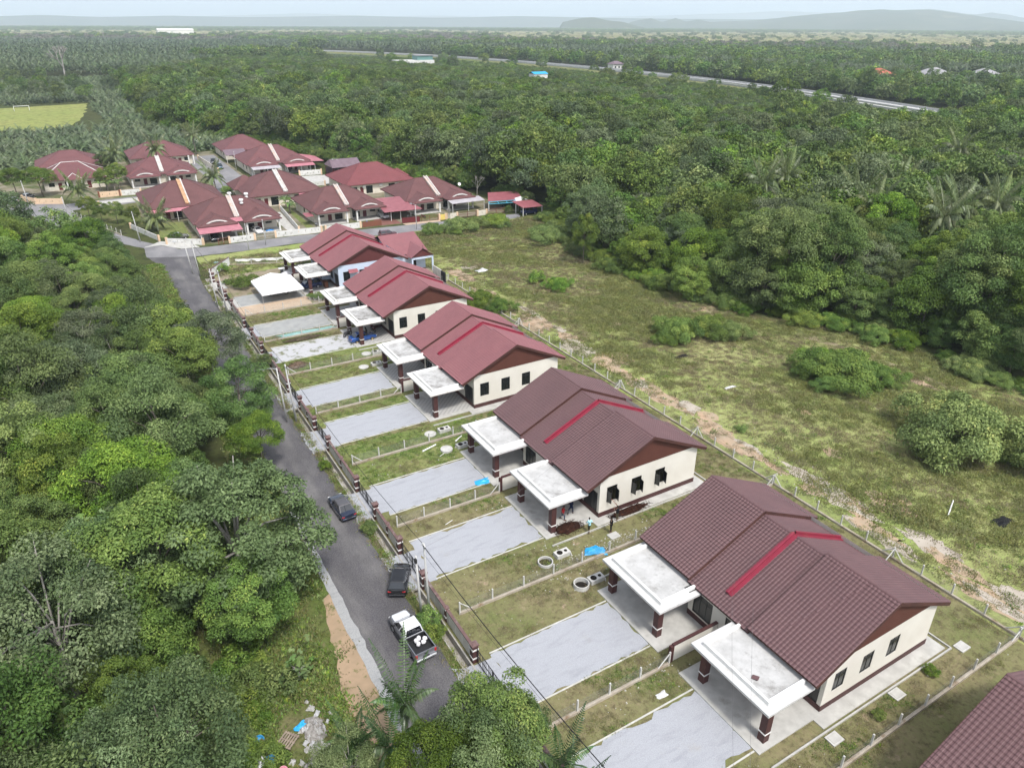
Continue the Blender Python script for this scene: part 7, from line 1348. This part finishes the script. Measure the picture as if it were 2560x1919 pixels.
# ------------------------------------------------------------------ people
def person(label, x, y, z, rz, shirt, trouser, skin=(0.20,0.115,0.07), pose='stand', bag=False):
    P = thing('person', label, 'person', (x, y, z), rz)      # faces local +X
    S = {'stand': dict(hip=(0,0,.92), ch=(0,0,1.30), nk=(.01,0,1.45), hd=(.03,0,1.60), kn=((.02,-.1,.5),(.02,.1,.5)), an=((-.02,-.11,.08),(-.02,.11,.08)), el=((-.02,-.26,1.12),(.0,.26,1.12)), wr=((.16,-.2,.98),(.18,.16,1.0))),
         'walk': dict(hip=(0,0,.90), ch=(.04,0,1.28), nk=(.07,0,1.43), hd=(.11,0,1.57), kn=((.2,-.1,.52),(-.05,.1,.5)), an=((.2,-.1,.08),(-.3,.1,.16)), el=((-.08,-.28,1.14),(.1,.27,1.12)), wr=((.08,-.32,.95),(.3,.22,1.05))),
         'bend': dict(hip=(-.05,0,.84), ch=(.26,0,1.05), nk=(.38,0,1.12), hd=(.50,0,1.15), kn=((.10,-.16,.46),(.02,.24,.44)), an=((.02,-.2,.08),(-.22,.34,.08)), el=((.40,-.24,.82),(.42,.22,.80)), wr=((.55,-.1,.62),(.56,.1,.60))),
         'reach': dict(hip=(0,0,.91), ch=(.03,0,1.28), nk=(.05,0,1.44), hd=(.06,0,1.59), kn=((.05,-.12,.5),(-.02,.12,.5)), an=((.0,-.14,.08),(-.12,.13,.08)), el=((.22,-.22,1.42),(.16,.26,1.18)), wr=((.42,-.14,1.66),(.36,.16,1.32)))}[pose]
    V = lambda a: Vector(a); hip, ch, nk, hd = map(V, (S['hip'], S['ch'], S['nk'], S['hd'])); up = (ch-hip).normalized(); side = Vector((0,1,0)); body = MB(); cl = MB(); tr = MB()
    def limb(m, pts, rs, n=8): m.tube(pts, rs, n)
    def ball(m, c, rx, ry, rz_, n=10):
        prof = [(max(.001, math.sin(math.pi*k/8)), -math.cos(math.pi*k/8)) for k in range(9)]; q = MB(); q.lathe(prof, n); m.add([(c[0]+a*rx, c[1]+b*ry, c[2]+d*rz_) for a, b, d in q.v], q.f)
    limb(body, [hip-up*.08, hip+up*.12, ch, nk-up*.06], [.14,.13,.16,.09], 12); limb(body, [nk-up*.08, hd], [.055,.05]); ball(body, hd+Vector((0,0,.03)), .095, .075, .12); ball(body, hd+Vector((.09,0,.0)), .022, .016, .03); ball(body, hd+Vector((.06,0,-.065)), .035, .03, .025)
    for s_ in (-1, 1): ball(body, hd+Vector((0,s_*.078,.02)), .02, .012, .032)
    limb(cl, [hip-up*.02, hip+up*.14, ch+up*.02, nk-up*.04], [.162,.152,.178,.10], 12); limb(tr, [hip-up*.10, hip+up*.06], [.16,.155], 12); fing = MB()
    for i, s_ in enumerate((-1, 1)):
        kn, an, el, wr = (V(S[k][i]) for k in ('kn','an','el','wr')); hp = hip+side*s_*.09-up*.04; sh = ch+up*.10+side*s_*.18
        limb(body, [hp, kn, an], [.085,.06,.042]); limb(tr, [hp, kn, an.lerp(kn,.12)], [.098,.075,.062]); body.box(an.x-.07, an.x+.19, an.y-.045, an.y+.045, an.z-.08, an.z+.0)
        limb(body, [ch+up*.06, sh, el, wr], [.07,.055,.043,.03]); limb(cl, [ch+up*.05, sh, sh.lerp(el,.8)], [.10,.075,.062]); ball(body, sh, .065, .065, .065)
        d = (wr-el).normalized(); a_ = d.cross(Vector((0,0,1))); a_ = a_.normalized() if a_.length > .1 else Vector((0,1,0)); b_ = d.cross(a_); palm = wr+d*.05
        body.tube([wr, wr+d*.045, wr+d*.09], [.026,.038,.036], 6)
        for k, (o_, l_) in enumerate(((-.03,.065),(-.01,.08),(.01,.075),(.03,.06))): q0 = wr+d*.085+a_*o_; fing.tube([q0, q0+d*l_*.5-b_*.008, q0+d*l_*.85-b_*.03], [.009,.0085,.007], 5)
        q0 = wr+d*.03-a_*.034*s_; fing.tube([q0, q0+d*.035-a_*.022*s_, q0+d*.065-a_*.026*s_], [.010,.009,.007], 5)
    def rem(m, nm, mat, v=.02):
        o = m.build(nm, mat, P); md = o.modifiers.new('merge', 'REMESH'); md.mode = 'VOXEL'; md.voxel_size = v; md.use_smooth_shade = True; sm = o.modifiers.new('relax', 'SMOOTH'); sm.factor = .5; sm.iterations = 3; return o
    sk = flat('skin_%d' % len(bpy.data.materials), skin, .6, .3); bd = rem(body, 'body', sk); fing.build('fingers', sk, bd, smooth=True); rem(cl, 'shirt', flat('shirt_%d' % len(bpy.data.materials), shirt, .9, .1), .022); rem(tr, 'trousers', flat('trousers_%d' % len(bpy.data.materials), trouser, .9, .1), .022)
    hr = MB(); ball(hr, hd+Vector((-.018,0,.06)), .098, .086, .105); hr.build('hair', flat('black_hair', (0.010,0.009,0.009), .7, .3), P, smooth=True)
    for i in (0, 1): an = V(S['an'][i]); bevel(MB().box(an.x-.08, an.x+.20, an.y-.05, an.y+.05, an.z-.085, an.z-.02).build('shoe', M_TRIM, P), .02)
    if bag: MB().tube([ch+Vector((.15,-.12,.1)), ch+Vector((-.17,.0,.0)), hip+Vector((-.12,.16,.08))], .018, 5).build('bag_strap', M_TRIM, P)
    return P
person('person in light blue shirt and dark shorts walking with a shoulder strap', 35.9, 45.35, .08, RAD(75), (0.40,0.70,0.82), (0.03,0.032,0.02), pose='walk', bag=True); person('person in black standing on a concrete slab', 37.75, 44.25, .14, RAD(130), (0.012,0.012,0.013), (0.012,0.012,0.013)); person('person in red shirt stooping behind the porch column', 34.75, 48.3, .11, RAD(-40), (0.48,0.025,0.035), (0.05,0.07,0.12), pose='walk'); person('person in navy clothes bending with feet apart on the porch', 36.1, 48.75, .11, RAD(60), (0.018,0.025,0.06), (0.018,0.025,0.06), pose='bend'); person('person in black shirt reaching up to the open window with a stick', 39.5, 45.5, .09, RAD(95), (0.014,0.015,0.02), (0.09,0.075,0.05), pose='reach')
tag(MB().tube([(39.62,45.85,1.62),(39.3,46.7,2.3)], .015, 6).build('wooden_stick', flat('red_stick', (0.40,0.12,0.08), .7, .2)), 'reddish stick held up to the open window', 'stick')
# ------------------------------------------------------------------ canopy tent, garden things, rubbish
Tn = thing('canopy_tent', 'white canopy tent with scalloped edge over the grey paved drive', 'tent', (27.4, 130.4, 0)); M_TENT = flat('white_tent_fabric', (0.86,0.86,0.86), .7, .2); m_ = MB(); nx, ny = 12, 10
for i in range(nx+1):
    for j in range(ny+1):
        u, w = i/nx*2-1, j/ny; zz = 2.15+1.0*(1-abs(u))**.92-.10*math.sin(math.pi*w)*(1-abs(u))*.6; m_.v.append((u*3.7, -4.2+8.4*w, zz))
m_.f = [(i*(ny+1)+j, (i+1)*(ny+1)+j, (i+1)*(ny+1)+j+1, i*(ny+1)+j+1) for i in range(nx) for j in range(ny)]; m_.m = [0]*len(m_.f); m_.build('roof', M_TENT, Tn, smooth=True)
for s_ in (-1, 1):
    v_ = MB(); n = 40
    for k in range(n+1): yy = -4.2+8.4*k/n; v_.v += [(s_*3.7, yy, 2.15), (s_*3.72, yy, 1.86-.08*abs(math.sin(k*math.pi/2.5)))]
    v_.f = [(2*k, 2*k+2, 2*k+3, 2*k+1) for k in range(n)]; v_.m = [0]*n; v_.build('valance', M_TENT, Tn)
    v_ = MB()
    for k in range(n+1): u = -1+2*k/n; zz = 2.15+1.0*(1-abs(u))**.92; v_.v += [(u*3.7, s_*4.2, zz), (u*3.7, s_*4.22, 1.86-.08*abs(math.sin(k*math.pi/2.5)))]
    v_.f = [(2*k, 2*k+2, 2*k+3, 2*k+1) for k in range(n)]; v_.m = [0]*n; v_.build('valance', M_TENT, Tn)
for x, y in ((-3.6,-4.1),(3.6,-4.1),(3.6,4.1),(-3.6,4.1)): MB().tube([(x,y,0),(x,y,2.15)], .03, 6).build('leg', M_STEEL, Tn)
Bx = thing('outdoor_cabinet', 'brown wooden cabinet under the porch of the pale blue house', 'cabinet', (36.4, 130.6, .1)); bevel(MB().box(-.3, .3, -.7, .7, 0, 1.1).build('carcass', flat('brown_wood', (0.16,0.06,0.03), .6, .3), Bx), .02); MB().box(-.34, .34, -.74, .74, 1.1, 1.14).build('top', flat('brown_wood', (0.16,0.06,0.03)), Bx)
crumple('plastic_sheet', 'white sheet heaped by the far porch column', 32.0, 141.2, 3.2, 2.4, 1.2, flat('white_sheeting', (0.70,0.70,0.71), .6, .3), 21, 'sheet'); crumple('inflatable_pool', 'bright blue paddling pool behind the steel gate', 37.6, 177.9, 2.2, 1.5, .5, flat('pool_blue', (0.03,0.22,0.55), .4, .5), 23, 'pool'); crumple('tarpaulin', 'blue sheet on the bench of the stained strip bungalow', 60.4, 172.9, 1.4, .9, .8, flat('sheet_blue', (0.02,0.16,0.45), .5, .4), 24); crumple('plastic_sheet', 'pale blue scrap on the weedy junction verge', 21.4, 157.2, 1.4, .8, .2, flat('pale_blue_plastic', (0.30,0.52,0.56), .4, .5), 25, 'sheet'); crumple('plastic_sheet', 'pale plastic heap in the far clearing grass', 66.9, 124.6, 2.4, 1.3, .7, flat('grey_plastic', (0.52,0.52,0.53), .5, .4), 26, 'sheet'); crumple('plastic_sheet', 'black charred scrap in the clearing by the back fence', 73.2, 25.6, 2.2, 1.2, .5, flat('charred', (0.012,0.012,0.013), .8, .2), 27, 'scrap'); crumple('plastic_sheet', 'white litter strewn in the mid clearing', 71.6, 61.4, 1.9, .5, .25, flat('litter_white', (0.62,0.62,0.63), .6, .3), 28, 'litter'); crumple('plastic_sheet', 'dark burnt patch in the mid clearing', 73.0, 72.6, 2.6, .9, .25, flat('burnt', (0.02,0.018,0.016), .9, .1), 29, 'scrap'); crumple('plastic_sheet', 'crumpled pale plastic bag beside the nearest gravel drive', 29.2, 26.9, .9, .5, .3, flat('bag_white', (0.6,0.6,0.6), .5, .4), 30, 'litter')
D_ = thing('satellite_dish', 'small white satellite dish on the street-end bungalow roof', 'dish', (90.6, 181.5, 4.4)); MB().tube([(0,0,-.8),(0,0,.9)], .04, 6).build('mast', M_STEEL, D_); MB().lathe([(.001,.0),(.2,.03),(.45,.14),(.46,.15),(.2,.05),(.001,.02)], 16).xf(Matrix.Translation((0,-.1,.95)) @ Matrix.Rotation(1.1, 4, 'X')).build('reflector', M_WHITE, D_)
heap('rubbish_heap', 'pale heap of building rubbish and bags on the roadside slope', 5.9, 37.2, .8, 1.2, .16, mottled('pale_rubbish', (0.34,0.32,0.30), (0.16,0.145,0.13), 3, .9, .2, c3=(0.55,0.55,0.56), s3=2.0), 31, 'rubbish', 40, .3); heap('rubbish_heap', 'grey rubbish spill under the cassava-like tree', 5.6, 34.4, .9, .9, .12, mottled('pale_rubbish', (0.34,0.32,0.30), (0.16,0.145,0.13)), 32, 'rubbish', 40, .3)
r_ = random.Random(8)
for k in range(44):
    x, y = r_.gauss(5.8, .75), r_.gauss(36.4, 1.3); c = r_.choice(((0.5,0.5,0.51),(0.42,0.41,0.39),(0.30,0.28,0.26),(0.56,0.56,0.58))); crumple('rubbish_bag', 'crumpled pale rubbish bag on the roadside rubbish heap', x, y, r_.uniform(.25,.6), r_.uniform(.2,.5), r_.uniform(.3,.7), flat('bag_%d' % (k % 4), c, .5, .4), 40+k, 'rubbish bag', 7, r_.uniform(0,3)); scene.objects[-1] if False else None
for o in [o for o in scene.objects if o.name.startswith('rubbish_bag')]: o['group'] = 'bags on the rubbish heap'
crumple('tarpaulin', 'crumpled blue tarp on the roadside rubbish heap beside the pallet', 5.1, 37.9, .9, .5, .5, M_TARP, 81, rz=.4); crumple('tarpaulin', 'blue tarp scrap beside the tall white sack', 2.6, 36.3, 1.0, .9, .5, M_TARP, 82); crumple('sack', 'tall crumpled white sack at the slope bottom', 2.0, 36.1, .8, 1.3, 1.2, flat('sack_white', (0.68,0.68,0.70), .6, .3), 83, 'sack')
Pl = thing('wooden_pallet', 'grey wooden pallet tilted on the rubbish heap', 'pallet', (4.0, 37.0, .25), .7); M_PAL = mottled('grey_wood', (0.33,0.27,0.21), (0.24,0.19,0.15), 3, .9, .15)
for k in range(6): MB().box(-.6, .6, -.55+k*.2, -.43+k*.2, .10, .125).build('slat', M_PAL, Pl)
for x in (-.5, 0, .5): MB().box(x-.05, x+.05, -.55, .57, 0, .098).build('bearer', M_PAL, Pl)
for x, y, lb, c in ((3.1,35.0,'pink plastic basin on the shaded slope',(0.70,0.28,0.36)),(2.3,38.2,'small blue basin on the shaded slope',(0.03,0.25,0.5))):
    o = MB().lathe([(.001,.02),(.2,.02),(.3,.16),(.33,.16),(.22,0),(.001,0)], 14).build('plastic_basin', flat('basin_'+lb[:4], c, .4, .4)); o.location = (x, y, .1); o.rotation_euler = (.5,.2,0); tag(o, lb, 'basin')
St = thing('water_tank', 'white drum stand and dark bundle by the far porch corner', 'drum', (31.3, 142.6, 0)); MB().lathe([(.001,0),(.3,0),(.3,.9),(.001,.9)], 14).build('drum', flat('dark_drum', (0.03,0.03,0.035), .5, .4), St, smooth=False); MB().box(-.6, .6, -.4, .4, 1.2, 1.26).build('board', M_WHITE, St); MB().tube([(0,0,.9),(0,0,1.2)], .05, 6).build('stem', M_STEEL, St)
for k, (x, y) in enumerate(((32.5,124.6),(33.3,123.9),(31.9,125.4))):
    P_ = thing('flower_pot', 'white flower pot with leafy plant by the peach yard fence', 'plant pot', (x, y, 0), 0, 'flower pots by the peach yard'); MB().lathe([(.001,0),(.2,0),(.28,.4),(.24,.4),(.001,.36)], 12).build('pot', M_WHITE, P_); put('plant', VAR['shrub'][1], P_, (0,0,.35), 0.0, .35) if 'VAR' in globals() else None
for s_ in ((42.4,29.6),): pass
Lt = thing('loose_tile', 'loose brown roof tile lying on the nearest porch roof', 'tile', (33.4, 22.2, 3.68), .4); put('tile_body', TILE_ME, Lt, (0,0,.03), 0.0, 1.3)
tag(MB().box(-.5, .5, -.35, .35, 0, .006).build('mould_patch', mottled('black_mould', (0.03,0.03,0.03), (0.16,0.16,0.15), 5, .9, .1), None, loc=(36.0, 31.6, 3.663)), 'black felt scrap on the porch roof beside the red flashing', 'felt scrap')
# ------------------------------------------------------------------ highway, playing field, hills, haze
rng = random.Random(77)
M_HWY = mottled('pale_highway_concrete', (0.50,0.495,0.485), (0.44,0.435,0.425), .05, .85, .2, c3=(0.30,0.30,0.295), s3=.02, lo3=.55, hi3=.7)
def offset_line(pts, o):
    out = []
    for i, p in enumerate(pts):
        a = Vector(pts[max(0, i-1)]); b = Vector(pts[min(len(pts)-1, i+1)]); d = (b-a).normalized(); out.append((p[0]+d.y*o, p[1]-d.x*o))
    return out
fine = []
for (a, b) in zip(HWY, HWY[1:]):
    for k in range(6): fine.append((a[0]+(b[0]-a[0])*k/6, a[1]+(b[1]-a[1])*k/6))
fine.append(HWY[-1])
fine = [(sum(fine[min(len(fine)-1, max(0, i+j))][0] for j in range(-4, 5))/9, sum(fine[min(len(fine)-1, max(0, i+j))][1] for j in range(-4, 5))/9) for i in range(len(fine))]
def strip3(name, o0, o1, z0, z1, mat, **kw):
    L, R_ = offset_line(fine, o0), offset_line(fine, o1); m = MB(); n = len(fine); m.v = [(x, y, z0) for x, y in L]+[(x, y, z1) for x, y in R_]; m.f = [(i, n+i, n+i+1, i+1) for i in range(n-1)]; m.m = [0]*(n-1); return struct(name, m, mat, **kw)
M_EMB = ground_material('embankment_grass', (0.20,0.17,0.09), (0.12,0.15,0.045), (0.09,0.10,0.04), sc=0.02, fine=.5)
strip3('highway_embankment', -26, -12, 0.0, 2.3, M_EMB); strip3('highway', -12, -1.6, 2.3, 2.3, M_HWY); strip3('highway_median', -1.6, 1.6, 2.3, 2.3, M_EMB); strip3('highway', 1.6, 12, 2.3, 2.3, M_HWY); strip3('highway_embankment', 12, 26, 2.3, 0.0, M_EMB)
M_LINE = flat('lane_paint', (0.75,0.75,0.73), .7, .3)
for o in (-11.3, -2.4, 2.4, 11.3): strip3('lane_line', o-.2, o+.2, 2.31, 2.31, M_LINE)
for o in (-11.8, 0.0, 11.8):
    L0, L1 = offset_line(fine, o-.3), offset_line(fine, o+.3); m = MB(); n = len(fine); h = 1.15 if o else .95
    m.v = [(x, y, 2.3) for x, y in L0]+[(x, y, 2.3+h) for x, y in L0]+[(x, y, 2.3+h) for x, y in L1]+[(x, y, 2.3) for x, y in L1]; m.f = [f for i in range(n-1) for f in ((i, i+1, n+i+1, n+i), (n+i, n+i+1, 2*n+i+1, 2*n+i), (2*n+i, 2*n+i+1, 3*n+i+1, 3*n+i))]; m.m = [0]*len(m.f)
    tag(m.build('crash_barrier', mottled('barrier_steel', (0.42,0.42,0.41), (0.34,0.34,0.33), .3, .6, .4)), 'long steel crash barrier '+('on the near edge of the highway' if o < 0 else 'on the median of the highway' if o == 0 else 'on the far edge of the highway'), 'barrier', 'highway crash barriers')
sheet('playing_field', wob([(-62,404),(-24,404),(2,408),(11,462),(17,536),(-62,520)], 1.2, 8, rng), 0.02, ground_material('mown_pitch', (0.25,0.24,0.085), (0.19,0.225,0.065), (0.17,0.18,0.06), sc=.03, fine=.6))
Gl = thing('football_goal', 'white football goal at the far end of the playing field', 'goal', (-17, 508, 0), .15); w_ = flat('goal_white', (0.8,0.8,0.8), .5, .3)
for x in (-3.66, 3.66): MB().tube([(x,0,0),(x,0,2.5)], .12, 6).build('goalpost', w_, Gl)
MB().tube([(-3.66,0,2.5),(3.66,0,2.5)], .12, 6).build('crossbar', w_, Gl)

def horizon_ray(px):
    x = (px-1280)/1805.0; A = CR*x+CF; t_ = -A.z/CU.z; return A+CU*t_, t_
def ridge(name, dist, prof, depth, seed, mat, nx=110, ny=22, hs=0.8):
    r = np.random.RandomState(seed); ph = r.uniform(0, 6.28, (8,)); m = MB(); P0, P1 = prof[0][0], prof[-1][0]
    for i in range(nx+1):
        px_ = P0+(P1-P0)*i/nx; e = np.interp(px_, [p[0] for p in prof], [p[1] for p in prof])
        d0, t0 = horizon_ray(px_); d1 = d0+CU*(e*hs/1805.0); hl = math.hypot(d1.x, d1.y); zt = max(0.0, CAM_H*min(1, e/4)+d1.z/hl*dist); ux, uy = d1.x/hl, d1.y/hl
        for j in range(ny+1):
            f = j/ny*2-1; rad = dist+f*depth*(1+.15*math.sin(i*.21+ph[0])); sp = sum(math.sin(i*(.17+.13*k)+ph[k])*math.cos(j*(.5+.31*k)+ph[7-k])/(k+1.4) for k in range(6)); pr = max(0.0, math.cos(f*math.pi/2))**1.25
            z = zt*pr*(1+.16*sp*(1-pr*.75)); m.v.append((ux*rad, uy*rad, max(-.5, z)-.2))
    w = ny+1; m.f = [(i*w+j, (i+1)*w+j, (i+1)*w+j+1, i*w+j+1) for i in range(nx) for j in range(ny)]; m.m = [0]*len(m.f); return struct(name, m, mat, smooth=True)
M_HILL = mottled('forested_hillside', (0.045,0.065,0.03), (0.075,0.085,0.045), .004, .95, .1, c3=(0.15,0.14,0.08), s3=.0015, lo3=.6, hi3=.68); M_HILL2 = mottled('paler_hillside', (0.10,0.12,0.06), (0.16,0.16,0.09), .002, .95, .1)
ridge('hills', 8800, [(1700,0),(1800,9),(1888,13),(1945,20),(2032,32),(2100,38),(2148,45),(2206,49),(2264,48),(2322,46),(2380,40),(2470,26),(2560,12),(2700,6),(2800,0)], 1900, 1, M_HILL)
ridge('hills', 14500, [(1900,0),(2000,22),(2120,34),(2250,47),(2320,50),(2400,40),(2440,36),(2480,43),(2560,24),(2640,14),(2800,0)], 2200, 2, M_HILL); ridge('hills', 6300, [(1395,0),(1425,10),(1455,19),(1485,20),(1520,9),(1560,4),(1640,0)], 420, 3, M_HILL, 40); ridge('hills', 8200, [(1560,0),(1600,12),(1628,18),(1655,6),(1690,19),(1715,8),(1745,15),(1790,3),(1830,0)], 500, 4, M_HILL, 50)
ridge('hills', 21000, [(-200,0),(100,2),(330,6),(480,16),(640,22),(760,28),(860,24),(980,19),(1090,22),(1250,17),(1450,19),(1650,26),(1800,34),(1950,42),(2060,38),(2300,30),(2700,10)], 3000, 5, M_HILL2)
ridge('hills', 11500, [(-200,3),(100,9),(260,6),(420,9),(600,7),(900,10),(1100,8),(1300,11),(1500,9),(1700,8),(1900,8),(2300,6),(2700,4)], 900, 6, M_HILL, hs=1.6)
# air: one box of even haze round the whole scene
HZ = 26000.0
mb = MB(); mb.box(-HZ, HZ, -3000, HZ+4000, -1.8, 720); hz = mb.build('haze', []); tag(hz, 'pale blue haze hanging over the whole plain', 'haze', kind='stuff')
hm = bpy.data.materials.new('haze_air'); hm.use_nodes = True; hn = hm.node_tree; hn.nodes.remove(hn.nodes['Principled BSDF']); pv = hn.nodes.new('ShaderNodeVolumePrincipled'); pv.inputs['Density'].default_value = 1.15e-4; pv.inputs['Color'].default_value = (0.78, 0.89, 1.0, 1); pv.inputs['Anisotropy'].default_value = 0.0
hn.links.new(pv.outputs[0], hn.nodes['Material Output'].inputs['Volume']); hz.data.materials.append(hm)
